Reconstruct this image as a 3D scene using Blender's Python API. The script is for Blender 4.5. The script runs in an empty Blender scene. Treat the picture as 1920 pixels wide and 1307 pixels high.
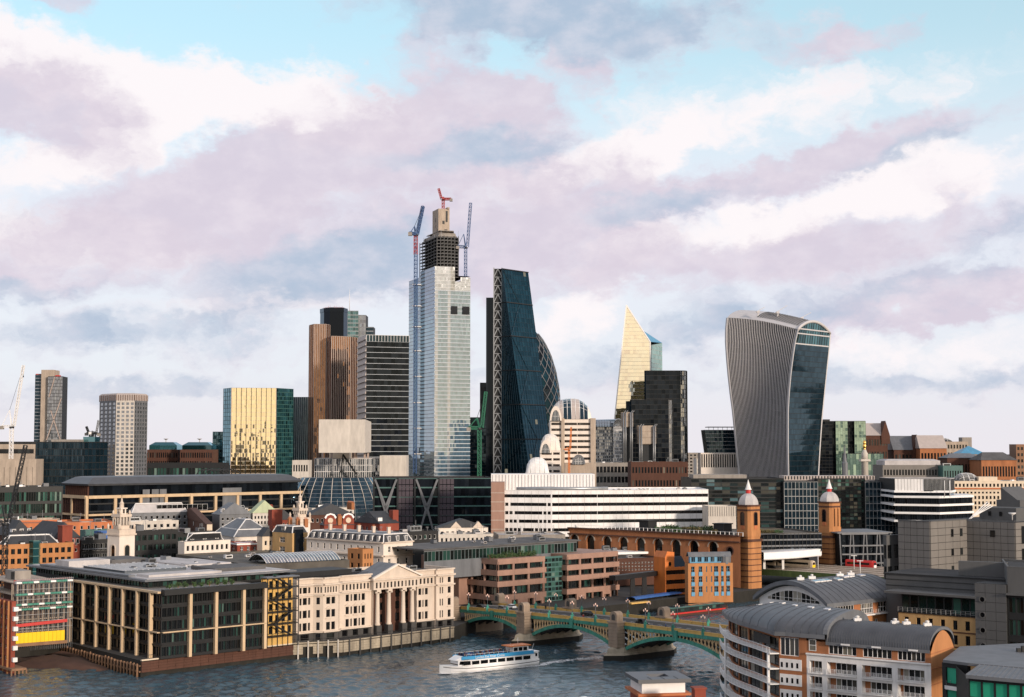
import bpy,bmesh,math,random
from math import sin,cos,pi,radians,sqrt,atan2,hypot
from mathutils import Vector,Matrix
R = random.Random(7)
S = bpy.context.scene
C = S.collection
# ------------------------------------------------------------------ camera
F = 2800.0; HC = 64.0; HORIZ = 838.0
TH = math.atan((HORIZ - 653.5) / F)
cd = bpy.data.cameras.new('camera'); cam = bpy.data.objects.new('camera',cd); C.objects.link(cam)
cd.sensor_width = 36; cd.lens = F / 1920 * 36; cd.clip_start = 1; cd.clip_end = 30000
cam.location = (0,0,HC); cam.rotation_euler = (pi / 2 + TH,0,0)
S.camera = cam
S.render.engine = 'CYCLES'
S.cycles.use_denoising = True
S.cycles.max_bounces = 6; S.cycles.diffuse_bounces = 2; S.cycles.glossy_bounces = 4
S.cycles.sample_clamp_indirect = 6
S.view_settings.view_transform = 'Standard'; S.view_settings.look = 'None'
S.view_settings.exposure = 0.18; S.view_settings.gamma = 1
# ------------------------------------------------------------------ sun and sky
SUN_AZ = atan2(0.62,-0.78); SUN_EL = radians(11)
sd = bpy.data.lights.new('sun','SUN'); so = bpy.data.objects.new('sun',sd); C.objects.link(so)
sd.energy = 3.2; sd.angle = radians(5.0); sd.color = (1.0,0.84,0.70)
dv = Vector((sin(SUN_AZ) * cos(SUN_EL),cos(SUN_AZ) * cos(SUN_EL),sin(SUN_EL)))
so.rotation_euler = dv.to_track_quat('Z','Y').to_euler(); so.location = dv * 500

W = bpy.data.worlds.new('World'); S.world = W; W.use_nodes = True
def sky_world():
    nt = W.node_tree; N = nt.nodes; L = nt.links; N.clear()
    def new(t,**k):
        n = N.new(t)
        for a,b in k.items(): setattr(n,a,b)
        return n
    def val(x,sock):
        if isinstance(x,(int,float)): sock.default_value = x
        elif isinstance(x,tuple): sock.default_value = x if len(x) == len(sock.default_value) else x + (1,)
        else: L.new(x,sock)
    def m(op,a,b=0.0,c=0.0,clamp=False):
        n = new('ShaderNodeMath',operation=op,use_clamp=clamp); val(a,n.inputs[0]); val(b,n.inputs[1]); val(c,n.inputs[2]); return n.outputs[0]
    def mixc(f,a,b,blend='MIX'):
        n = new('ShaderNodeMix',data_type='RGBA',blend_type=blend); val(f,n.inputs[0]); val(a,n.inputs[6]); val(b,n.inputs[7]); return n.outputs[2]
    def smooth(x,a,b):
        n = new('ShaderNodeMapRange',interpolation_type='SMOOTHSTEP'); val(x,n.inputs[0]); n.inputs[1].default_value = a; n.inputs[2].default_value = b; return n.outputs[0]
    def noise(v,sc,det=6,rough=.55,dim='3D'):
        n = new('ShaderNodeTexNoise',noise_dimensions=dim); L.new(v,n.inputs['Vector']); n.inputs['Scale'].default_value = sc
        n.inputs['Detail'].default_value = det; n.inputs['Roughness'].default_value = rough; return n
    tc = new('ShaderNodeTexCoord')
    D = new('ShaderNodeSeparateXYZ'); L.new(tc.outputs['Generated'],D.inputs[0])
    az = m('ARCTAN2',D.outputs[0],D.outputs[1]); el = m('ARCSINE',D.outputs[2])
    # angles in units of the lens so that sky distances are easy to read off
    U = m('MULTIPLY',az,2.8); V = m('MULTIPLY',el,2.8)
    P = new('ShaderNodeCombineXYZ'); L.new(U,P.inputs[0]); L.new(V,P.inputs[1])
    st = new('ShaderNodeMapping'); st.inputs['Scale'].default_value = (1,1.6,1); st.inputs['Rotation'].default_value = (0,0,radians(-9)); L.new(P.outputs[0],st.inputs[0])
    w1 = noise(st.outputs[0],3.2,7,.58); w2 = noise(st.outputs[0],11,6,.6)
    def warp(a1,a2):
        s1 = new('ShaderNodeVectorMath',operation='SUBTRACT'); L.new(w1.outputs['Color'],s1.inputs[0]); s1.inputs[1].default_value = (.5,.5,.5)
        s2 = new('ShaderNodeVectorMath',operation='SUBTRACT'); L.new(w2.outputs['Color'],s2.inputs[0]); s2.inputs[1].default_value = (.5,.5,.5)
        x1 = new('ShaderNodeVectorMath',operation='MULTIPLY_ADD'); L.new(s1.outputs[0],x1.inputs[0]); x1.inputs[1].default_value = (a1,a1 * .6,0); L.new(P.outputs[0],x1.inputs[2])
        x2 = new('ShaderNodeVectorMath',operation='MULTIPLY_ADD'); L.new(s2.outputs[0],x2.inputs[0]); x2.inputs[1].default_value = (a2,a2 * .7,0); L.new(x1.outputs[0],x2.inputs[2])
        return x2.outputs[0]
    PW = warp(.28,.17)
    def field(blobs):
        acc = None
        for (cx,cy,rx,ry,rot,wgt) in blobs:
            mp = new('ShaderNodeMapping',vector_type='TEXTURE'); L.new(PW,mp.inputs[0])
            mp.inputs['Location'].default_value = ((cx - 960) / 1000,(HORIZ - cy) / 1000,0)
            mp.inputs['Rotation'].default_value = (0,0,radians(rot)); mp.inputs['Scale'].default_value = (rx / 1000,ry / 1000,1)
            ln = new('ShaderNodeVectorMath',operation='LENGTH'); L.new(mp.outputs[0],ln.inputs[0])
            s = new('ShaderNodeMapRange',interpolation_type='SMOOTHSTEP'); L.new(ln.outputs['Value'],s.inputs[0])
            s.inputs[1].default_value = 1.45; s.inputs[2].default_value = .2; s.inputs[3].default_value = 0; s.inputs[4].default_value = wgt
            acc = s.outputs[0] if acc is None else m('ADD',acc,s.outputs[0])
        return acc
    white = field([(300,175,620,75,-6,1.1),(160,300,210,50,14,1.0),(150,455,320,60,-6,1.0),(1130,300,330,50,14,.9),
                   (1560,400,460,55,9,1.0),(1080,600,110,55,20,.7),(1680,650,330,40,0,.6),(450,590,260,45,6,.6),(1700,320,120,40,15,.6),(1500,200,520,80,4,.45),(1150,470,140,60,60,.5)])
    mauve = field([(70,225,215,85,0,1.1),(420,380,560,100,14,1.2),(560,270,260,70,25,.8),(920,205,150,62,0,.9),(880,300,240,65,5,.9),
                   (1020,40,400,85,-3,1.2),(1060,110,130,60,-40,.9),(820,110,90,60,50,.6),(1580,92,150,32,8,.8),(1560,310,430,45,11,1.0),(1560,480,420,60,6,1.0),(620,500,380,75,8,1.0),
                   (990,420,380,90,12,1.0),(200,640,420,42,4,.7),(1620,580,420,45,4,.8),(1600,715,460,32,2,.6),(60,40,120,26,0,.8),(1050,520,300,50,10,.6),(650,660,300,30,3,.5),(300,730,420,26,2,.55),(1000,700,330,28,3,.5),(1350,640,260,30,4,.6),(40,560,260,40,4,.6),(1800,560,240,45,6,.6)])
    blueg = field([(620,510,300,80,8,1.0),(900,280,220,50,5,.8),(1020,40,420,90,0,1.3),(1740,310,200,45,12,.9),(250,640,380,45,3,.9),(1480,570,400,45,3,.6),(1600,715,460,36,2,.9),
                   (1250,380,200,40,10,.7),(-20,390,150,70,0,.7),(1830,480,160,60,10,.6),(300,730,420,30,2,.8),(1000,690,330,32,3,.8),(1300,630,260,34,4,.8),(60,570,260,40,4,.7)])
    big = noise(st.outputs[0],1.7,5,.5).outputs['Fac']; det = w2.outputs['Fac']; mid = noise(PW,6.0,10,.62).outputs['Fac']
    # inside and outside the view the same broken cloud deck goes on: a band of general cover added everywhere
    off = m('SUBTRACT',1.0,smooth(m('ABSOLUTE',U),1.5,1.05),clamp=True)
    off2 = m('MAXIMUM',off,smooth(V,.88,1.15))
    gen = m('MULTIPLY',smooth(big,.40,.62),off2)
    gen2 = m('MULTIPLY',smooth(big,.52,.40),off2)
    mk = m('ADD',m('ADD',mauve,gen),m('MULTIPLY',m('SUBTRACT',mid,.5),2.0))
    wk = m('ADD',m('ADD',white,m('MULTIPLY',gen2,.6)),m('MULTIPLY',m('SUBTRACT',mid,.5),1.7))
    mk = smooth(mk,.05,.98); wk = smooth(wk,.10,.78)
    sk = new('ShaderNodeTexSky',sky_type='NISHITA'); sk.sun_disc = False; sk.sun_elevation = SUN_EL; sk.sun_rotation = SUN_AZ
    sk.altitude = 60; sk.air_density = 1.0; sk.dust_density = 1.6; sk.ozone_density = 2.0
    clear = mixc(1.0,sk.outputs[0],(2.0,2.55,2.3),'MULTIPLY'); clear = mixc(.42,clear,(7.8,9.0,9.3))
    hz = smooth(V,.80,.42)                      # thin milky veil low down
    clear = mixc(m('MULTIPLY',hz,.86),clear,(8.0,8.0,8.9))
    c = mixc(m('MULTIPLY',wk,.97),clear,(9.5,8.95,9.1))
    bl = smooth(m('ADD',blueg,m('MULTIPLY',m('SUBTRACT',mid,.5),.9)),.15,.9)
    mcol = mixc(bl,(6.6,5.9,6.9),(4.1,5.0,6.4))
    mcol = mixc(m('MULTIPLY',smooth(det,.35,.75),.42),mcol,(8.8,8.0,8.5))
    c = mixc(m('MULTIPLY',mk,.90),c,mcol)
    hz2 = smooth(V,.16,.0)
    c = mixc(m('MULTIPLY',hz2,.6),c,(8.3,7.7,8.0))
    # low sun behind the camera: the sky round it glows gold near the horizon
    dt = new('ShaderNodeVectorMath',operation='DOT_PRODUCT'); L.new(tc.outputs['Generated'],dt.inputs[0]); dt.inputs[1].default_value = (sin(SUN_AZ),cos(SUN_AZ),.12)
    gl = m('POWER',m('MAXIMUM',dt.outputs['Value'],0.0),2.5); gl = m('MULTIPLY',gl,smooth(V,1.0,.0))
    c = mixc(m('MULTIPLY',gl,.85,clamp=True),c,(15.0,11.2,6.6))
    bg = new('ShaderNodeBackground'); bg.inputs[1].default_value = 0.093; L.new(c,bg.inputs[0])
    o = new('ShaderNodeOutputWorld'); L.new(bg.outputs[0],o.inputs[0])
    W.cycles.sampling_method = 'MANUAL'; W.cycles.sample_map_resolution = 512
sky_world()

# ------------------------------------------------------------------ picture <-> place
def kx(px,py):
    v = (653.5 - py) / F; return (px - 960) / F / (cos(TH) - v * sin(TH))
def at(px,py,Y):
    v = (653.5 - py) / F; d = cos(TH) - v * sin(TH)
    return Vector(((px - 960) / F * Y / d,Y,HC + Y * (sin(TH) + v * cos(TH)) / d))
def zz(py,Y): return at(960,py,Y).z
def XY(px,py,Y): p = at(px,py,Y); return (p.x,p.y)
def hit(c,ang,px,py):                            # point where a line from c at angle ang crosses the sight line of px
    k = kx(px,py); dx,dy = cos(ang),sin(ang); t = (k * c[1] - c[0]) / (dx - k * dy)
    return (c[0] + t * dx,c[1] + t * dy)
def corner(pl,pc,pr,py,Y,deg):                 # footprint: near corner at pc, right face at deg, left face square to it
    c = XY(pc,py,Y); a = radians(deg)
    r = hit(c,a,pr,py); l = hit(c,a + pi / 2,pl,py)
    return [l,c,r,(l[0] + r[0] - c[0],l[1] + r[1] - c[1])]
def front(pl,pr,py,Y,deg,depth):               # footprint: one face from pl to pr, then square back
    a = XY(pl,py,Y); b = hit(a,radians(deg),pr,py)
    d = (cos(radians(deg) + pi / 2) * depth,sin(radians(deg) + pi / 2) * depth)
    return [a,b,(b[0] + d[0],b[1] + d[1]),(a[0] + d[0],a[1] + d[1])]

# ------------------------------------------------------------------ materials
MATS = {}
def _mat(name):
    m_ = bpy.data.materials.new(name); m_.use_nodes = True; MATS[name] = m_
    nt = m_.node_tree; return m_,nt,nt.nodes['Principled BSDF']
def mat(name,col,rough=.8,metal=0.,var=.22,scale=.35,bump=0.,spec=.4,streak=True,rnd=0.):
    m_,nt,b = _mat(name); N = nt.nodes; L = nt.links
    geo = N.new('ShaderNodeNewGeometry')
    mp = N.new('ShaderNodeMapping'); mp.inputs['Scale'].default_value = (1,1,.25 if streak else 1); L.new(geo.outputs['Position'],mp.inputs[0])
    n1 = N.new('ShaderNodeTexNoise'); n1.inputs['Scale'].default_value = scale; n1.inputs['Detail'].default_value = 8; n1.inputs['Roughness'].default_value = .65; L.new(mp.outputs[0],n1.inputs['Vector'])
    mr = N.new('ShaderNodeMapRange'); L.new(n1.outputs['Fac'],mr.inputs[0]); mr.inputs[1].default_value = .3; mr.inputs[2].default_value = .7
    mr.inputs[3].default_value = 1 - var; mr.inputs[4].default_value = 1 + var * .7
    hs = N.new('ShaderNodeHueSaturation'); hs.inputs['Color'].default_value = (*col,1); L.new(mr.outputs[0],hs.inputs['Value'])
    if rnd:
        oi = N.new('ShaderNodeObjectInfo'); r2 = N.new('ShaderNodeMapRange'); L.new(oi.outputs['Random'],r2.inputs[0]); r2.inputs[3].default_value = 1 - rnd; r2.inputs[4].default_value = 1 + rnd
        mm = N.new('ShaderNodeMath'); mm.operation = 'MULTIPLY'; L.new(mr.outputs[0],mm.inputs[0]); L.new(r2.outputs[0],mm.inputs[1]); L.new(mm.outputs[0],hs.inputs['Value'])
    L.new(hs.outputs[0],b.inputs['Base Color'])
    b.inputs['Roughness'].default_value = rough; b.inputs['Metallic'].default_value = metal; b.inputs['Specular IOR Level'].default_value = spec
    if bump:
        n2 = N.new('ShaderNodeTexNoise'); n2.inputs['Scale'].default_value = scale * 9; n2.inputs['Detail'].default_value = 5; L.new(geo.outputs['Position'],n2.inputs['Vector'])
        bp = N.new('ShaderNodeBump'); bp.inputs['Strength'].default_value = bump; bp.inputs['Distance'].default_value = .1; L.new(n2.outputs['Fac'],bp.inputs['Height']); L.new(bp.outputs[0],b.inputs['Normal'])
    return m_
def glass(name,body,refl=.15,tint=(1,1,1),rough=.03,var=.5,lit=0.,wob=.0):
    # coated facade glass: dark body, mirror-like coat; panes differ a little in body and in coat
    m_,nt,b = _mat(name); N = nt.nodes; L = nt.links; N.remove(b)
    at_ = N.new('ShaderNodeAttribute'); at_.attribute_name = 'rnd'
    oi = N.new('ShaderNodeObjectInfo'); ad = N.new('ShaderNodeMath'); ad.operation = 'ADD'; L.new(at_.outputs['Fac'],ad.inputs[0]); L.new(oi.outputs['Random'],ad.inputs[1])
    fr = N.new('ShaderNodeMath'); fr.operation = 'FRACT'; L.new(ad.outputs[0],fr.inputs[0])
    mr = N.new('ShaderNodeMapRange'); L.new(fr.outputs[0],mr.inputs[0]); mr.inputs[3].default_value = 1 - var; mr.inputs[4].default_value = 1 + var
    hs = N.new('ShaderNodeHueSaturation'); hs.inputs['Color'].default_value = (*body,1); L.new(mr.outputs[0],hs.inputs['Value'])
    df = N.new('ShaderNodeBsdfDiffuse'); L.new(hs.outputs[0],df.inputs[0])
    gl = N.new('ShaderNodeBsdfGlossy'); gl.inputs[0].default_value = (*tint,1); gl.inputs[1].default_value = rough
    if wob:
        geo = N.new('ShaderNodeNewGeometry'); n2 = N.new('ShaderNodeTexNoise'); n2.inputs['Scale'].default_value = .12; n2.inputs['Detail'].default_value = 2; L.new(geo.outputs['Position'],n2.inputs['Vector'])
        bp = N.new('ShaderNodeBump'); bp.inputs['Strength'].default_value = wob; bp.inputs['Distance'].default_value = .6; L.new(n2.outputs['Fac'],bp.inputs['Height']); L.new(bp.outputs[0],gl.inputs['Normal'])
    lw = N.new('ShaderNodeLayerWeight'); lw.inputs[0].default_value = .5
    pw = N.new('ShaderNodeMath'); pw.operation = 'POWER'; L.new(lw.outputs['Facing'],pw.inputs[0]); pw.inputs[1].default_value = 4
    rr = N.new('ShaderNodeMapRange'); L.new(fr.outputs[0],rr.inputs[0]); rr.inputs[3].default_value = refl * (1 - var * .4); rr.inputs[4].default_value = min(1,refl * (1 + var * .4))
    ma = N.new('ShaderNodeMath'); ma.operation = 'MULTIPLY_ADD'; ma.use_clamp = True; L.new(pw.outputs[0],ma.inputs[0]); ma.inputs[1].default_value = 1 - refl; L.new(rr.outputs[0],ma.inputs[2])
    mx = N.new('ShaderNodeMixShader'); L.new(ma.outputs[0],mx.inputs[0]); L.new(df.outputs[0],mx.inputs[1]); L.new(gl.outputs[0],mx.inputs[2])
    out = N['Material Output']; last = mx.outputs[0]
    if lit:                                           # a few rooms with the lights on
        gt = N.new('ShaderNodeMath'); gt.operation = 'GREATER_THAN'; L.new(fr.outputs[0],gt.inputs[0]); gt.inputs[1].default_value = 1 - lit
        em = N.new('ShaderNodeEmission'); em.inputs[0].default_value = (1,.86,.6,1); em.inputs[1].default_value = .35
        m2 = N.new('ShaderNodeMath'); m2.operation = 'MULTIPLY'; L.new(gt.outputs[0],m2.inputs[0]); m2.inputs[1].default_value = .6
        mx2 = N.new('ShaderNodeMixShader'); L.new(m2.outputs[0],mx2.inputs[0]); L.new(last,mx2.inputs[1]); L.new(em.outputs[0],mx2.inputs[2]); last = mx2.outputs[0]
    L.new(last,out.inputs[0]); return m_
def pane_mat(name,cols,refl=.06):
    # small windows: room darkness, curtains and blinds differ from pane to pane
    m_,nt,b = _mat(name); N = nt.nodes; L = nt.links
    at_ = N.new('ShaderNodeAttribute'); at_.attribute_name = 'rnd'
    oi = N.new('ShaderNodeObjectInfo'); ad = N.new('ShaderNodeMath'); ad.operation = 'ADD'; L.new(at_.outputs['Fac'],ad.inputs[0]); L.new(oi.outputs['Random'],ad.inputs[1])
    fr = N.new('ShaderNodeMath'); fr.operation = 'FRACT'; L.new(ad.outputs[0],fr.inputs[0])
    cr = N.new('ShaderNodeValToRGB'); cr.color_ramp.interpolation = 'CONSTANT'; e = cr.color_ramp.elements
    for i,(p,c) in enumerate(cols):
        if i < 2: e[i].position = p; e[i].color = (*c,1)
        else: k = e.new(p); k.color = (*c,1)
    L.new(fr.outputs[0],cr.inputs[0]); L.new(cr.outputs[0],b.inputs['Base Color'])
    b.inputs['Roughness'].default_value = .06; b.inputs['Specular IOR Level'].default_value = .5 + refl
    return m_
D0 = (.012,.013,.015)
mat('ground',(0.0420,0.0399,0.0378),.95,scale=.05); mat('asphalt',(0.0440,0.0416,0.0400),.9); mat('paving',(.22,.20,.18),.9)
mat('stone',(.60,.50,.41),.85,bump=.2,var=.14); mat('stone_white',(.72,.64,.56),.8,var=.10); mat('portland',(.55,.50,.44),.85,var=.2)
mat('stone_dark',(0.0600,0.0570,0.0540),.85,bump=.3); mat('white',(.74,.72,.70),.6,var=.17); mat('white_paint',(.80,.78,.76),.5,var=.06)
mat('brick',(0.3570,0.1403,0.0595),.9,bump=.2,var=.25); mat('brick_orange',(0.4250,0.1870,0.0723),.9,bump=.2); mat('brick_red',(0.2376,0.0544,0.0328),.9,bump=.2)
mat('brick_brown',(0.0884,0.0390,0.0260),.9,bump=.2); mat('brick_yellow',(.48,.30,.13),.9,bump=.2); mat('granite_pink',(0.3200,0.1880,0.1400),.6,var=.18)
mat('terracotta',(.46,.15,.06),.8); mat('slate',(0.0366,0.0384,0.0434),.7,var=.3); mat('lead',(0.1349,0.1404,0.1513),.55,var=.25); mat('zinc',(0.0886,0.0922,0.1008),.45,metal=.3,var=.2,streak=False)
mat('roof_grey',(0.0998,0.0961,0.0942),.85,var=.35,streak=False,scale=.12); mat('roof_pale',(0.458,0.431,0.422),.8,var=.25,streak=False,scale=.15); mat('roof_dark',(0.0270,0.0270,0.0282),.85,var=.4,streak=False,scale=.15)
mat('roof_gravel',(0.0980,0.0882,0.0756),.95,var=.3,streak=False,scale=.2); mat('copper',(.42,.47,.30),.7); mat('steel',(.34,.35,.36),.4,metal=.6); mat('steel_dark',(0.0252,0.0270,0.0294),.5,metal=.3)
mat('black',(.012,.012,.013),.5); mat('charcoal',(0.0126,0.0132,0.0138),.6); mat('concrete',(0.2746,0.2456,0.2167),.85,var=.25); mat('concrete_warm',(0.3995,0.3230,0.2550),.85,var=.25)
mat('grey_panel',(0.0914,0.0914,0.0914),.7,var=.12); mat('grey_panel_light',(0.1771,0.1620,0.1467),.7,var=.12); mat('bronze',(0.1600,0.0840,0.0480),.45,metal=.5,var=.25); mat('cream',(.64,.53,.40),.75,var=.12); mat('sandstone',(.55,.40,.25),.8,var=.15)
mat('green_paint',(.055,.25,.185),.6,var=.4,scale=.8); mat('bar_ochre',(.62,.44,.24),.6,var=.2); mat('ochre',(.62,.38,.11),.6,var=.2); mat('yellow',(.85,.55,.0),.6,var=.1); mat('red_paint',(.50,.03,.025),.5,var=.15); mat('blue_paint',(.03,.10,.30),.5); mat('crane_blue',(.05,.10,.22),.5); mat('crane_red',(.35,.05,.05),.5); mat('crane_green',(.02,.13,.075),.5)
mat('orange_paint',(.62,.17,.03),.5); mat('cyan_paint',(.05,.33,.62),.4,var=.08); mat('blue_glazed',(.07,.26,.42),.4); mat('mud',(.065,.035,.027),.95,bump=.5); mat('gold',(.9,.55,.15),.3,metal=1.); mat('wood',(.25,.14,.08),.8); mat('foam',(.75,.75,.75),.9)
mat('leaf',(.045,.085,.028),.8,var=.5,scale=1.2,streak=False); mat('leaf_dry',(.11,.09,.035),.8,var=.5,scale=1.2,streak=False); mat('grass',(.07,.10,.03),.9,var=.4)
mat('piers',(0.2805,0.2125,0.1573),.85,bump=.5,var=.3); mat('river_wall',(.33,.28,.21),.9,bump=.6,var=.4); mat('river_dark',(0.0210,0.0192,0.0156),.9,bump=.6,var=.4); mat('skin',(.45,.27,.19),.6)
mat('cloth_dark',(.02,.022,.03),.9,rnd=.5); mat('cloth_red',(.25,.03,.03),.9,rnd=.5); mat('cloth_blue',(.05,.09,.2),.9,rnd=.5); mat('green_glass_panel',(.03,.33,.20),.15,var=.15); mat('teal_frame',(0.0540,0.1320,0.1200),.5)
pane_mat('pane',[(0,D0),(.45,(0.0136,0.0163,0.0177)),(.7,(0.0238,0.0340,0.0340)),(.88,(0.0952,0.0884,0.0748)),(.95,(0.2176,0.1904,0.1496))])
pane_mat('pane_dark',[(0,(0.0054,0.0061,0.0068)),(.5,(0.0088,0.0102,0.0116)),(.85,(0.0204,0.0245,0.0245)),(.96,(0.0680,0.0680,0.0612))])
pane_mat('pane_green',[(0,(0.0068,0.0095,0.0088)),(.35,(0.0109,0.0238,0.0204)),(.6,(0.0204,0.0578,0.0462)),(.82,(0.0476,0.1224,0.0952)),(.95,(0.1360,0.2040,0.1700))],.2)
pane_mat('pane_office',[(0,(0.0048,0.0054,0.0061)),(.5,(0.0082,0.0109,0.0109)),(.72,(0.0109,0.0238,0.0211)),(.86,(0.0204,0.0578,0.0476)),(.95,(0.0748,0.1292,0.1088))],.2)
pane_mat('pane_black',[(0,(0.0041,0.0041,0.0048)),(.6,(0.0068,0.0075,0.0082)),(.93,(0.0190,0.0218,0.0204))])
glass('glass_dark',(.010,.012,.014),.05,(.8,.9,1),.04,.5,lit=.004)
glass('glass_green',(.010,.030,.026),.09,(.6,.9,.85),.05,.6,lit=.01)

# ------------------------------------------------------------------ mesh building
class MB:
    def __init__(s): s.v = []; s.f = []; s.m = []; s.r = []; s.smooth = []
    def add(s,vs,fs,m=0,sm=False,r=None):
        o = len(s.v); s.v += [tuple(p) for p in vs]
        for f in fs: s.f.append(tuple(i + o for i in f)); s.m.append(m); s.smooth.append(sm); s.r.append(R.random() if r is None else r)
        return s
    def quad(s,a,b,c,d,m=0,r=None): return s.add([a,b,c,d],[(0,1,2,3)],m,False,r)
    def box(s,x0,x1,y0,y1,z0,z1,m=0):
        return s.add([(x0,y0,z0),(x1,y0,z0),(x1,y1,z0),(x0,y1,z0),(x0,y0,z1),(x1,y0,z1),(x1,y1,z1),(x0,y1,z1)],
                     [(0,3,2,1),(4,5,6,7),(0,1,5,4),(1,2,6,5),(2,3,7,6),(3,0,4,7)],m)
    def prism(s,poly,z0,z1,m=0,cap=True):
        n = len(poly); vs = [(p[0],p[1],z0) for p in poly] + [(p[0],p[1],z1) for p in poly]
        fs = [(i,(i + 1) % n,(i + 1) % n + n,i + n) for i in range(n)]
        if cap: fs += [tuple(range(n,2 * n)),tuple(range(n - 1,-1,-1))]
        return s.add(vs,fs,m)
    def loft(s,rings,m=0,sm=False,cap=True,closed=True):
        n = len(rings[0]); vs = [p for r in rings for p in r]; fs = []
        for k in range(len(rings) - 1):
            for i in range(n if closed else n - 1):
                j = (i + 1) % n; fs.append((k * n + i,k * n + j,(k + 1) * n + j,(k + 1) * n + i))
        if cap and closed: fs += [tuple(range(n - 1,-1,-1)),tuple(range((len(rings) - 1) * n,len(rings) * n))]
        return s.add(vs,fs,m,sm)
    def lathe(s,c,prof,n=16,m=0,sm=True):           # prof: (radius, z)
        return s.loft([[(c[0] + r * cos(2 * pi * i / n),c[1] + r * sin(2 * pi * i / n),z) for i in range(n)] for r,z in prof],m,sm)
    def bar(s,p,q,w,h=None,m=0,up=(0,0,1)):      # square bar between two points
        p = Vector(p); q = Vector(q); d = (q - p).normalized(); u = Vector(up)
        if abs(d.dot(u)) > .98: u = Vector((1,0,0))
        a = d.cross(u).normalized() * w / 2; b = a.cross(d).normalized() * (h or w) / 2
        return s.loft([[p - a - b,p + a - b,p + a + b,p - a + b],[q - a - b,q + a - b,q + a + b,q - a + b]],m)
    def tube(s,pts,r,n=6,m=0):
        rings = []
        for i,p in enumerate(pts):
            p = Vector(p); d = (Vector(pts[min(i + 1,len(pts) - 1)]) - Vector(pts[max(i - 1,0)])).normalized()
            u = Vector((0,0,1)) if abs(d.z) < .9 else Vector((1,0,0)); a = d.cross(u).normalized(); b = a.cross(d)
            rr = r[i] if isinstance(r,(list,tuple)) else r
            rings.append([p + (a * cos(2 * pi * k / n) + b * sin(2 * pi * k / n)) * rr for k in range(n)])
        return s.loft(rings,m,True)
    def sheet(s,poly,z,m=0): return s.add([(p[0],p[1],z) for p in poly],[tuple(range(len(poly)))],m)
    def mesh(s,name,mats,off=(0,0,0)):
        me = bpy.data.meshes.new(name); o = Vector(off)
        me.from_pydata([(p[0] - o.x,p[1] - o.y,p[2] - o.z) for p in s.v],[],s.f)
        for mt in (mats if isinstance(mats,(list,tuple)) else [mats]): me.materials.append(MATS[mt] if isinstance(mt,str) else mt)
        me.polygons.foreach_set('material_index',s.m); me.polygons.foreach_set('use_smooth',s.smooth)
        a = me.attributes.new('rnd','FLOAT','FACE'); a.data.foreach_set('value',s.r)
        me.update(); return me
    def build(s,name,mats,parent=None,kind=None):
        off = wpos(parent)
        ob = bpy.data.objects.new(name,s.mesh(name,mats,off)); C.objects.link(ob)
        if parent is not None: ob.parent = parent
        if kind: ob['kind'] = kind
        return ob
def wpos(o):
    p = Vector((0,0,0))
    while o is not None: p = p + o.location; o = o.parent
    return p
def thing(name,label,cat,loc,group=None):
    o = bpy.data.objects.new(name,None); C.objects.link(o); o.empty_display_size = 1
    o.location = loc; tag(o,label,cat,group); return o
def tag(o,label,cat,group=None):
    o['label'] = label; o['category'] = cat
    if group: o['group'] = group
    return o
def obj(name,me,loc,rz=0.,parent=None):
    o = bpy.data.objects.new(name,me); C.objects.link(o)
    o.location = Vector(loc) - wpos(parent) if parent is not None else loc
    o.rotation_euler = (0,0,rz); o.parent = parent; return o
def copy_tree(o,parent=None):
    c = o.copy(); C.objects.link(c); c.parent = parent
    for ch in o.children: copy_tree(ch,c)
    return c
def recenter(mb):
    pts = [Vector(p) for p in mb.v]; c = sum(pts,Vector()) / len(pts); return (c.x,c.y,min(p.z for p in pts))
def solo(name,mb,mats,label,cat,group=None):      # a thing that is one mesh, origin at its base
    off = recenter(mb); o = bpy.data.objects.new(name,mb.mesh(name,mats,off)); C.objects.link(o); o.location = off
    return tag(o,label,cat,group)
# ------------------------------------------------------------------ walls, windows, roofs
WM = {}
def win_mesh(w,h,depth,fr,pn,nx=1,ny=1,t=.09,sill=False):
    k = (round(w,2),round(h,2),round(depth,2),fr,pn,nx,ny,t,sill)
    if k in WM: return WM[k]
    b = MB()
    for i in range(nx):
        for j in range(ny): b.quad((w * i / nx,depth,h * j / ny),(w * (i + 1) / nx,depth,h * j / ny),(w * (i + 1) / nx,depth,h * (j + 1) / ny),(w * i / nx,depth,h * (j + 1) / ny),1)
    y0,y1 = depth - .07,depth - .004
    if fr:
        b.box(0,t,y0,y1,0,h); b.box(w - t,w,y0,y1,0,h); b.box(t,w - t,y0,y1,0,t); b.box(t,w - t,y0,y1,h - t,h)
        for i in range(1,nx): b.box(w * i / nx - t / 2,w * i / nx + t / 2,y0,y1,t,h - t)
        for j in range(1,ny): b.box(t,w - t,y0 + .01,y1,h * j / ny - t / 2,h * j / ny + t / 2)
    if sill: b.box(-.12,w + .12,-.16,depth - .08,-.16,-.01)
    WM[k] = b.mesh('window',[fr or pn,pn]); return WM[k]
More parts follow.
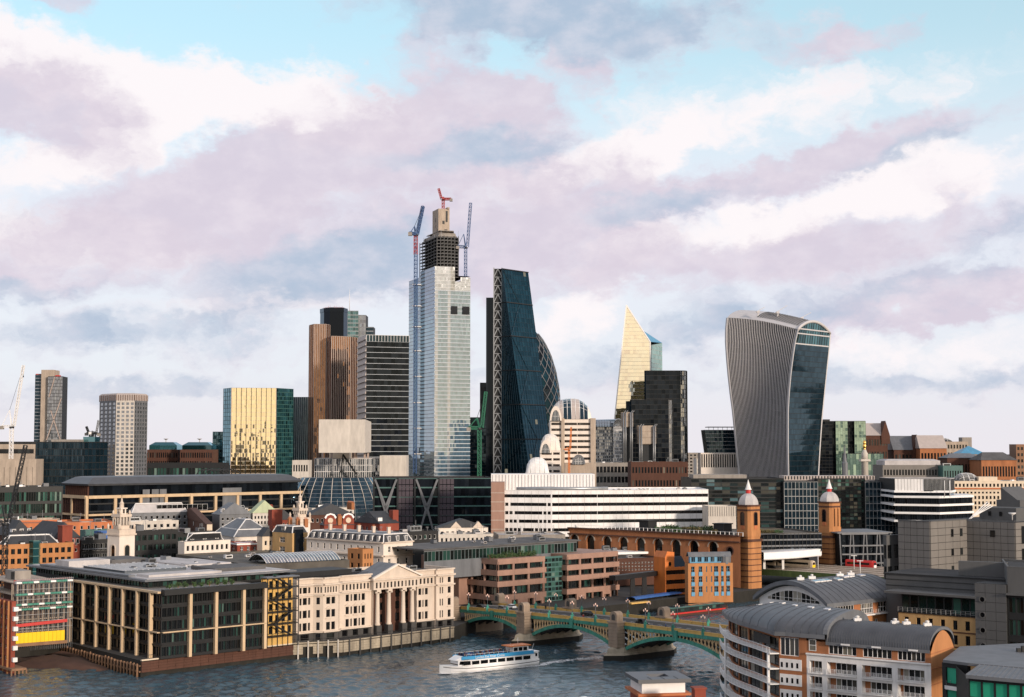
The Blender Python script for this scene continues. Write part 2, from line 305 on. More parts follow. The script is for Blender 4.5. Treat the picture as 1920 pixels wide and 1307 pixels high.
def win_mesh2(w,h,depth,fr,pn,nx,ny,t,sill):
    k = ('2',round(w,2),round(h,2),round(depth,2),fr,pn,nx,ny,t,sill)
    if k not in WM:
        b = MB(); g = MB()
        for i in range(nx):
            for j in range(ny): g.quad((w * i / nx,depth,h * j / ny),(w * (i + 1) / nx,depth,h * j / ny),(w * (i + 1) / nx,depth,h * (j + 1) / ny),(w * i / nx,depth,h * (j + 1) / ny))
        y0,y1 = depth - .07,depth - .004; b.box(0,t,y0,y1,0,h); b.box(w - t,w,y0,y1,0,h); b.box(t,w - t,y0,y1,0,t); b.box(t,w - t,y0,y1,h - t,h)
        for i in range(1,nx): b.box(w * i / nx - t / 2,w * i / nx + t / 2,y0,y1,t,h - t)
        for j in range(1,ny): b.box(t,w - t,y0 + .01,y1,h * j / ny - t / 2,h * j / ny + t / 2)
        if sill: b.box(-.12,w + .12,-.16,depth - .08,-.16,-.01)
        WM[k] = (b.mesh('window',fr),g.mesh('pane',pn))
    return WM[k]
def under(root,*names):
    for ch in reversed(root.children):
        if ch.name.split('.')[0] in names: return ch
    return root
def even(n,L,frac,m0=0.,m1=0.):
    p = (L - m0 - m1) / n; return [(m0 + p * (i + .5 - frac / 2),m0 + p * (i + .5 + frac / 2)) for i in range(n)]
def frame(A,B):
    a = atan2(B[1] - A[1],B[0] - A[0]); L = hypot(B[0] - A[0],B[1] - A[1]); return a,L,(cos(a),sin(a)),(sin(a),-cos(a))
def wall(root,A,B,z0,z1,mt,rows=(),cols=(),depth=.3,fr='white_paint',pn='pane',nx=1,ny=1,t=.09,sill=False,skip=None,join=False,name='wall',wname='window'):
    a,L,d,n = frame(A,B)
    xs = sorted({0.,L,*[x for c in cols for x in c]}); zs = sorted({z0,z1,*[z for r in rows for z in r]})
    P = lambda x,z,o=0.: (A[0] + d[0] * x - n[0] * o,A[1] + d[1] * x - n[1] * o,z)
    op = set(); b = MB(); jw = MB()
    for ri,(ra,rb) in enumerate(rows):
        for ci,(ca,cb) in enumerate(cols):
            if skip and skip(ri,ci): continue
            op.add((xs.index(ca),zs.index(ra)))
            b.quad(P(ca,ra),P(cb,ra),P(cb,ra,depth),P(ca,ra,depth)); b.quad(P(ca,rb,depth),P(cb,rb,depth),P(cb,rb),P(ca,rb))
            b.quad(P(ca,ra),P(ca,ra,depth),P(ca,rb,depth),P(ca,rb)); b.quad(P(cb,ra,depth),P(cb,ra),P(cb,rb),P(cb,rb,depth))
            if join:
                w,h = cb - ca,rb - ra
                for i in range(nx):
                    for j in range(ny): jw.quad(P(ca + w * i / nx,ra + h * j / ny,depth),P(ca + w * (i + 1) / nx,ra + h * j / ny,depth),P(ca + w * (i + 1) / nx,ra + h * (j + 1) / ny,depth),P(ca + w * i / nx,ra + h * (j + 1) / ny,depth))
            elif fr and A[1] < 620:
                wf,wp_ = win_mesh2(cb - ca,rb - ra,depth,fr,pn,nx,ny,t,sill); wo = obj(wname,wf,P(ca,ra),a,root); po_ = bpy.data.objects.new('pane',wp_); C.objects.link(po_); po_.parent = wo
            else:
                obj(wname,win_mesh(cb - ca,rb - ra,depth,fr,pn,nx,ny,t,sill),P(ca,ra),a,root)
    if cols and rows:
        # merge solid cells into rows of strips
        for j in range(len(zs) - 1):
            i = 0
            while i < len(xs) - 1:
                if (i,j) in op: i += 1; continue
                k = i
                while k < len(xs) - 1 and (k,j) not in op: k += 1
                b.quad(P(xs[i],zs[j]),P(xs[k],zs[j]),P(xs[k],zs[j + 1]),P(xs[i],zs[j + 1])); i = k
    else: b.quad(P(0,z0),P(L,z0),P(L,z1),P(0,z1))
    b.build(name,mt,root)
    if join and jw.f: jw.build('window_panes',pn,root,'stuff')
def floors(z0,z1,n,frac,base=0.,top=0.,off=.5):
    p = (z1 - z0 - base - top) / n; return [(z0 + base + p * (i + off - frac / 2),z0 + base + p * (i + off + frac / 2)) for i in range(n)]
def inset(poly,d):
    n = len(poly); out = []
    for i in range(n):
        p,q,r = Vector(poly[i - 1][:2]),Vector(poly[i][:2]),Vector(poly[(i + 1) % n][:2])
        e1 = (q - p).normalized(); e2 = (r - q).normalized(); n1 = Vector((-e1.y,e1.x)); n2 = Vector((-e2.y,e2.x))
        k = 1 + n1.dot(n2); v = (n1 + n2) / max(k,.3); out.append((q.x + v.x * d,q.y + v.y * d))
    return out
def roof(root,poly,z,mt='roof_grey',par=.9,pmat=None,t=.35):
    b = MB(); b.sheet(poly,z - par if par else z)
    b.build('roof',mt,root)
    if par:
        i = inset(poly,t); n = len(poly); p = MB(); o = inset(poly,-.05); zt = z + .02; zb = z - par - .02
        for k in range(n):
            j = (k + 1) % n
            p.quad((*o[k],zt),(*o[j],zt),(*i[j],zt),(*i[k],zt)); p.quad((*i[j],zb),(*i[k],zb),(*i[k],zt),(*i[j],zt)); p.quad((*o[k],z - .25),(*o[j],z - .25),(*o[j],zt),(*o[k],zt))
        p.build('parapet',pmat or mt,root)
UM = []
def unit_meshes():
    for k,(w,d,h,mt) in enumerate([(3,2,1.6,'white'),(5,2.4,2.2,'steel'),(2,2,1.2,'roof_pale'),(4,3,2.6,'lead'),(7,1.4,.9,'steel')]):
        b = MB(); b.box(-w / 2,w / 2,-d / 2,d / 2,.25,h); b.box(-w / 2 + .2,w / 2 - .2,-d / 2 + .2,d / 2 - .2,0,.25,1); b.box(-w * .4,w * .4,-d / 2 - .05,-d / 2 - .002,h * .35,h * .85,1)
        for i in range(max(1,int(w / 2))):
            cx = -w / 2 + (i + .5) * w / max(1,int(w / 2)); b.lathe((cx,0),[(.7,h - .01),(.7,h + .3),(.55,h + .3),(.5,h + .1)],10,1)
        UM.append(b.mesh('roof_unit',[mt,'charcoal']))
unit_meshes()
def clutter(root,poly,z,n,seed=0,sc=1.):
    r = random.Random(seed); p = [Vector(q[:2]) for q in poly]
    a = atan2(p[1].y - p[0].y,p[1].x - p[0].x); done = []; tries = 0
    while len(done) < n and tries < 60:
        tries += 1; u,v = r.uniform(.12,.88),r.uniform(.15,.85); q = p[0].lerp(p[1],u).lerp(p[-1].lerp(p[2 if len(p) > 3 else 1],u),v)
        if any((q - w).length < 7.5 * sc for w in done): continue
        done.append(q); o = obj('roof_unit',r.choice(UM),(q.x,q.y,z),a + r.choice([0,pi / 2]),under(root,'roof','penthouse_roof','roof_membrane')); k = sc * r.uniform(.7,1.2); o.scale = (k,k,k)
def aerials(root,poly,z,n,seed):
    r = random.Random(seed); p = [Vector(q[:2]) for q in poly]
    for k in range(n):
        u,v = r.random(),r.uniform(.2,.9); q = p[0].lerp(p[1],u).lerp(p[-1].lerp(p[2],u),v); h = r.uniform(2.2,5); b = MB(); b.bar((q.x,q.y,z),(q.x,q.y,z + h),.14)
        if k % 2: b.bar((q.x - .7,q.y,z + h * .9),(q.x + .7,q.y,z + h * .9),.1); b.bar((q.x - .5,q.y,z + h * .75),(q.x + .5,q.y,z + h * .75),.1)
        b.build('aerial','steel',root)
def bld(name,label,poly,z1,mt,spec=None,z0=5.,rf='roof_grey',par=.9,pmat=None,cat='building',group=None,units=0,seed=0):
    # spec: {edge index: dict of wall() options with nr rows and nc columns}
    cx = sum(p[0] for p in poly) / len(poly); cy = sum(p[1] for p in poly) / len(poly)
    root = thing(name,label,cat,(cx,cy,z0),group); spec = spec or {}
    for i in range(len(poly)):
        A,B = poly[i],poly[(i + 1) % len(poly)]; s = dict(spec.get(i,{})); L = hypot(B[0] - A[0],B[1] - A[1])
        s['mt'] = s.get('mt',mt)
        if 'nr' in s:
            n = s.pop('nr'); fz = s.pop('fh',.6); s['rows'] = floors(z0,z1,n,fz,s.pop('base',1.),s.pop('top',1.2))
            s['cols'] = even(s.pop('nc'),L,s.pop('fw',.6),s.pop('m0',.5),s.pop('m1',.5))
        wall(root,A,B,z0,z1,**s)
    roof(root,poly,z1,rf,par,pmat or mt)
    if units: aerials(root,poly,z1 - par,units,len(label) * 3)
    if units: clutter(root,poly,z1 - par + .01,units,seed or len(label))
    return root
def curtain(root,A,B,z0,z1,nf,nb,gm,mm=None,jit=.02,band=.0,bt=.3,bm=None,proud=.25,mw=.12,skipm=False,bands='join',A1=None,B1=None):
    # glazed wall: separate panes, each a hair out of true; floor bands and mullions stand proud. A1,B1: top ends when the wall tapers or leans
    A0 = Vector((A[0],A[1],z0)); B0 = Vector((B[0],B[1],z0)); A1 = Vector((*(A1 or A)[:2],z1)); B1 = Vector((*(B1 or B)[:2],z1))
    P = lambda u,v: A0.lerp(B0,u).lerp(A1.lerp(B1,u),v)
    n = (B0 - A0).cross(A1 - A0).normalized(); g = MB()
    for j in range(nf):
        for i in range(nb):
            q = [P(i / nb,j / nf),P((i + 1) / nb,j / nf),P((i + 1) / nb,(j + 1) / nf),P(i / nb,(j + 1) / nf)]
            tx,ty = R.gauss(0,jit),R.gauss(0,jit)
            g.quad(q[0] + n * (-tx - ty),q[1] + n * (tx - ty),q[2] + n * (tx + ty),q[3] + n * (-tx + ty))
    g.build('glazing',gm,root,'stuff')
    if bm:
        mb = MB()
        for j in range(nf + 1):
            v0,v1 = max(0,(j - band / 2) / nf),min(1,(j + band / 2) / nf); o = n * proud
            a,b_,c,d = P(0,v0),P(1,v0),P(1,v1),P(0,v1)
            if bands == 'each': mb = MB()
            mb.add([a - n * .1,b_ - n * .1,c - n * .1,d - n * .1,a + o,b_ + o,c + o,d + o],[(4,5,6,7),(0,1,5,4),(3,7,6,2),(0,4,7,3),(1,2,6,5)])
            if bands == 'each': mb.build('floor_band',bm,root)
        if bands != 'each': mb.build('floor_bands',bm,root,'stuff')
    if mm:
        mb = MB()
        for i in range(nb + 1):
            p,q = P(i / nb,0),P(i / nb,1); o = n * (proud + .06); w = (B0 - A0).normalized() * mw / 2
            mb.add([p - w - n * .1,p + w - n * .1,p + w + o,p - w + o,q - w - n * .1,q + w - n * .1,q + w + o,q - w + o],[(3,2,6,7),(0,3,7,4),(2,1,5,6),(4,7,6,5)])
        mb.build('mullions',mm,root,'stuff')
def lattice(b,p,q,w,n,t=.16,m=0):                  # square lattice boom
    p = Vector(p); q = Vector(q); d = (q - p).normalized(); u = Vector((0,0,1)) if abs(d.z) < .95 else Vector((0,1,0))
    a = d.cross(u).normalized() * w / 2; c = a.cross(d).normalized() * w / 2; o = [-a - c,a - c,a + c,-a + c]
    for k in o: b.bar(p + k,q + k,t,m=m)
    for i in range(n):
        s0,s1 = p.lerp(q,i / n),p.lerp(q,(i + 1) / n)
        for k in range(4): b.bar(s0 + o[k],s1 + o[(k + 1) % 4],t * .7,m=m); b.bar(s1 + o[k],s1 + o[(k + 1) % 4],t * .7,m=m)
def crane(label,base,ztop,jib,apex,mcol,jcol,w=2.,jw=1.4,back=None,cabm='white_paint',nm=None,t=.22,group='tower cranes on the skyline',tie=True):
    base = Vector(base); r = thing('tower_crane',label,'crane',base,group); top = Vector((base.x,base.y,ztop)); jib = Vector(jib)
    b = MB(); lattice(b,base,top,w,nm or max(3,int((ztop - base.z) / w / 1.3)),t); b.build('mast',mcol,r)
    d = jib - top; d.z = 0; d = d.normalized() if d.length > .1 else Vector((1,0,0)); s = Vector((-d.y,d.x,0))
    b = MB(); b.lathe((top.x,top.y),[(w * .8,ztop),(w * .8,ztop + w * .4),(w * .7,ztop + w * .5)],10); b.build('slew_ring','steel_dark',r)
    pj = top + d * w * .7 + Vector((0,0,w * .6)); b = MB(); lattice(b,pj,jib,jw,max(6,int((jib - pj).length / jw / 1.6)),t); b.build('jib',jcol,r)
    bk = top - d * w * 3.2 + Vector((0,0,w * .6)); b = MB(); lattice(b,top + Vector((0,0,w * .6)),bk,jw,4,t); b.build('counter_jib',jcol,r)
    b = MB(); q = bk + Vector((0,0,-.4)); b.box(q.x - w * .6,q.x + w * .6,q.y - w * .6,q.y + w * .6,q.z - w * .8,q.z + w * .3); b.build('counterweight','concrete',r)
    b = MB(); q = top + s * w; b.box(q.x - w * .45,q.x + w * .45,q.y - w * .45,q.y + w * .45,ztop + w * .3,ztop + w * 1.3); b.build('cab',cabm,r)
    ap = top - d * w * .8 + Vector((0,0,apex)); b = MB(); b.bar(top + s * w * .4 + Vector((0,0,w * .6)),ap,t * 1.6); b.bar(top - s * w * .4 + Vector((0,0,w * .6)),ap,t * 1.6); b.bar(bk,ap,t); b.build('a_frame',jcol,r)
    if tie:
        b = MB(); b.bar(ap,pj.lerp(jib,.97),t * .5); h = jib + Vector((0,0,-min(8,(jib.z - base.z) * .2))); b.bar(jib,h,t * .5); b.box(h.x - .4,h.x + .4,h.y - .4,h.y + .4,h.z - 1.2,h.z); b.build('hoist_rope','steel_dark',r)
    return r
# ------------------------------------------------------------------ ground and river
def struct(name,mb,mats,parent=None):
    o = mb.build(name,mats,parent)
    if parent is None: o['kind'] = 'structure'
    return o
DIR = Vector((.74,.673)).normalized()
QZ = 4.5
CN = (-103.6,421.5); QL = (-138.5,464)
EDGE = [(-165 - 3000 * DIR.x,428 - 3000 * DIR.y),(-165,428),(-143.5,449),QL,CN,(-66.5,457.5),(-52,463),(-19.5,499),(-12,524),(25,556),(60,590),(60 + 3000 * DIR.x,590 + 3000 * DIR.y)]
b = MB(); b.sheet(EDGE + [(6000,12000),(-6000,12000)],QZ); north = struct('ground',b,'ground')
b = MB()
for i in range(len(EDGE) - 1):
    p,q = EDGE[i],EDGE[i + 1]; b.quad((*p,-2),(*q,-2),(*q,QZ),(*p,QZ))
struct('river_wall',b,'river_dark')
SB = [(-16 - 3000 * DIR.x,277 - 3000 * DIR.y),(44,331),(75,359),(-16 + 3000 * DIR.x,277 + 3000 * DIR.y)]
b = MB(); b.sheet([(-6000,-12000),(9000,-12000)] + [SB[3],SB[2],SB[1],SB[0]],QZ - .3); struct('ground',b,'ground')
b = MB()
for i in range(3): b.quad((*SB[i + 1],-2),(*SB[i],-2),(*SB[i],QZ - .3),(*SB[i + 1],QZ - .3))
struct('river_wall',b,'river_wall')
def water_mat():
    m_,nt,b = _mat('water'); N = nt.nodes; L = nt.links
    geo = N.new('ShaderNodeNewGeometry')
    def nz(sc,rot,sx,det,rough=.6):
        mp = N.new('ShaderNodeMapping'); mp.inputs['Rotation'].default_value = (0,0,radians(rot)); mp.inputs['Scale'].default_value = (sx,1,1); L.new(geo.outputs['Position'],mp.inputs[0])
        n = N.new('ShaderNodeTexNoise'); n.inputs['Scale'].default_value = sc; n.inputs['Detail'].default_value = det; n.inputs['Roughness'].default_value = rough; L.new(mp.outputs[0],n.inputs['Vector']); return n.outputs['Fac']
    a = nz(.5,-25,.5,6,.6); c = nz(.022,20,.6,4); e = nz(1.1,10,.5,4)
    s1 = N.new('ShaderNodeMath'); s1.operation = 'MULTIPLY_ADD'; L.new(e,s1.inputs[0]); s1.inputs[1].default_value = .22; L.new(a,s1.inputs[2])
    am = N.new('ShaderNodeMapRange'); L.new(c,am.inputs[0]); am.inputs[1].default_value = .38; am.inputs[2].default_value = .62; am.inputs[3].default_value = .45; am.inputs[4].default_value = 1.
    bp = N.new('ShaderNodeBump'); bp.inputs['Distance'].default_value = .35; L.new(am.outputs[0],bp.inputs['Strength']); L.new(s1.outputs[0],bp.inputs['Height']); L.new(bp.outputs[0],b.inputs['Normal'])
    mx = N.new('ShaderNodeMix'); mx.data_type = 'RGBA'; L.new(c,mx.inputs[0]); mx.inputs[6].default_value = (.040,.060,.072,1); mx.inputs[7].default_value = (.046,.096,.130,1); L.new(mx.outputs[2],b.inputs['Base Color'])
    b.inputs['Roughness'].default_value = .04; b.inputs['IOR'].default_value = 1.33; b.inputs['Specular IOR Level'].default_value = .5
water_mat()
b = MB(); b.sheet([(-2600,-1800),(-2100,-2400),(2700,2300),(2200,2800)],-.45); struct('river',b,'water')
def waves():
    # the stretch of river in view: wind ripples as real relief, rougher and calmer patches
    import numpy as np
    rg = np.random.default_rng(3); sp = .62; xs = np.arange(-185,135,sp); ys = np.arange(352,650,sp); X,Y = np.meshgrid(xs,ys); Z = np.zeros_like(X)
    for k in range(54):
        wl = 1.9 * (8.5 / 1.9) ** rg.random(); a = rg.normal(-1.05,.75); kx_,ky_ = np.cos(a) * 2 * np.pi / wl,np.sin(a) * 2 * np.pi / wl
        env = .55 + .45 * np.sin(X * rg.uniform(-.05,.05) + Y * rg.uniform(-.05,.05) + rg.uniform(0,6.3)); Z += env * .0155 * wl * rg.uniform(.5,1.2) * np.sin(kx_ * X + ky_ * Y + rg.uniform(0,6.3) + .8 * np.sin(X * .03 + k) )
    amp = .62 + .38 * np.sin(X * .031 + Y * .052 + 1.5 * np.sin(Y * .021)) * np.cos(X * .017 - Y * .043); Z *= amp
    n,m_ = X.shape; co = np.stack([X,Y,Z],-1).reshape(-1,3).astype(np.float32); ii = np.arange(n * m_).reshape(n,m_)
    q = np.stack([ii[:-1,:-1],ii[:-1,1:],ii[1:,1:],ii[1:,:-1]],-1).reshape(-1,4); me = bpy.data.meshes.new('river'); me.vertices.add(len(co)); me.vertices.foreach_set('co',co.ravel()); me.loops.add(q.size); me.loops.foreach_set('vertex_index',q.ravel().astype(np.int32)); me.polygons.add(len(q)); me.polygons.foreach_set('loop_start',np.arange(0,q.size,4,dtype=np.int32)); me.polygons.foreach_set('use_smooth',np.ones(len(q),dtype=bool)); me.update(calc_edges=True); me.validate()
    me.materials.append(MATS['water']); o = bpy.data.objects.new('river',me); C.objects.link(o); o['kind'] = 'structure'
waves()
# muddy foreshore below the scaffolded site
b = MB(); M_ = [(-146,447),(-140,452),(-137.5,461),(-128,452),(-118,441),(-112,434),(-120,433),(-133,437),(-148,437)]
c0 = (-137,449,2.2); n = len(M_)
ring2 = [((p[0] * .5 + c0[0] * .5),(p[1] * .5 + c0[1] * .5),1.5 + .4 * R.random()) for p in M_]
b.loft([[(p[0],p[1],-.35 if i > 3 else 1.9) for i,p in enumerate(M_)],ring2,[((p[0] * .1 + c0[0] * .9),(p[1] * .1 + c0[1] * .9),2.3) for p in M_]],0,True)
struct('foreshore',b,'mud')
# ------------------------------------------------------------------ far skyline
glass('gl_sunset_gold',(.16,.11,.05),.78,(1,.90,.62),.02,.18,wob=.04)  # reflected sunset gold put into body colour and tint
glass('gl_teal',(.012,.045,.050),.16,(.55,.9,1),.04,.7,wob=.04)
glass('gl_navy',(.008,.018,.026),.05,(.6,.85,1),.05,.35,wob=.04)
glass('gl_lead',(.004,.012,.017),.035,(.35,.75,.95),.03,.5,lit=.004,wob=.03)
glass('gl_tower',(.08,.14,.19),.25,(.78,.92,1),.03,.25,wob=.04)
glass('gl_tower_reflection',(.20,.24,.28),.26,(.95,.97,1),.04,.2,wob=.04)  # paler glass carrying the painted warm reflections
glass('gl_bronze',(.032,.012,.008),.20,(1,.55,.30),.05,.4,wob=.04)
glass('gl_black',(.006,.008,.011),.02,(.7,.85,1),.04,.5,wob=.04)
glass('gl_green',(.10,.16,.13),.30,(.75,1,.88),.04,.3,wob=.04)
glass('gl_grey',(.07,.08,.085),.26,(.9,.95,1),.04,.5,wob=.04)
mat('rib_pale',(.42,.33,.28),.6,var=.1); mat('fin_white',(.50,.48,.48),.5,var=.06); mat('louvre',(.42,.36,.33),.6,var=.1)
mat('band_grey',(.40,.43,.46),.5,var=.1); mat('scalpel_edge',(.85,.80,.76),.4,var=.05)
def mid(poly): return (sum(p[0] for p in poly) / len(poly),sum(p[1] for p in poly) / len(poly))
def tower(name,label,poly,z0=5.,cat='tower',group=None): c = mid(poly); return thing(name,label,cat,(c[0],c[1],z0),group)
def gbox(root,poly,z0,z1,gm,nf,bays,rf='roof_dark',**k):      # glazed box, bays per edge
    for i in range(len(poly)):
        nb = bays[i] if i < len(bays) else 0
        if nb: curtain(root,poly[i],poly[(i + 1) % len(poly)],z0,z1,nf,nb,gm,**k)
        else: b = MB(); A,B_ = poly[i],poly[(i + 1) % len(poly)]; b.quad((*A,z0),(*B_,z0),(*B_,z1),(*A,z1)); b.build('rear_wall','charcoal',root)
    roof(root,poly,z1 + .3,rf,.6)
# slender tower with diagonal braces, far left
Y = 2000; t = thing('office_tower','slender far tower with red crown, cream spine and white diagonal braces','tower',(*XY(92,830,Y),5))
p = front(66,77.5,705,Y + 12,0,30); gbox(t,p,5,zz(702,Y),'gl_navy',34,[3],bm='steel',band=.2)
p = front(77.5,101,694,Y + 6,0,26); b = MB(); b.prism(p,5,zz(693,Y)); b.build('spine','concrete_warm',t)
p = front(90,117.5,706,Y,4,30); z1 = zz(706,Y); gbox(t,p,5,z1,'gl_grey',34,[10],mm='steel_dark',bm='steel_dark',band=.12)
b = MB(); a,c_ = Vector((*p[0],0)),Vector((*p[1],0)); o = Vector((0,-.8,0))
for (u0,y0,u1,y1) in [(.10,745,.48,707),(.0,825,.95,747),(.25,770,.95,826)]:
    b.bar(a.lerp(c_,u0) + o + Vector((0,0,zz(y0,Y))),a.lerp(c_,u1) + o + Vector((0,0,zz(y1,Y))),1.0)
b.build('diagonal_brace','rib_pale',t)
b = MB(); q = front(104,112,702,Y + 8,0,6); b.prism(q,z1 - 1,zz(703,Y)); b.build('crown_rail','red_paint',t)
q = front(67,76,702,Y + 14,0,10); b = MB(); b.prism(q,zz(703,Y),zz(700,Y)); b.build('crown_rail','red_paint',t)
# eight-sided pale tower
Y = 1300; P8 = [XY(187,745,Y + 22),XY(218,745,Y),XY(252.5,745,Y),XY(277,745,Y + 20),XY(277,745,Y + 42),XY(250,745,Y + 60),XY(216,745,Y + 60),XY(187,745,Y + 44)]
t = tower('office_tower','squat eight-sided pale tower with ribbed brown rounded crown',P8); z1 = zz(751,Y)
for i,nc in ((0,4),(1,4),(2,5),(7,3)):
    A,B_ = P8[i],P8[(i + 1) % 8]; L_ = hypot(B_[0] - A[0],B_[1] - A[1])
    wall(t,A,B_,5,z1,'portland' if i == 1 else 'lead',floors(5,z1,27,.62,2,1),even(nc,L_,.62),.35,pn='gl_grey',nx=2,join=True)  # pale front, greyer sides: how light falls on each face put into material
b = MB(); zt = zz(737,Y); b.loft([[(x,y,z1) for x,y in P8],[(x,y,zt - 1.6) for x,y in P8],[(x,y,zt - .5) for x,y in inset(P8,.7)],[(x,y,zt) for x,y in inset(P8,2.2)]]); b.build('crown','louvre',t)
b = MB()
for i in (7,0,1,2):
    A,B_ = P8[i],P8[(i + 1) % 8]; a_,L_,d_,n_ = frame(A,B_)
    for k in range(9): x = L_ * k / 8; b.bar((A[0] + d_[0] * x + n_[0] * .2,A[1] + d_[1] * x + n_[1] * .2,z1),(A[0] + d_[0] * x + n_[0] * .2,A[1] + d_[1] * x + n_[1] * .2,zt - 1.4),.35)
b.build('crown_ribs','bronze',t,'stuff')
# long dark blue glass block, left
p = corner(66,67,158,832,1150,3); p = [p[1],p[2],(p[2][0] + 12,p[2][1] + 22),(p[1][0] + 2,p[1][1] + 40)]
t = tower('office_block','wide dark blue glass block with fine grid left of the pale eight-sided tower',p,cat='building'); gbox(t,p,5,zz(829,1150),'gl_navy',12,[27,6],mm='steel_dark',bm='steel_dark',band=.1)
q = front(156,178,822,1185,0,14); b = MB(); b.prism(q,zz(829,1150) - 2,zz(819,1185)); b.build('plant_room','gl_teal',t); b = MB(); b.prism(front(96,148,827,1172,0,14),zz(829,1150) - 1,zz(824,1172)); b.build('plant_room','concrete',t)
# beige banded block behind it
p = front(-30,66,835,1300,2,30); bld('office_block','beige block with dark window bands at far left edge behind white crane',p,zz(833,1300),'concrete_warm',{0: dict(nr=6,nc=1,fw=.97,fh=.4,pn='pane_dark',fr='charcoal',nx=12)},rf='roof_dark')
b = MB(); b.prism(front(-30,66,830,1310,2,10),zz(833,1300) - 2,zz(828,1310)); o = solo('plant_room',b,'roof_dark','long black rooftop plant deck on the beige block far left','plant room')
p = front(-30,68,858,1120,2,20); bld('concrete_core','bare pale concrete walls of a building site behind the near left crane',p,zz(861,1120),'concrete_warm',{0: dict(nr=1,nc=9,fw=.08,fh=.8,pn='pane_dark',fr='concrete')},rf='concrete')
# mirror block, its gold sunset reflection put into the glass tint
Y = 1400; py = 740; P6 = [XY(419,py,Y + 22),XY(434,py,Y),XY(518,py,Y + 7),XY(550,py,Y + 30),XY(548,py,Y + 60),XY(421,py,Y + 56)]
t = tower('office_tower','mirrored block tinted sunset gold with teal glass sides and gently rounded front',P6); z1 = zz(727,Y); zb = 5
curtain(t,P6[0],P6[1],zb,z1,30,4,'gl_teal',mm='steel_dark',bm='teal_frame',band=.12,proud=.1)
curtain(t,P6[1],P6[2],zb,z1,30,27,'gl_sunset_gold',bm='cream',band=.08,proud=.08,jit=.012)
curtain(t,P6[2],P6[3],zb,z1,30,9,'gl_teal',mm='teal_frame',bm='teal_frame',band=.12,proud=.1)
a_,L_,d_,n_ = frame(P6[1],P6[2])
for k in range(10):
    x = L_ * k / 9; q = Vector((P6[1][0] + d_[0] * x + n_[0] * .4,P6[1][1] + d_[1] * x + n_[1] * .4,zb)); b = MB(); b.bar(q,q + Vector((0,0,z1 - zb)),.45,m=0); b.build('mullion','charcoal' if 0 < k < 9 else 'rib_pale',t)
for A,B_ in ((P6[3],P6[4]),(P6[4],P6[5]),(P6[5],P6[0])): b = MB(); b.quad((*A,5),(*B_,5),(*B_,z1),(*A,z1)); b.build('rear_wall','gl_teal',t)
roof(t,P6,z1,'roof_grey',.6)
p = front(399,420,812,1440,0,25); t = tower('office_block','small dark teal glass block tucked left of the golden block',p,cat='building'); gbox(t,p,5,zz(810,1440),'gl_teal',22,[6],mm='steel_dark',bm='teal_frame',band=.12)
# two brick and glass blocks between
for (a_,c_,py,Y,lb) in [(276,334,829,1380,'dark brick block with glazed green attic right of the pale eight-sided tower'),(338,399,828,1360,'dark brick block with sloping grey glass roof left of the golden block')]:
    p = front(a_,c_,py,Y,0,26); t = bld('office_block',lb,p,zz(843,Y),'brick_brown',{0: dict(nr=7,nc=14,fw=.6,fh=.6,pn='pane_dark',join=True)},rf='roof_dark')
    q = inset(p,1.5); b = MB(); q2 = inset(p,6); b.loft([[(x,y,zz(843,Y) - 1) for x,y in q],[(x,y,zz(835,Y)) for x,y in q],[(x,y,zz(829,Y)) for x,y in q2]]); b.build('glass_attic','gl_teal',t)
    b = MB(); c2 = mid(p); zt = zz(829,Y); b.tube([(c2[0],c2[1],zt - 1),(c2[0],c2[1],zt + 2)],.3); b.lathe((c2[0],c2[1]),[(.3,zt + 2),(2.2,zt + 3),(2.4,zt + 3.2),(.2,zt + 3.1)],12); b.build('roof_dish','concrete_warm',t)
p = front(276,420,866,1200,0,24); bld('office_block','low dark glass block with flat canopy roof below the golden block',p,zz(868,1200),'charcoal',{0: dict(nr=3,nc=24,fw=.8,fh=.6,pn='pane_green',join=True)},rf='roof_dark')
# narrow blue ribbed block
p = front(550,580,746,1500,0,30); t = tower('office_tower','narrow blue block of close vertical fins left of the brown ribbed tower',p); gbox(t,p,5,zz(745,1500),'gl_navy',30,[8],mm='steel',mw=.8,proud=.8)
p = front(548,579,862,1300,0,20); bld('office_block','pale low block with one window band at foot of narrow blue block',p,zz(863,1300),'portland',{0: dict(nr=4,nc=6,fh=.5,pn='pane_dark',join=True)})
# brown ribbed tower of three leaves
Y = 1480; py = 640; t = thing('ribbed_tower','tall brown ribbed tower of stepped leaves around a black core','tower',(*XY(625,830,Y + 20),5))
def leaf(pts,py1,nf,nrib):
    z1 = zz(py1,Y); po = pts
    for i in range(len(po)):
        A,B_ = po[i],po[(i + 1) % len(po)]
        if i < len(nrib) and nrib[i]:
            curtain(t,A,B_,5,z1,nf,nrib[i],'gl_bronze')
            a_,L_,d_,n_ = frame(A,B_)
            for k in range(nrib[i] + 1):
                x = L_ * k / nrib[i]; q = Vector((A[0] + d_[0] * x + n_[0] * .3,A[1] + d_[1] * x + n_[1] * .3,5)); b = MB(); b.bar(q,q + Vector((0,0,z1 - 5)),.30,.6,up=(d_[0],d_[1],0)); b.build('rib','rib_pale',t)
        else: b = MB(); b.quad((*A,5),(*B_,5),(*B_,z1),(*A,z1)); b.build('side_wall','bronze',t)
    roof(t,po,z1 + .4,'roof_dark',.8,'rib_pale')
leaf([XY(580,py,Y + 14),XY(589,py,Y),XY(611,py,Y + 2),XY(618,py,Y + 10),XY(618,py,Y + 34),XY(586,py,Y + 36)],608,44,[3,7,2])
leaf([XY(613.5,py,Y - 4),XY(622,py,Y - 16),XY(657,py,Y - 9),XY(669.5,py,Y + 3),XY(669,py,Y + 24),XY(616,py,Y + 24)],633,41,[3,10,4])
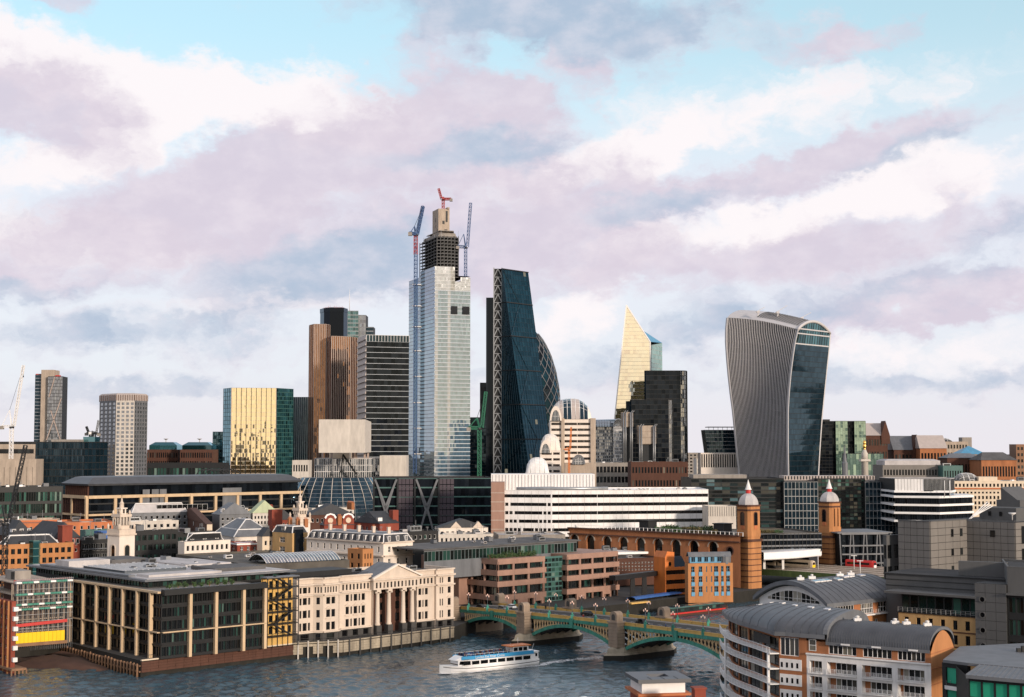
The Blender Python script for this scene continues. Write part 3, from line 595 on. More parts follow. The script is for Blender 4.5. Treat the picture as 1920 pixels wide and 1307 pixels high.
c8 = [XY(600,py,Y + 30),XY(607,py,Y + 20),XY(618,py,Y + 16),XY(644,py,Y + 17),XY(651,py,Y + 26),XY(650,py,Y + 46),XY(626,py,Y + 52),XY(602,py,Y + 46)]
b = MB(); zt = zz(578,Y + 20); b.prism(c8,5,zt - 4); b.prism(inset(c8,-.4),zt - 4,zt); b.prism(inset(c8,2),zt,zt + .8); b.build('core','gl_black',t)
b = MB()
for k in range(14):
    q = Vector((*c8[1],0)).lerp(Vector((*c8[3],0)),k / 13); b.bar((q.x,q.y,zt),(q.x,q.y,zt + R.uniform(.8,2.6)),.25)
b.build('aerial','crane_red',t)
# glass tower with mast behind
Y = 1750; p = front(652,672,583,Y,8,30); t = tower('office_tower','blue glass tower with thin mast peeping out behind brown ribbed tower',p); gbox(t,p,5,zz(583,Y),'gl_teal',46,[4],bm='steel',band=.15,mm='steel')
p = front(671,686,590,Y + 8,0,28); gbox(t,p,5,zz(590,Y),'gl_grey',45,[4],bm='steel',band=.25); p = front(685,700,612,Y + 12,0,24); gbox(t,p,5,zz(612,Y),'gl_navy',42,[3],bm='steel',band=.25)
b = MB(); q = XY(655.5,560,Y + 6); b.tube([(*q,zz(584,Y)),(*q,zz(541,Y))],[.45,.2]); b.build('mast','white',t)
# dark tower with white floor lines
Y = 1350; p = corner(671,687,767,640,Y,17); t = tower('office_tower','dark glass tower with white floor lines and pale louvred flank',p); z1 = zz(628,Y)
curtain(t,p[1],p[2],5,zz(640,Y),31,12,'gl_black',bm='band_grey',band=.07,proud=.3,bands='each',jit=.015)
curtain(t,p[1],p[2],zz(640,Y),z1,1,14,'gl_navy',mm='white',mw=.3)
b = MB(); A,B_ = p[0],p[1]; b.quad((*A,5),(*B_,5),(*B_,z1),(*A,z1)); b.build('flank','louvre',t); a_,L_,d_,n_ = frame(A,B_)
for k in range(29):
    z = 8 + k * (z1 - 12) / 28; b = MB(); b.add([(A[0],A[1],z),(B_[0],B_[1],z),(B_[0] + n_[0] * 1.1,B_[1] + n_[1] * 1.1,z),(A[0] + n_[0] * 1.1,A[1] + n_[1] * 1.1,z - 1),(A[0],A[1],z + 3.6),(B_[0],B_[1],z + 3.6)],[(0,3,2,1),(3,0,4),(1,2,5),(2,3,4,5)]); b.build('louvre','louvre',t)
for i in (2,3): b = MB(); A,B_ = p[i],p[(i + 1) % 4]; b.quad((*A,5),(*B_,5),(*B_,z1),(*A,z1)); b.build('rear_wall','charcoal',t)
roof(t,p,z1 + .2,'roof_dark',.8,'white')
# pale panelled box on stilts over a glass podium
Y = 1000; p = corner(598,617,696,800,Y,3); t = tower('panelled_block','pale beige panelled box raised on columns above a glass podium',p,cat='building'); za,zb,zc = zz(848,Y),zz(791,Y),zz(860,Y)
A,B_ = p[1],p[2]; a_,L_,d_,n_ = frame(A,B_)
for r_ in range(3):
    for k in range(10):
        x0,x1 = L_ * k / 10 + .04,L_ * (k + 1) / 10 - .04; q0,q1 = za + (zb - za) * r_ / 3 + .05,za + (zb - za) * (r_ + 1) / 3 - .05; b = MB()
        b.add([(A[0] + d_[0] * x + n_[0] * o,A[1] + d_[1] * x + n_[1] * o,z) for o in (0,.2) for z in (q0,q1) for x in (x0,x1)],[(4,5,7,6),(0,1,5,4),(2,6,7,3),(0,4,6,2),(1,3,7,5)]); b.build('panel','louvre',t)
b = MB(); b.prism(p,za,zb); b.build('box_body','portland',t)
for r_ in range(3): b = MB(); q0 = za + (zb - za) * r_ / 3; q1 = za + (zb - za) * (r_ + 1) / 3; D_,E_ = p[0],p[1]; n2 = frame(D_,E_)[3]; b.quad(*[(x + n2[0] * .15,y + n2[1] * .15,z) for (x,y),z in ((D_,q0 + .1),(E_,q0 + .1),(E_,q1),(D_,q1))]); b.build('side_panel',['lead','lead','grey_panel_light'][2 - r_],t)
for px in (605,622,662,668,684,690): b = MB(); q = XY(px,850,Y + 3); b.bar((*q,zc - 1),(*q,za + .5),1.3); b.build('column','rib_pale',t)
b = MB(); b.prism(front(617,655,855,Y + 8,0,14),zc - 1,za + .5); b.build('core','cream',t)
p = front(590,712,862,Y - 6,2,40); gbox(t,p,5,zc,'gl_grey',12,[30],'roof_pale',mm='white',mw=.25,bm='white',band=.08); p = front(712,762,862,Y - 12,2,44); b = MB(); b.prism(p,5,zz(854,Y)); b.build('end_block','portland',t)
q = Vector((*XY(668,886,985),zz(889,985))); e1 = Vector((*XY(643,851,985),zz(852,985))); k1 = Vector((*XY(640,880,985),zz(884,985)))
r_ = thing('crane_boom','dark cranked concrete boom in front of the pale panelled box','crane',(q.x,q.y,5)); b = MB(); lattice(b,(q.x,q.y,5),q,1.2,8,.3); b.build('mast','charcoal',r_); b = MB(); b.bar(q,e1,1.1); b.build('boom','charcoal',r_); b = MB(); b.bar(e1,k1,.7); b.lathe((k1.x,k1.y),[(.3,k1.z - 1),(1.2,k1.z),(.4,k1.z + .8)],8); b.build('hose','charcoal',r_)
# tallest tower, unfinished
Y = 1425; TD = 20; p = corner(767,815.5,882,512,Y,TD); t = tower('unfinished_tower','tallest tower, pale glass below an unclad concrete frame and core',p)
A,Cc,B_ = p[0],p[1],p[2]; V2 = lambda a,c_,u: (a[0] + (c_[0] - a[0]) * u,a[1] + (c_[1] - a[1]) * u)
zl,zh,zm = zz(512,Y + 10),zz(499,Y),zz(520,Y + 10); zbase = zz(890,Y)
curtain(t,A,V2(A,Cc,.22),5,zl,62,4,'gl_tower',bm='steel',band=.12,proud=.2,jit=.006); curtain(t,V2(A,Cc,.36),V2(A,Cc,.47),5,zl,62,2,'gl_tower',bm='steel',band=.12,proud=.2)
curtain(t,V2(A,Cc,.22),V2(A,Cc,.36),5,zl,62,2,'gl_navy'); curtain(t,V2(A,Cc,.47),V2(A,Cc,.62),5,zh,64,2,'gl_navy',bm='steel_dark',band=.3)
curtain(t,V2(A,Cc,.62),Cc,5,zh,64,5,'gl_tower',bm='steel',band=.14,proud=.2,jit=.006)
zs = zz(545,Y); nfl = 54
# right face: strips of glazing, warm reflection streaks put into the paler ones, with a white band at each floor
strips = [(0,.09,zh,'gl_tower_reflection',2),(.09,.36,zh,'gl_tower',6),(.36,.44,zh,'gl_tower_reflection',2),(.44,.56,zh,'gl_tower',3),(.56,.72,zh - 14,'gl_tower',4),(.72,1,zm,'gl_tower',7)]
for (u0,u1,zt,gm,nb) in strips:
    curtain(t,V2(Cc,B_,u0),V2(Cc,B_,u1),5,zs,nfl,nb,gm,jit=.006); curtain(t,V2(Cc,B_,u0),V2(Cc,B_,u1),zs,zt,7,nb,'gl_tower_reflection' if u0 not in (.44,) else 'gl_grey',jit=.006,bm='white',band=.06,proud=.1)
a_,L_,d_,n_ = frame(Cc,B_)
for k in range(nfl + 1):
    z = 5 + (zs - 5) * k / nfl; b = MB(); n3 = Vector((n_[0],n_[1],0))
    for (u0,u1) in ((0,.40),(.40,.68),(.68,1)):
        q0,q1 = Vector((*V2(Cc,B_,u0),z)),Vector((*V2(Cc,B_,u1),z)); b.add([q0 + n3 * .05,q1 + n3 * .05,q1 + n3 * .55,q0 + n3 * .55,*[x + Vector((0,0,.75)) for x in (q0 + n3 * .05,q1 + n3 * .05,q1 + n3 * .35,q0 + n3 * .35)]],[(0,3,2,1),(3,7,6,2),(4,5,6,7),(0,4,7,3),(1,2,6,5)])
    b.build('floor_band','band_grey',t)
for u0,u1 in ((.46,.62),(.78,.96)):
    zq0,zq1 = zz(588,Y),zz(573,Y)
    for k in range(10):
        q = V2(Cc,B_,u0 + (u1 - u0) * k / 9); b = MB(); b.bar((q[0] + n_[0] * .8,q[1] + n_[1] * .8,zq0),(q[0] + n_[0] * .8,q[1] + n_[1] * .8,zq1),.55); b.build('louvre_bar','steel_dark',t)
b = MB(); D4 = p[3]
for (P1,P2,z1) in ((B_,D4,zm),(D4,A,zl)): b.quad((*P1,5),(*P2,5),(*P2,z1),(*P1,z1))
b.build('rear_wall','gl_tower',t); b = MB(); b.sheet(p,zl - 3); b.build('deck','concrete',t)
fp = inset(p,3); fp = [V2(fp[0],fp[1],.30),fp[1],V2(fp[1],fp[2],.72),V2(fp[3],fp[2],.7)]
z0f = zl - 4; zt = zz(443,Y); n = 12
for k in range(n + 1):
    z = z0f + (zt - z0f) * k / n; b = MB(); b.prism(inset(fp,R.uniform(-.6,.5)),z - .35,z + .35); b.build('floor_slab','grey_panel',t)
for i in range(4):
    P1,P2 = fp[i],fp[(i + 1) % 4]
    for k in range(6):
        q = V2(P1,P2,k / 6); b = MB(); b.bar((*q,z0f),(*q,zt + R.uniform(0,3)),.7); b.build('frame_column','grey_panel',t)
b = MB(); b.prism(inset(fp,4.5),z0f,zt); b.build('inner_core','charcoal',t)
u8 = inset(fp,2.5); b = MB(); b.prism(u8,zt,zz(436,Y)); b.build('formwork_deck','concrete',t)
for k in range(3): b = MB(); b.prism(inset(fp,1.5 + k * 1.5),zz(441 - k * 5.5,Y),zz(439.6 - k * 5.5,Y)); b.build('formwork_deck','concrete',t)
b = MB()
for k in range(22):
    q = V2(fp[R.choice([0,1])],fp[R.choice([1,2])],R.random()); b.bar((*q,zt),(*q,zt + R.uniform(2,9)),.22)
b.build('safety_poles','steel',t)
co = corner(811,822,843,400,Y + 16,TD); z0c,z1c = zt - 2,zz(391,Y + 16); b = MB(); b.prism(co,z0c,z1c); b.prism(corner(835,839,843,400,Y + 17,TD),z1c,z1c + 1.5); b.build('concrete_core','concrete_warm',t)
for (px,py,w,h) in ((817,413,1.2,4),(817,425,1.2,3),(831.5,417,2.2,3.2),(837.5,406,2.0,11),(836,433,3,3)):
    q = hit(co[1],radians(TD),px,py) if px > 822 else hit(co[1],radians(TD + 90),px,py); nn = n_ if px > 822 else frame(A,Cc)[3]; dd = d_ if px > 822 else frame(A,Cc)[2]
    b = MB(); z = zz(py,q[1]); b.quad(*[(q[0] + nn[0] * .12 + dd[0] * x,q[1] + nn[1] * .12 + dd[1] * x,z + e) for x,e in ((-w / 2,-h / 2),(w / 2,-h / 2),(w / 2,h / 2),(-w / 2,h / 2))]); b.build('core_opening','charcoal',t)
crane('red luffing crane perched on the concrete core of the tallest tower',(*XY(831,390,Y + 25),z1c),zz(376,Y + 25),at(822.5,354,Y + 25),2,'crane_red','crane_red',2.4,2,t=.55,tie=False,cabm='crane_red')
crane('blue luffing crane on a red and blue mast left of the tallest tower',(*XY(779.5,512,Y - 2),zz(888,Y)),zz(443,Y),at(793,387,Y + 8),9,'crane_blue','crane_blue',3.0,2.2,t=.55)
b = MB(); q = XY(779.5,460,Y - 2); lattice(b,(*q,zz(478,Y)),(*q,zz(444,Y)),3.3,5,.6); solo('crane_mast_collar',b,'crane_red','red upper mast section of the crane left of the tallest tower','crane mast')
for py in (534,574,613,658,706,755,803,851): b = MB(); q = Vector((*XY(779.5,py,Y - 3),zz(py,Y))); b.box(q.x - 3,q.x + 5,q.y,q.y + 9,q.z - .4,q.z + .4); b.build('crane_tie','white',t)
crane('slim blue luffing crane standing up from right shoulder of the tallest tower',(*XY(873,520,Y + 14),zm - 1),zz(466,Y + 14),at(882.5,381,Y + 16),14,'crane_blue','crane_blue',2.6,2.4,t=.5,tie=False)
# sloping wedge tower
Y = 1450; t = thing('wedge_tower','dark teal glass wedge tower with sloping face and laddered truss edge','tower',(*XY(970,830,Y),5)); z0 = 5; zt = zz(503,Y)
def pt(px,py,Y): return at(px,py,Y)
T0 = pt(941,504,Y); T1 = pt(990,511,Y + 34)                   # top of the sloping face
G0 = Vector((*XY(1002,886,Y - 38),z0)); G1 = Vector((*XY(1047,886,Y + 2),z0)); Bk0 = Vector((*XY(941,886,Y),z0))
def slab(name,q,nf,nb,gm,fm,proud=.35,sub=7):
    g = MB(); P = lambda u,v: q[0].lerp(q[1],u).lerp(q[3].lerp(q[2],u),v); n = (q[1] - q[0]).cross(q[3] - q[0]).normalized()
    for j in range(nf):
        for i in range(nb):
            w = [P(i / nb,j / nf),P((i + 1) / nb,j / nf),P((i + 1) / nb,(j + 1) / nf),P(i / nb,(j + 1) / nf)]; e = R.gauss(0,.02); g.quad(w[0] - n * e,w[1] + n * e,w[2] + n * e,w[3] - n * e)
    g.build(name,gm,t,'stuff')
    for j in range(0,nf + 1,sub): b = MB(); b.bar(P(0,j / nf) + n * .3,P(1,j / nf) + n * .3,1.2,.9); b.build('belt','steel_dark' if fm == 0 else fm,t)
    b = MB()
    for j in range(nf + 1): b.bar(P(0,j / nf) + n * .1,P(1,j / nf) + n * .1,.25)
    for i in range(nb + 1): b.bar(P(i / nb,0) + n * .1,P(i / nb,1) + n * .1,.25)
    b.build('glazing_bars','gl_navy',t,'stuff'); return P
Ps = slab('sloping_glazing',[G0,G1,T1,T0],49,10,'gl_lead',0)
Pw = slab('flank_glazing',[Bk0,G0,T0 + Vector((.6,-.3,0)),T0],49,9,'gl_lead',0)
b = MB()
for k in range(7): b.bar(Pw(0 if k % 2 else .98,k / 7) + Vector((-.2,-.3,0)),Pw(.98 if k % 2 else 0,(k + 1) / 7) + Vector((-.2,-.3,0)),.45)
for k in range(7): b.bar(Ps(.02 if k % 2 else .5,k / 7) + Vector((0,-.7,.2)),Ps(.5 if k % 2 else .02,(k + 1) / 7) + Vector((0,-.4,.2)),.3)
b.build('mega_brace','gl_navy',t)
bk1 = Vector((G1.x - 40,G1.y + 25,z0)); bt = Vector((T1.x - 10,T1.y + 8,zt)); b = MB(); b.add([G1,bk1,bt,T1],[(0,1,2,3)]); b.add([T0,T1,bt,Vector((T0.x - 8,T0.y + 6,zt))],[(0,1,2,3)]); b.build('rear_wall','gl_lead',t)
f = front(926,941,505,Y + 4,0,14); b = MB(); b.prism(f,z0,zt); b.build('truss_core','charcoal',t)
a,c_ = Vector((*f[0],0)),Vector((*f[1],0)); o = Vector((0,-.7,0)); n = 28
for k in range(n):
    za,zb = z0 + (zt - z0) * k / n,z0 + (zt - z0) * (k + 1) / n; b = MB(); m2 = a.lerp(c_,.5)
    b.bar(a + o + Vector((0,0,za)),m2 + o + Vector((0,0,zb)),.8); b.bar(c_ + o + Vector((0,0,za)),m2 + o + Vector((0,0,zb)),.8); b.bar(a + o + Vector((0,0,za)),c_ + o + Vector((0,0,za)),.6); b.build('truss_brace','steel',t)
for q in (a,c_): b = MB(); b.bar(q + o + Vector((0,0,z0)),q + o + Vector((0,0,zt + 1)),1.0); b.build('truss_chord','steel',t)
p = front(911.5,926,558,Y + 10,0,18); b = MB(); b.prism(p,5,zz(558,Y + 10)); b.build('lift_core','gl_black',t)
# rounded bullet tower peeping out
Y = 1600; cx,cy = XY(1001,760,Y); t = thing('bullet_tower','rounded bullet-shaped tower with diamond lattice half hidden behind the wedge','tower',(cx,cy,5))
prof = [(24,5),(26.5,40),(28.3,75),(28.6,100),(27,125),(23.5,145),(18,163),(11,177),(4,186),(.3,189)]
def rad(z):
    for (r0,a0),(r1,a1) in zip(prof,prof[1:]):
        if a0 <= z <= a1: return r0 + (r1 - r0) * (z - a0) / (a1 - a0)
    return .3
b = MB(); b.lathe((cx,cy),[(rad(5 + 184 * k / 40),5 + 184 * k / 40) for k in range(41)],36,0,False); b.build('glazing','gl_lead',t)
b = MB()
for s_ in (1,-1):
    for k in range(18):
        pts = [(cx + (rad(z) + .3) * cos(2 * pi * k / 18 + s_ * z * .024),cy + (rad(z) + .3) * sin(2 * pi * k / 18 + s_ * z * .024),z) for z in range(5,186,6)]
        b.tube(pts,.55,4)
b.build('diamond_lattice','lead',t)
b = MB(); 
for k in range(6):
    pts = [[(cx + (rad(z) + .18) * cos(2 * pi * (k + u) / 6 + z * .024),cy + (rad(z) + .18) * sin(2 * pi * (k + u) / 6 + z * .024),z) for u in (0,.12,.24,.34)] for z in range(5,180,5)]; b.loft(pts,0,False,False,False)
b.build('dark_spiral','gl_black',t)
# dark slab and blue block behind the wedge, with green crane
p = front(900,927,718,1600,0,25); t = tower('office_tower','plain black slab showing left of the wedge tower',p); gbox(t,p,5,zz(718,1600),'gl_black',30,[6],mm='charcoal')
p = front(880,912,783,1550,0,22); t = tower('office_block','low dark blue block between tallest tower and wedge tower',p,cat='building'); gbox(t,p,5,zz(783,1550),'gl_navy',24,[6],bm='steel_dark',band=.2)
crane('green luffing crane with raised jib at foot of the wedge tower',(*XY(899,870,1150),5),zz(806,1150),at(911,735,1150),9,'crane_green','crane_green',2.6,2,t=.7)
# round-topped banded building
Y = 950; t = thing('vaulted_building','cream and brown banded building with rounded glass vault on top','building',(*XY(1070,860,Y + 15),5)); p = front(1032,1115,790,Y,0,36); z1 = zz(786,Y)
A,B_ = p[0],p[1]; L_ = hypot(B_[0] - A[0],B_[1] - A[1]); rows = floors(zz(890,Y),z1,9,.42,1,1.2)
wall(t,A,B_,5,z1,'stone_white',rows,[(L_ * .02,L_ * .24),(L_ * .32,L_ * .60),(L_ * .61,L_ * .90)],.5,'brick_brown','pane_dark',7,1)
b = MB(); b.prism([p[1],p[2],p[3],p[0],(p[0][0],p[0][1] + .6),(p[1][0],p[1][1] + .6)],5,z1); b.build('side_wall','stone_white',t)
for (u0,u1) in ((.245,.315),(.905,1.02)): b = MB(); q0,q1 = V2(A,B_,u0),V2(A,B_,u1); b.box(q0[0],q1[0],q0[1] - 1.6,q0[1] - .01,5,z1 + .6); b.build('pilaster','concrete_warm',t)
def pillow(x0,x1,y0,y1,zb,h,strips,root):
    n = len(strips); Q = lambda u,v: (x0 + (x1 - x0) * u,y0 + (y1 - y0) * v,zb + h * (max(0,1 - abs(2 * u - 1) ** 2.6) ** .5) * (max(0,1 - abs(2 * v - 1) ** 2.2) ** .5))
    for i,mt in enumerate(strips):
        b = MB(); m_ = 3; b.loft([[Q((i + k / m_) / n,v / 12) for k in range(m_ + 1)] for v in range(13)],0,True,False,False); b.build('vault_strip',mt,root)
    b = MB()
    for i in range(n + 1): b.tube([Q(i / n,v / 12) for v in range(13)],.22,4)
    for j in range(1,12): b.tube([Q(u / 14,j / 12) for u in range(15)],.1,4)
    b.build('vault_rib','white',root)
pillow(A[0] + .3,B_[0] - 1.6,A[1] - .4,A[1] + 30,z1,zz(752,Y) - z1 + 2,['stone_white','stone_white','louvre','gl_navy','gl_navy','louvre','louvre','gl_navy','gl_navy','stone_white'],t)
def arch_end(root,cx,y,zb,w,h,mtf,mtg):
    n = 14; o = [(cx + w / 2 * cos(pi * k / n),zb + h * sin(pi * k / n)) for k in range(n + 1)]; i_ = [(cx + w * .36 * cos(pi * k / n),zb + h * .72 * sin(pi * k / n)) for k in range(n + 1)]
    b = MB(); b.loft([[(x,y,z) for x,z in o],[(x,y,z) for x,z in i_],[(x,y + .8,z) for x,z in i_]],0,False,False,False); b.loft([[(x,y + 3,z) for x,z in o],[(x,y,z) for x,z in o]],0,False,False,False); b.build('arch',mtf,root)
    b = MB(); b.add([(x,y + .5,z) for x,z in i_],[tuple(range(n,-1,-1))]); b.build('arch_window',mtg,root); b = MB()
    for k in range(-2,3): x = cx + k * w * .12; b.bar((x,y + .35,zb),(x,y + .35,zb + h * .72 * sqrt(max(.02,1 - (k * .12 / .36) ** 2))),.18)
    b.bar((cx - w * .33,y + .35,zb + h * .3),(cx + w * .33,y + .35,zb + h * .3),.18); b.build('arch_glazing_bar','white',root)
arch_end(t,at(1042,780,Y - 3).x,Y - 3,z1 - 1,7.4,zz(757,Y) - z1 - .5,'stone_white','gl_navy')
t = thing('vaulted_wing','small round-topped cream wing left of the banded vaulted building','building',(*XY(1032,870,Y - 8),5)); p = front(1013,1052,845,Y - 18,0,22); z1 = zz(845,Y - 18); L_ = hypot(p[1][0] - p[0][0],p[1][1] - p[0][1])
wall(t,p[0],p[1],5,z1,'stone_white',floors(zz(888,Y),z1,4,.4),[(.8,L_ * .55),(L_ * .62,L_ - .8)],.4,'brick_brown','pane_dark',6,1); b = MB(); b.prism([p[1],p[2],p[3],p[0],(p[0][0],p[0][1] + .5),(p[1][0],p[1][1] + .5)],5,z1); b.build('side_wall','stone_white',t)
pillow(p[0][0],p[1][0],p[0][1] - .3,p[0][1] + 20,z1,zz(817,Y) - z1 + 1,['stone_white'] * 4,t); arch_end(t,at(1023,840,Y - 20).x,Y - 20.5,z1 - 1.5,7,zz(824,Y) - z1 + 1,'stone_white','gl_navy')
p = front(1060,1118,868,Y - 40,0,14); t = bld('stone_block','plain beige stone block with round window at foot of the vaulted building',p,zz(868,Y - 40),'concrete_warm',{0: dict(nr=1,nc=4,fw=.2,fh=.2,pn='pane_dark')}); arch_end(t,at(1085,860,Y - 42).x,Y - 42,zz(868,Y - 40) - .9,8,6,'lead','gl_grey')
crane('small orange crane in front of the banded vaulted building',(*XY(1067,880,905),30),zz(845,905),at(1071,801,905),2,'orange_paint','orange_paint',1.0,.8,t=.3,tie=False)
b = MB(); p = front(986,1030,880,900,0,20); zq = zz(887,900); t = thing('white_dome_roof','bulging white tented roof below the small vaulted wing','building',(*mid(p),5)); b.prism(p,5,zq); b.build('wall','stone_white',t); pillow(p[0][0],p[1][0],p[0][1],p[0][1] + 18,zq,zz(858,900) - zq,['white'] * 5,t)
# steel-ducted building with arched atrium
Y = 1270; t = thing('ducted_building','grey steel building with arched glass atrium and beige service towers','building',(*XY(1150,860,Y + 20),5)); p = front(1113,1168,800,Y + 12,0,36); z1 = zz(800,Y)
gbox(t,p,5,z1,'gl_grey',28,[16],mm='steel',mw=.5,bm='steel',band=.3,proud=.5)
n = 12; x0,x1 = at(1150,800,Y).x,at(1169,800,Y).x
b = MB(); w = (x1 - x0) / 2; cxx = (x0 + x1) / 2; pr = [(w * cos(pi * k / n),6.5 * sin(pi * k / n)) for k in range(n + 1)]
xl = at(1114,800,Y).x
b.loft([[(cxx + q[0],Y,z1 + q[1]) for q in pr],[(cxx - 18 + q[0],Y + 30,z1 + q[1]) for q in pr]],0,True,False,False); b.loft([[(xl,Y + 8 + q[0],z1 + q[1] * .8) for q in pr],[(cxx,Y + 8 + q[0],z1 + q[1] * .8) for q in pr]],0,True,False,False); b.build('atrium_vault','gl_grey',t)
b = MB(); b.tube([(cxx + q[0],Y - .2,z1 + q[1]) for q in pr],.4,4)
for k in range(1,n): b.bar((cxx,Y - .2,z1),(cxx + pr[k][0],Y - .2,z1 + pr[k][1]),.22)
for k in range(9): xx = xl + (cxx - xl) * k / 9; b.tube([(xx,Y + 8 + q[0] * 1.01,z1 + q[1] * .82) for q in pr],.25,4)
b.build('atrium_rib','steel',t)
q = front(1150,1168,820,Y - 1,0,3); gbox(t,q,5,z1,'gl_grey',26,[9],mm='white',mw=.3,bm='white',band=.2)
for (a_,c_,y0,y1,yb) in ((1166,1187,772,800,860),(1196,1230,797,832,885)):
    for k in range(3):
        za,zb = zz(y1 - (y1 - y0) * k / 3,Y - 30),zz(y1 - (y1 - y0) * (k + 1) / 3,Y - 30) - .4; f = front(a_,c_,y0,Y - 30,0,12); b = MB(); b.prism(f,za,zb); b.prism(inset(f,.5),za - .4,za); b.build('service_pod','concrete_warm',t)
    b = MB()
    for px in (a_ + 3,a_ + 7,c_ - 5,c_ - 2): q = XY(px,y1,Y - 31.5); b.tube([(*q,zz(yb + 20,Y)),(*q,zz(y0 + 4,Y)),(q[0] + 2,q[1] + 1,zz(y0,Y))],.55,8)
    b.build('duct','steel',t); b = MB(); f = front(a_ + 2,c_ - 4,y1,Y - 28,0,9); b.prism(f,5,zz(y1,Y - 30) - .3); b.build('service_shaft','steel_dark',t)
p = front(1116,1186,866,1120,0,30); bld('office_block','grey block of stacked concrete frames below the ducted building',p,zz(868,1120),'concrete',{0: dict(nr=6,nc=10,fw=.8,fh=.6,pn='pane_dark',join=True)},rf='roof_grey',units=4)
# black curved tower in three steps
Y = 1300; t = thing('stepped_tower','black glass tower in three curved overlapping steps','tower',(*XY(1240,830,Y + 12),5))
def blade(pl,pr,py,Yo,nb,rr):
    z1 = zz(py,Y); e = [XY(pr - rr,py,Yo),*[XY(pr - rr + rr * sin(a),py,Yo + 6 * (1 - cos(a))) for a in (pi / 6,pi / 3,pi / 2)]]; po = [XY(pl,py,Yo + 4),XY(pl + 3,py,Yo)] + e + [XY(pr,py,Yo + 22),XY(pl,py,Yo + 22)]
    for i in range(len(po)):
        A,B_ = po[i],po[(i + 1) % len(po)]
        if i == 1: curtain(t,A,B_,5,z1,int((z1 - 5) / 4),nb,'gl_black',mm='charcoal',bm='charcoal',band=.1)
        elif i in (2,3,4): curtain(t,A,B_,5,z1,int((z1 - 5) / 4),2,'gl_grey',bm='charcoal',band=.1,mm='charcoal' if i > 2 else 'white')  # same dark glass in truth; the rounded end's reflection painted as paler glass
        else: b = MB(); b.quad((*A,5),(*B_,5),(*B_,z1),(*A,z1)); b.build('side_wall','gl_black',t)
    roof(t,po,z1 + .4,'roof_dark',.5)
blade(1208,1288,694,Y + 14,9,12); blade(1181,1262,750,Y,10,8); blade(1173.5,1186,752,Y + 16,2,3)
p = front(1183,1290,865,1060,0,30); bld('office_block','brown-black block with rows of small bright windows below the black stepped tower',p,zz(866,1060),'brick_brown',{0: dict(nr=5,nc=18,fw=.55,fh=.45,pn='pane',join=True)},rf='roof_dark',units=5)
# pointed blade tower, reflected gold painted into its front
Y = 1400; t = thing('pointed_tower','glass blade tower tinted with reflected sunset gold, rising to a sharp tilted point','tower',(*XY(1192,830,Y + 12),5))
ap = at(1174.4,572,Y + 6); sh = at(1219,641,Y + 5); zg = 5
gl = Vector((*XY(1134,830,Y + 2),zg)); gr = Vector((*XY(1221,830,Y + 2),zg)); tb = at(1241.5,643,Y + 36); gb = Vector((*XY(1243,830,Y + 36),zg)); pk = at(1203,618,Y + 28)
def clipface(name,poly,gm,nx,ny):
    # panes between the sloping edges of a tapering face
    o = poly[0]; u = (poly[1] - poly[0]).normalized(); n = (poly[1] - poly[0]).cross(poly[2] - poly[0]).normalized(); v = n.cross(u); W_ = [((q - o).dot(u),(q - o).dot(v)) for q in poly]
    zt = max(w[1] for w in W_); g = MB(); bars = MB()
    def span(y):
        xs = []
        for (a,c_) in zip(W_,W_[1:] + W_[:1]):
            if (a[1] - y) * (c_[1] - y) <= 0 and a[1] != c_[1]: xs.append(a[0] + (c_[0] - a[0]) * (y - a[1]) / (c_[1] - a[1]))
        return (min(xs),max(xs)) if len(xs) > 1 else (xs[0],xs[0]) if xs else (0,0)
    pw = max(w[0] for w in W_) / nx; P3 = lambda x,y,k=0: o + u * x + v * y + n * k
    for j in range(ny):
        y0,y1 = zt * j / ny + 1e-4,zt * (j + 1) / ny - 1e-4; s0,s1 = span(y0),span(y1); m_ = max(1,round((s0[1] - s0[0]) / pw))
        for i in range(m_):
            e = R.gauss(0,.012); f0,f1 = i / m_,(i + 1) / m_; X = lambda s,f: s[0] + (s[1] - s[0]) * f
            g.quad(P3(X(s0,f0),y0,-e),P3(X(s0,f1),y0,e),P3(X(s1,f1),y1,e),P3(X(s1,f0),y1,-e))
        bars.bar(P3(s0[0],y0,.08),P3(s0[1],y0,.08),.18)
    g.build(name,gm,t,'stuff'); bars.build('floor_lines','louvre',t,'stuff')
glass('gl_scalpel_sunset',(.42,.33,.15),.72,(1,.95,.78),.02,.12,wob=.05)  # neutral glass; sunset reflection painted in as gold body and tint
clipface('front_glazing',[gl,gr,sh,ap],'gl_scalpel_sunset',16,54); clipface('side_glazing',[gr,gb,tb,sh],'gl_green',8,38)
b = MB(); b.add([sh,tb,pk],[(0,1,2)]); b.add([ap,sh,pk],[(0,1,2)]); b.build('sloping_roof','blue_glazed',t); b = MB(); b.add([gb,gl,ap,pk,tb],[(0,1,2,3,4)]); b.build('rear_wall','gl_navy',t)
for q0,q1 in ((gl,ap),(ap,sh),(gr,sh)): b = MB(); b.bar(q0 + Vector((0,-.3,0)),q1 + Vector((0,-.3,0)),1.0); b.build('edge_trim','scalpel_edge',t)
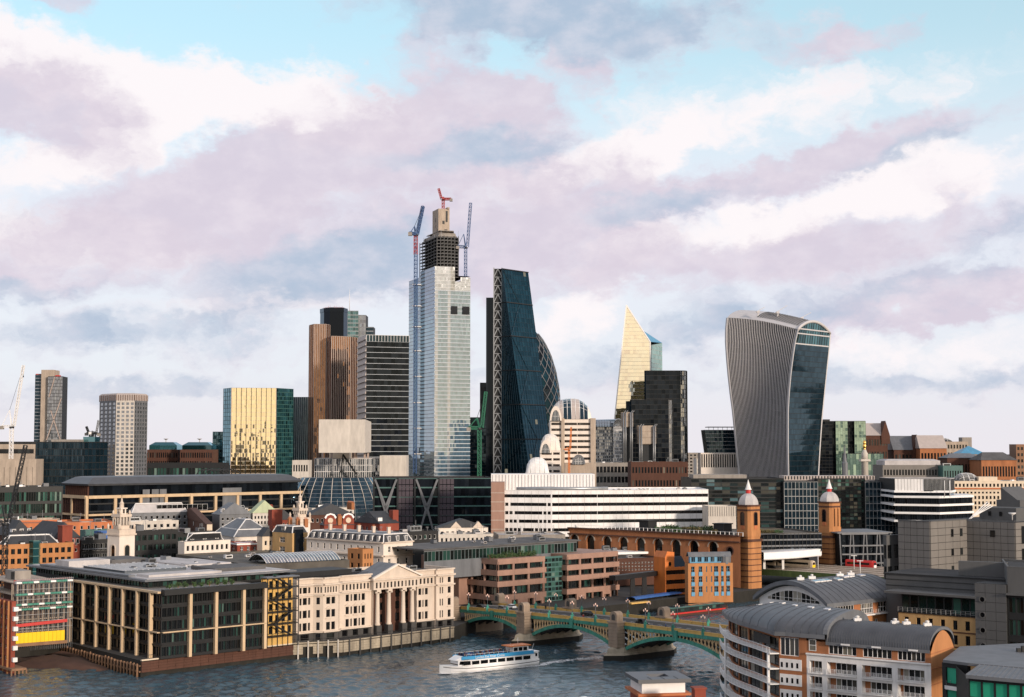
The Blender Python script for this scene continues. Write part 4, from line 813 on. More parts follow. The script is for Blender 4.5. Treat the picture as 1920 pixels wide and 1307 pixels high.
# flaring tower with white fins
t = thing('flared_tower','top-heavy curved tower with white vertical fins and arched glass crown','tower',(*XY(1455,860,1250),5))
rows = [595,618,644,672,705,737,770,805,845,886]
def interp(tab,y):
    for (y0,x0),(y1,x1) in zip(tab,tab[1:]):
        if y0 <= y <= y1: return x0 + (x1 - x0) * (y - y0) / (y1 - y0)
    return tab[0][1] if y < tab[0][0] else tab[-1][1]
TL = [(596,1363.3),(618,1361.2),(641,1361),(672,1363),(705,1366),(737,1369.6),(770,1374),(830,1380),(888,1386)]
TC = [(618,1496),(644,1490),(672,1486),(699,1482.5),(737,1479),(770,1477.2),(830,1477),(888,1478)]
TR = [(625,1556.5),(644,1555),(672,1552),(705,1548.6),(745,1544.5),(786,1540.5),(835,1537),(888,1534)]
YL,YC,YR = 1268,1222,1258
zrow = [z for z in range(5,5 + 26 * 6,6)]
def yof(z,Yd): return 838 - (z - HC) * 2800 / Yd * 1.0
def ptz(tab,z,Yd):
    lo,hi = 500.,1200.
    for _ in range(40):
        m_ = (lo + hi) / 2
        if zz(m_,Yd) > z: lo = m_
        else: hi = m_
    return Vector((at(interp(tab,lo),lo,Yd).x,Yd,z))
zC,zL,zR = zz(618,YC),zz(596,YL),zz(625,YR)
ZN = 34
def face(u,v):                                        # fin face, u from left to corner, v up
    return ptz(TL,5 + (zL + (zC - zL) * u + 2.4 * sin(pi * u) - 5) * v,YL).lerp(ptz(TC,5 + (zL + (zC - zL) * u + 2.4 * sin(pi * u) - 5) * v,YC),u) + Vector((0,3.2 * sin(pi * u),0))
nf = 41
grid = [[face(i / nf,j / ZN) for i in range(nf + 1)] for j in range(ZN + 1)]
g = MB()
for j in range(ZN):
    for i in range(nf): g.quad(grid[j][i],grid[j][i + 1],grid[j + 1][i + 1],grid[j + 1][i])
g.build('glazing','gl_black',t,'stuff')
b = MB()
for j in range(0,ZN + 1):
    for i in range(nf): b.bar(grid[j][i],grid[j][i + 1],.3,.35)
b.build('floor_lines','grey_panel',t,'stuff')
nn = (grid[0][nf] - grid[0][0]).cross(Vector((0,0,1))).normalized()
if nn.y > 0: nn = -nn
dd = (grid[0][nf] - grid[0][0]).normalized()
for i in range(nf + 1):
    b = MB(); w = .20 if 0 < i < nf else 1.0
    b.loft([[grid[j][i] - dd * w,grid[j][i] + dd * w,grid[j][i] + dd * w * .8 + nn * .45,grid[j][i] - dd * w * .8 + nn * .45] for j in range(ZN + 1)]); b.build('fin','fin_white',t)
def rface(u,v):
    zt = zC + (zR - zC) * u; return ptz(TC,5 + (zt - 5) * v,YC).lerp(ptz(TR,5 + (zt - 5) * v,YR),u)
vt = (zz(646,YC) - 5) / (zC - 5); g = MB(); nb = 18; nfl = 33; bars = MB()
for j in range(nfl):
    for i in range(nb): e = Vector((R.gauss(0,.02),0,0)); g.quad(rface(i / nb,vt * j / nfl) + e,rface((i + 1) / nb,vt * j / nfl) - e,rface((i + 1) / nb,vt * (j + 1) / nfl) - e,rface(i / nb,vt * (j + 1) / nfl) + e)
    bars.bar(rface(0,vt * j / nfl),rface(1,vt * j / nfl),.3)
g.build('end_glazing','gl_navy',t,'stuff'); bars.build('floor_lines','charcoal',t,'stuff')
sp = rface(1,1) - rface(0,1)
def arch(u,k,bump=8.5):                              # roof: u along from the left end to the corner, k across the arch
    return face(u,1) + sp * k * (1 if u > .5 else 1) + Vector((0,0,bump * sin(pi * k) ** .75))
g = MB(); nu = 30
for i in range(nu): g.loft([[arch(i / nu,k / 12) for k in range(13)],[arch((i + 1) / nu,k / 12) for k in range(13)]],0,True,False,False)
g.build('roof_shell','fin_white',t)
for i in range(12,30):
    u = i / 30 + .008; b = MB(); b.loft([[arch(u,k / 14,8.9) for k in range(1,7)],[arch(u + .018,k / 14,8.9) for k in range(1,7)]],0,False,False,False); b.build('roof_slot','charcoal',t)
b = MB(); n = 14; ring = [arch(1,k / n) for k in range(n + 1)]; base_ = [rface(k / n,vt) for k in range(n + 1)]; ib = [q + Vector((.3,.5,-1.2)) for q in ring]
b.loft([base_,ib],0,False,False,False); b.build('sky_garden_glazing','gl_teal',t)
for v_ in (vt + .006,vt + .06,vt + .085): b = MB(); b.bar(rface(.02,v_) + Vector((-.3,-.5,0)),rface(.98,v_) + Vector((-.3,-.5,0)),1.0); b.build('sky_garden_beam','fin_white',t)
b = MB()
for k in range(1,n): b.bar(base_[k] + Vector((0,-.3,0)),ib[k] + Vector((0,-.3,0)),.25)
b.build('sky_garden_mullions','steel_dark',t,'stuff')
b = MB(); b.tube([q + Vector((-.2,-.4,-.3)) for q in ring],1.3,6); b.build('arch_rim','fin_white',t)
b = MB(); b.loft([[rface(1,v / 12) + Vector((-1,-.4,0)),rface(1,v / 12) + Vector((.9,.4,0)),rface(1,v / 12) + Vector((.9,3,0)),rface(1,v / 12) + Vector((-1,3,0))] for v in range(13)]); b.build('edge_fin','fin_white',t)
b = MB(); b.loft([[rface(1,v / 12) + Vector((0,2,0)),grid[int(v / 12 * ZN)][0] + sp * 1.0,grid[int(v / 12 * ZN)][0] + Vector((0,.5,0))] for v in range(13)],0,False,False,False); b.build('rear_wall','gl_black',t)
for (px,py,qx,qy) in ((1421,585,1434,576),(1458,586,1476,573),(1503,597,1521,586)):
    b = MB(); q0 = at(px,py + 3,1250); q1 = at(qx,qy,1250); qm = at(px + 1,py,1250); b.bar(q0 + Vector((0,0,-2)),qm,.9); b.bar(qm - Vector((3,0,.6)),q1,.45); b.box(qm.x - 1.6,qm.x + 1,qm.y - 1,qm.y + 1,qm.z - .8,qm.z + .8); b.build('window_cleaning_crane','fin_white',t)
# leaning dark block left of it
Y = 1300; t = thing('leaning_block','dark glass block with leaning sides just left of the flared finned tower','building',(*XY(1350,850,Y + 10),5)); z0,z1 = zz(849,Y),zz(806,Y)
a0,b0,a1,b1 = XY(1327,849,Y),XY(1382,849,Y),XY(1321,806,Y),XY(1382,806,Y); curtain(t,a0,b0,z0,z1,6,14,'gl_navy',mm='charcoal',bm='steel',band=.12,A1=a1,B1=b1)
b = MB(); b.add([(*a0,z0),(a0[0],a0[1] + 25,z0),(a1[0],a1[1] + 25,z1),(*a1,z1),(*b1,z1),(b1[0],b1[1] + 25,z1)],[(0,3,2,1),(3,4,5,2)]); b.build('side_wall','charcoal',t); b = MB(); b.box(a1[0] + 3,b1[0],a1[1] + 1,a1[1] + 20,z1 + 2.2,z1 + 2.8); [b.bar((a1[0] + 4 + k * 4,a1[1] + 2,z1),(a1[0] + 4 + k * 4,a1[1] + 2,z1 + 2.3),.3) for k in range(6)]; b.build('roof_canopy','charcoal',t)
f = front(1314,1384,850,Y - 10,0,20); b = MB(); b.prism(f,5,z0); b.build('podium','stone_white',t)
for k in range(16): q = V2(f[0],f[1],(k + .5) / 16); b = MB(); b.box(q[0] - .55,q[0] + .55,q[1] - .1,q[1] + 1,zz(876,Y),z0 - 1.2); b.build('podium_window','pane_black',t)
# green glass blocks right of it
Y = 1330; t = thing('glass_block','dark block with two pale green glass panels right of the flared finned tower','building',(*XY(1582,860,Y + 12),5)); z1 = zz(790,Y)
for (a_,c_,gm,yo) in ((1534,1567,'gl_black',0),(1567,1589,'gl_green',-3),(1589,1602,'gl_black',0),(1602,1623,'gl_green',-4)): f = front(a_,c_,800,Y + yo,0,20); gbox(t,f,5,z1,gm,28,[5],mm='charcoal' if gm == 'gl_black' else 'gl_green',bm='charcoal' if gm == 'gl_black' else 'gl_green',band=.1)
f = front(1545,1556,789,Y + 8,0,6); b = MB(); b.prism(f,z1 - 1,zz(786,Y)); b.build('plant_room','charcoal',t)
p = front(1588,1656,851,1240,0,18); t = tower('glass_block','low teal glass block behind the gold-topped column',p,cat='building'); gbox(t,p,5,zz(851,1240),'gl_green',12,[12],mm='teal_frame')
def gabled(name,label,pl,pr,pye,pyt,Y,depth,wm,rm,gab=None,nr=4,nc=6,hip=0):
    p = front(pl,pr,pye,Y,0,depth); z1,z2 = zz(pye,Y),zz(pyt,Y); t = bld(name,label,p,z1,wm,{0: dict(nr=nr,nc=nc,fh=.5,pn='pane_dark',join=True)},par=0,rf=rm)
    e = hip * (p[1][0] - p[0][0]); ym = (p[0][1] + p[3][1]) / 2; b = MB(); o = .8
    r0,r1 = (p[0][0] + e,ym,z2),(p[1][0] - e,ym,z2); A,B_,C_,D_ = [(p[0][0] - o,p[0][1] - o,z1 - .3),(p[1][0] + o,p[1][1] - o,z1 - .3),(p[2][0] + o,p[2][1] + o,z1 - .3),(p[3][0] - o,p[3][1] + o,z1 - .3)]
    b.add([A,B_,C_,D_,r0,r1],[(0,1,5,4),(2,3,4,5),(1,2,5),(3,0,4)]); b.build('pitched_roof',rm,t)
    for (gx,gw,gy) in gab or []:
        x = at(gx,pye,Y).x; w = gw * Y / F / 2; zt = zz(gy,Y); b = MB(); y0 = p[0][1] - 1.2; b.add([(x - w,y0,z1 - 8),(x + w,y0,z1 - 8),(x + w,y0,z1),(x,y0,zt),(x - w,y0,z1),(x - w,ym,z1),(x + w,ym,z1),(x,ym,zt)],[(0,1,2,3,4),(3,2,6,7),(4,3,7,5),(0,4,5),(1,6,2)]); b.build('gable',wm,t)
    return t
gabled('gabled_building','steep brown gabled block with grey metal roof right of green glass panels',1622,1664,816,793,1390,30,'brick_brown','louvre',[(1660,16,789)],6,8)
gabled('gabled_building','dark brick block with grey pitched roof and central pointed gable',1676,1758,843,817,1400,34,'brick_brown','lead',[(1719,16,815)],4,12)
gabled('gabled_building','brick wing with pale slab roof right of the pointed gable',1725,1775,840,816,1385,24,'brick','louvre',None,4,8)
p = front(1758,1815,826,1500,0,25); t = bld('office_block','beige stepped block with rounded dark roof far right',p,zz(828,1500),'concrete_warm',{0: dict(nr=8,nc=10,fh=.5,pn='pane_dark',join=True)}); pillow(p[0][0],p[0][0] + 16,p[0][1] + 1,p[0][1] + 20,zz(828,1500) - .5,4,['slate'] * 3,t); b = MB(); b.prism(front(1804,1822,822,1515,0,12),5,zz(820,1515)); b.build('stair_tower','concrete',t)
t = gabled('pyramid_roofed_building','low building under a bright blue pyramid roof far right',1800,1848,851,836,1300,24,'concrete_warm','blue_glazed',None,3,8,hip=.49)
gabled('brick_block','dark brick block with hipped grey roof left of the blue pyramid roof',1776,1840,858,850,1180,22,'brick_brown','lead',None,3,10,hip=.2)
gabled('brick_block','red-brown block with wide hipped grey roof near right edge',1840,1906,862,848,1150,30,'brick','roof_grey',None,3,12,hip=.2)
p = front(1905,1960,834,1450,0,20); bld('office_block','brown tower block cut by the right edge of the picture',p,zz(833,1450),'bronze',{0: dict(nr=10,nc=8,fh=.5,pn='pane_dark',join=True)})
p = front(1655,1770,872,1000,1,26); t = bld('office_block','grey-green block with flat vaulted attic and long window rows right of gold-topped column',p,zz(872,1000),'grey_panel_light',{0: dict(nr=6,nc=20,fw=.6,fh=.5,pn='pane_dark',join=True)},rf='roof_pale'); b = MB(); q = inset(p,2); b.loft([[(x,y,zz(872,1000) - 1) for x,y in q],[(x,y,zz(864,1000)) for x,y in q],[(x,y,zz(861,1000)) for x,y in inset(q,3)]]); b.build('attic','roof_pale',t)
p = front(1768,1805,872,990,1,26); bld('office_block','teal-grey block with square windows right of the flat vaulted attic',p,zz(873,990),'teal_frame',{0: dict(nr=5,nc=7,fw=.5,fh=.5,pn='pane_dark',join=True)},rf='roof_grey',units=2)
# column with gold urn
Y = 900; c_ = XY(1621.5,870,Y); t = thing('monument_column','tall pale stone column topped by a gilded urn','monument',(*c_,5)); zz_ = lambda y: zz(y,Y)
b = MB(); b.box(c_[0] - 3,c_[0] + 3,c_[1] - 3,c_[1] + 3,5,17); b.build('pedestal','portland',t); b = MB(); b.lathe(c_,[(2.3,17),(2.0,zz_(866)),(2.5,zz_(865))],24); b.build('shaft','portland',t)
b = MB(); b.box(c_[0] - 3,c_[0] + 3,c_[1] - 3,c_[1] + 3,zz_(865),zz_(863)); b.box(c_[0] - 2.8,c_[0] + 2.8,c_[1] - 2.8,c_[1] + 2.8,zz_(863),zz_(861)); b.build('gallery','portland',t); b = MB(); b.lathe(c_,[(1.9,zz_(861)),(1.9,zz_(850)),(1.3,zz_(847)),(.9,zz_(843))],16); b.build('drum','portland',t)
b = MB(); b.lathe(c_,[(.9,zz_(843)),(.5,zz_(842)),(.9,zz_(839)),(1.2,zz_(836)),(.7,zz_(833)),(1.1,zz_(831)),(.9,zz_(828)),(.1,zz_(825))],12); b.build('urn','gold',t)
c_ = XY(1584,870,1000); b = MB(); b.lathe(c_,[(2,5),(2,zz(868,1000)),(1.4,zz(866,1000)),(.1,zz(835,1000))],8,0,False); t = solo('church_spire',b,'lead','thin grey needle spire left of the gold-topped column','spire')
# white crane and small cranes at left
crane('white tower crane with raised jib at the far left',(*XY(20,890,1150),5),zz(803,1150),at(44,685,1150),14,'white_paint','white_paint',2.4,1.6,t=.35)
crane('small dark crane with short jib on blue glass block',(*XY(170,825,1190),zz(822,1190) - 1),zz(816,1190),at(162,800,1190),3,'steel_dark','steel_dark',2,1.2,t=.5,tie=False)
crane('small pale crane leaning right beside the pale eight-sided tower',(*XY(177,825,1195),zz(822,1190) - 1),zz(815,1195),at(185,788,1195),3,'steel','steel',2,1.2,t=.4,tie=False)
# lattice of the near dark crane
crane('near dark lattice crane rising at the left edge of the picture',(*XY(8,1085,520),5),zz(985,520),at(48,835,520),7,'steel_dark','steel_dark',1.5,1.1,t=.2,tie=False)
# distant low city behind everything
CN_ = {'concrete_warm': 'beige','concrete': 'grey','brick_brown': 'brown brick','portland': 'pale stone','grey_panel': 'dark grey'}; ORD = ['first','second','third','fourth','fifth','sixth','seventh','eighth','ninth','tenth']; cnt = {}
for k in range(30):
    px = -20 + k * 66 + R.uniform(-10,10); Y = R.choice([1700,1900,2200,2500]); py = R.uniform(846,862) if px > 250 else R.uniform(838,856); p = front(px,px + R.uniform(50,80),py,Y,R.uniform(-8,8),40)
    mt = R.choice(list(CN_)); cnt[mt] = cnt.get(mt,0) + 1
    bld('distant_block','distant low %s city block on the horizon, %s of its colour from the left' % (CN_[mt],ORD[min(9,cnt[mt] - 1)]),p,zz(py,Y),mt,{0: dict(nr=max(2,int((zz(py,Y) - 5) / 5)),nc=10,fw=.6,fh=.5,pn='pane_dark',join=True)},rf=R.choice(['roof_grey','roof_dark','slate']),group='low blocks along the horizon')
# ------------------------------------------------------------------ middle distance
def gable_roof(root,po,z,h,mt,hip=0.,over=.4,flip=False,name='pitched_roof'):
    q = po if not flip else po[1:] + po[:1]; q = inset(q,-over); r0 = V2(q[0],q[3],.5); r1 = V2(q[1],q[2],.5); e0,e1 = V2(r0,r1,hip),V2(r0,r1,1 - hip); b = MB()
    b.add([(*q[0],z),(*q[1],z),(*q[2],z),(*q[3],z),(*e0,z + h),(*e1,z + h)],[(0,1,5,4),(2,3,4,5),(1,2,5),(3,0,4)]); return b.build(name,mt,root)
def mansard(root,po,z,h,d,mt,top='lead',name='mansard_roof'):
    i = inset(po,d); b = MB(); b.loft([[(*p,z) for p in po],[(*p,z + h) for p in i]],0,False,False); b.build(name,mt,root); b = MB(); b.sheet(i,z + h); b.build('roof',top,root)
    b = MB(); n = len(po)
    for k in range(n): b.bar((*po[k],z),(*i[k],z + h),.35); b.bar((*i[k],z + h),(*i[(k + 1) % n],z + h),.35)
    b.build('roof_flashing','white',root)
DM = {}
def dormer_mesh(w,h,d,mt):
    if (w,h,d,mt) not in DM:
        b = MB(); b.box(-w / 2,w / 2,0,d,0,h); b.box(-w / 2 - .12,w / 2 + .12,-.12,d,h,h + .18,2); b.box(-w / 2 + .2,w / 2 - .2,-.03,-.002,.25,h - .2,1); b.box(-.05,.05,-.06,-.031,.25,h - .2); DM[(w,h,d,mt)] = b.mesh('dormer_window',[mt,'pane_dark','lead'])
    return DM[(w,h,d,mt)]
def dormers(root,A,B,z,n,w=1.5,h=2,d=2.2,mt='white_paint',off=.35,m0=0.):
    a,L,dd,nn = frame(A,B)
    for k in range(n): x = m0 + (L - 2 * m0) * (k + .5) / n; obj('dormer_window',dormer_mesh(w,h,d,mt),(A[0] + dd[0] * x - nn[0] * off,A[1] + dd[1] * x - nn[1] * off,z),a,under(root,'pitched_roof','mansard_roof'))
CM = []
def chimney_mesh():
    b = MB(); b.box(-.8,.8,-.5,.5,0,3); b.box(-.9,.9,-.6,.6,3,3.25)
    for x in (-.5,0,.5): b.lathe((x,0),[(.16,3.25),(.13,3.9)],6,1)
    CM.append(b.mesh('chimney',['brick','terracotta'])); b = MB(); b.box(-.8,.8,-.5,.5,0,3); b.box(-.9,.9,-.6,.6,3,3.25)
    for x in (-.5,0,.5): b.lathe((x,0),[(.16,3.25),(.13,3.9)],6,1)
    CM.append(b.mesh('chimney',['stone','terracotta']))
chimney_mesh()
def chimney(root,p,z,k=0,s=1.,rz=.73): o = obj('chimney',CM[k],(p[0],p[1],z),rz,under(root,'pitched_roof','mansard_roof')); o.scale = (s,s,s)
AM = {}
def arch_mesh(w,h,fr,pn):
    if (w,h,fr,pn) not in AM:
        b = MB(); n = 10; pts = [(w / 2,0)] + [(w / 2 * cos(pi * k / n),h - w / 2 + w / 2 * sin(pi * k / n)) for k in range(n + 1)] + [(-w / 2,0)]; o = [(x * 1.25,z * 1.06 if z > h * .5 else z) for x,z in pts]
        b.add([(x,-.03,z) for x,z in pts],[tuple(range(len(pts) - 1,-1,-1))],1); b.loft([[(x,-.02,z) for x,z in o],[(x,-.22,z) for x,z in o],[(x,-.22,z) for x,z in pts],[(x,-.03,z) for x,z in pts]],0,False,False,False); AM[(w,h,fr,pn)] = b.mesh('arched_window',[fr,pn])
    return AM[(w,h,fr,pn)]
def on_wall(root,me,A,B,u,z,name): a,L,d,n = frame(A,B); return obj(name,me,(A[0] + d[0] * L * u,A[1] + d[1] * L * u,z),a,root)
def sq(c,h,deg): return [(c[0] + h * sqrt(2) * cos(radians(deg + 225 + 90 * k)),c[1] + h * sqrt(2) * sin(radians(deg + 225 + 90 * k))) for k in range(4)]
# long bronze office with sandstone frame
Y = 800; p = corner(112,164,568,930,Y,42); t = tower('bronze_office','long office with sandstone columns, bronze fins and dark overhanging roof',p,cat='building')
zt,zm,zb = zz(931,Y),zz(966,Y),5; zr0,zr1 = zz(911,Y + 4),zz(896,Y + 18); q = inset(p,2.2)
for i,nb in ((0,16),(1,70)): curtain(t,V2(p[i],p[i + 1],.0),p[i + 1],zb,zt,8,nb,'gl_black',bm='charcoal',band=.2,jit=.01)
for i,nb in ((0,14),(1,60)): curtain(t,q[i],q[i + 1],zt,zr0 + 2,1,nb,'gl_black')
for i,us in ((0,[0,.5,1]),(1,[.115,.225,.335,.45,.565,.67,.78,.885,1.0])):
    a_,L_,d_,n_ = frame(p[i],p[i + 1])
    for k,u in enumerate(us):
        w = 1.5 if not (i == 1 and k in (2,3)) else 2.6; c_ = V2(p[i],p[i + 1],u); b = MB(); b.bar((c_[0] + n_[0] * .5,c_[1] + n_[1] * .5,5),(c_[0] + n_[0] * .5,c_[1] + n_[1] * .5,zt),w,1.6,up=(d_[0],d_[1],0)); b.build('column','sandstone',t)
    for z in (zt - .4,zm): A,B_ = p[i],p[i + 1]; b = MB(); b.bar((A[0] + n_[0] * .7,A[1] + n_[1] * .7,z),(B_[0] + n_[0] * .7,B_[1] + n_[1] * .7,z),1.7,1.6 if z > zm else 1.0); b.build('beam','sandstone',t)
for k in range(14): c_ = V2(p[0],p[1],(k + .5) / 14); n_ = frame(p[0],p[1])[3]; b = MB(); b.bar((c_[0],c_[1],6),(c_[0],c_[1],zt - 1),.9,1.4,up=(n_[0],n_[1],0)); b.build('bronze_fin','brick_brown',t)
for k in range(12): c_ = V2(q[0],q[1],(k + .5) / 12); b = MB(); b.bar((*c_,zt),(*c_,zr0 + 1),.9); b.build('bronze_fin','brick_brown',t)
for u in (.235,.275,.31,.60,.63,.66): c_ = V2(p[1],p[2],u); a_,L_,d_,n_ = frame(p[1],p[2]); obj('blind',win_mesh(4.2,12,-.35,None,'lead'),(c_[0],c_[1],zm + 1),a_,t)
e = inset(p,-.3); b = MB(); b.loft([[(*x,zr0) for x in inset(p,.8)],[(*x,zr0 + 1) for x in inset(p,.3)],[(*x,zr0 + 4.4) for x in inset(p,6)],[(*x,zr0 + 4.8) for x in inset(p,9)]]); b.build('roof','zinc',t)
b = MB(); c_ = XY(395,890,880)
for k in range(7): u = k * 2.4; b.tube([(c_[0] - 9 + u,c_[1],zr0 + 3.5),(c_[0] - 7 + u,c_[1] + 1,zr0 + 7),(c_[0] - 2 + u,c_[1] + 2,zr0 + 8),(c_[0] + 2 + u,c_[1] + 2,zr0 + 6),(c_[0] + 3 + u,c_[1] + 2,zr0 + 3.5)],.3,5)
b.build('roof_hoops','steel_dark',t)
# dark teal office left of it
p = corner(-40,-20,118,905,745,30); t = bld('office_block','dark teal glass office at left edge beside the bronze office',p,zz(912,760),'charcoal',{1: dict(nr=6,nc=30,fw=.88,fh=.75,pn='pane_green',join=True,top=2)},rf='roof_dark',units=5)
# curved glass hall with white ribs
cx,cy = XY(632,930,910); t = thing('glass_dome_hall','dark curved glass building with white ribs beside the bronze office','building',(cx,cy,5))
def domept(a,v): rr = 1 - .30 * max(0,v - .35) ** 2 / .42; return (cx + 30 * rr * sin(a) * 1.02,cy - 32 * rr * cos(a),5 + (zz(897,880) - 5) * (v if v < .9 else v))
g = MB(); na,nv = 44,18
for i in range(na):
    for j in range(nv):
        a0,a1 = -1.5 + 3 * i / na,-1.5 + 3 * (i + 1) / na; g.quad(domept(a0,j / nv),domept(a1,j / nv),domept(a1,(j + 1) / nv),domept(a0,(j + 1) / nv))
g.build('glazing','gl_navy',t,'stuff')
for i in range(0,13): a = -1.45 + 2.9 * i / 12; b = MB(); b.tube([Vector(domept(a,v / 16)) + Vector((sin(a),-cos(a),0)) * .15 for v in range(17)],.2,5); b.build('rib','portland',t)
b = MB()
for j in range(1,nv): b.tube([domept(-1.5 + 3 * i / 30,j / nv) for i in range(31)],.13,4)
b.build('glazing_rings','steel',t,'stuff'); b = MB(); b.add([domept(-1.5 + 3 * i / 30,1) for i in range(31)],[tuple(range(31))]); b.build('roof','zinc',t)
# X-braced station office
Y = 770; p = front(701,923,897,Y,6,40); t = tower('braced_office','black office block with large steel X braces and plum louvre panels',p,cat='building'); z1 = zz(897,Y); A,B_ = p[0],p[1]; a_,L_,d_,n_ = frame(A,B_)
gbox(t,p,5,z1,'gl_black',9,[30,8],bm='teal_frame',band=.14,proud=.15)
Pq = lambda u,z,o=.9: (A[0] + d_[0] * L_ * u + n_[0] * o,A[1] + d_[1] * L_ * u + n_[1] * o,z)
zl = zz(992,Y)
for u0,u1 in ((0.0,.20),(.345,.545)):
    b = MB(); zc = z1 - (z1 - zl) * .56
    for s_ in (0,1): ua,ub = (u0 + .01,u1 - .01)[::1 if s_ == 0 else -1]; um = (ua + ub) / 2; b.bar(Pq(ua,z1 - .5),Pq(um,zc),1.0); b.bar(Pq(um,zc),Pq(um + (ub - ua) * .28,zl),1.0); b.bar(Pq(ua + (ub - ua) * .12,z1 - 4),Pq(um,zc - 4),.7)
    b.build('x_brace','lead',t)
    for u in (u0,u1): b = MB(); b.bar(Pq(u,5),Pq(u,z1),.9); b.build('brace_post','steel_dark',t)
mat('plum',(.055,.042,.055),.6)
for u0 in (.205,.55,):
    for k in range(4):
        for r_ in range(8): b = MB(); x0,x1 = u0 + k * .032,u0 + (k + 1) * .032 - .004; za = zl + (z1 - zl) * r_ / 8 + .2; zc = zl + (z1 - zl) * (r_ + 1) / 8 - .2; b.add([Pq(x0,za,.5),Pq(x1,za,.5),Pq(x1,zc,.5),Pq(x0,zc,.5),Pq(x0,za,.1),Pq(x1,za,.1),Pq(x1,zc,.1),Pq(x0,zc,.1)],[(0,1,2,3),(4,5,1,0),(3,2,6,7),(4,0,3,7),(1,5,6,2)]); b.build('louvre_panel','plum',t)
# white banded office
Y = 700; PB = [XY(945.5,921,Y),XY(1035,921,Y - 4),XY(1120,921,Y - 1),XY(1328,921,Y + 10)]; back = [(PB[3][0],PB[3][1] + 40),(PB[0][0],PB[0][1] + 40)]
t = thing('banded_office','white office with black ribbon windows and pink stone end tower','building',(*XY(1130,950,Y + 15),5)); z1 = zz(920,Y); fl = 15.6 * Y / F
for i in range(3):
    A,B_ = PB[i],PB[i + 1]; L_ = hypot(B_[0] - A[0],B_[1] - A[1]); nfl = 6
    for r_ in range(nfl):
        zc = z1 - fl * (r_ + .62); sq_w = 1.75; k = r_ if i < 2 else 0
        k = min(k,4) if i == 0 else (min(k,4) if i == 1 else 0)
        if i == 1: k = 0
        cols = [(.4 + j * 2.0,.4 + j * 2.0 + 1.55) for j in range(k)]; x0 = cols[-1][1] + .9 if cols else .05; x1 = L_ - (.1 if i != 0 else 2.0 * (k if r_ else 0) + .6)
        rows_ = [(zc - .75,zc + .75)]
        zl_,zh_ = z1 - fl * (r_ + 1),z1 - fl * r_
        allc = cols + [(x0,x1)] + ([(x1 + .5 + j * 2.0,x1 + .5 + j * 2 + 1.5) for j in range(k)] if i == 0 and r_ else [])
        wall(t,A,B_,zl_,zh_,'white',rows_,[c for c in allc if c[1] < L_],.45,'charcoal','pane_black',1,1,.06,name='floor_wall')
    wall(t,A,B_,5,z1 - fl * nfl,'white')
for i in range(3):
    A,B_ = PB[i],PB[i + 1]; L_ = hypot(B_[0] - A[0],B_[1] - A[1]); a_,_,d_,n_ = frame(A,B_)
    for k in range(1,int(L_ / 3)): x = L_ * k / int(L_ / 3); b = MB(); b.bar((A[0] + d_[0] * x + n_[0] * .01,A[1] + d_[1] * x + n_[1] * .01,z1 - fl * 6),(A[0] + d_[0] * x + n_[0] * .01,A[1] + d_[1] * x + n_[1] * .01,z1),.09,.05); b.build('panel_joint','grey_panel_light',t)
po = PB + back; roof(t,po,z1 + .3,'roof_pale',.8,'white'); b = MB(); b.prism([PB[3],back[0],back[1],PB[0],(PB[0][0],PB[0][1] + 1),(PB[3][0],PB[3][1] + 1)],5,z1 - .2); b.build('side_wall','white',t)
p = front(921,946,905,Y - 3,0,24); b = MB(); b.prism(p,5,zz(904,Y)); b.build('end_tower','granite_pink',t)
for k in range(9): b = MB(); z = 9 + k * 4.2; b.box(p[0][0] - .08,p[1][0] + .08,p[0][1] - .08,p[0][1] + .3,z,z + .18); b.build('stone_course','portland',t)
p = front(921,1115,892,Y + 14,1,20); zq = zz(889,Y + 14); b = MB(); b.prism(p,z1 - 2,zq); b.build('plant_storey','white',t)
for k in range(32): c_ = V2(p[0],p[1],(k + .5) / 32); b = MB(); b.bar((c_[0],c_[1] - .1,z1 - 1),(c_[0],c_[1] - .1,zq - .3),.25); b.build('panel_joint','roof_pale',t)
clutter(t,[(PB[1][0],PB[1][1] + 2),(PB[3][0],PB[3][1] + 2),(PB[3][0],PB[3][1] + 16),(PB[1][0],PB[1][1] + 16)],z1 - .5,12,5,.8)
b = MB(); a_ = XY(968,915,Y + 3); c_ = XY(1140,915,Y + 5); b.tube([(a_[0],a_[1],z1 + .8),(a_[0] + 16,a_[1] + 1,z1 + 1.0),((a_[0] + c_[0]) / 2,a_[1],z1 + .8),(c_[0],c_[1],z1 + .9)],.8,8); b.build('roof_duct','steel',t)
p = front(1328,1380,949,690,4,14); t = bld('station_plant_block','low beige louvred block right of the white banded office',p,zz(949,690),'portland',{0: dict(nr=1,nc=9,fw=.85,fh=.3,pn='pane_green',base=14,top=7)}); 
for k in range(13): c_ = V2(p[0],p[1],k / 12); b = MB(); b.bar((c_[0],c_[1] - .12,zz(968,690)),(c_[0],c_[1] - .12,zz(950,690)),.18); b.build('louvre_post','concrete',t)
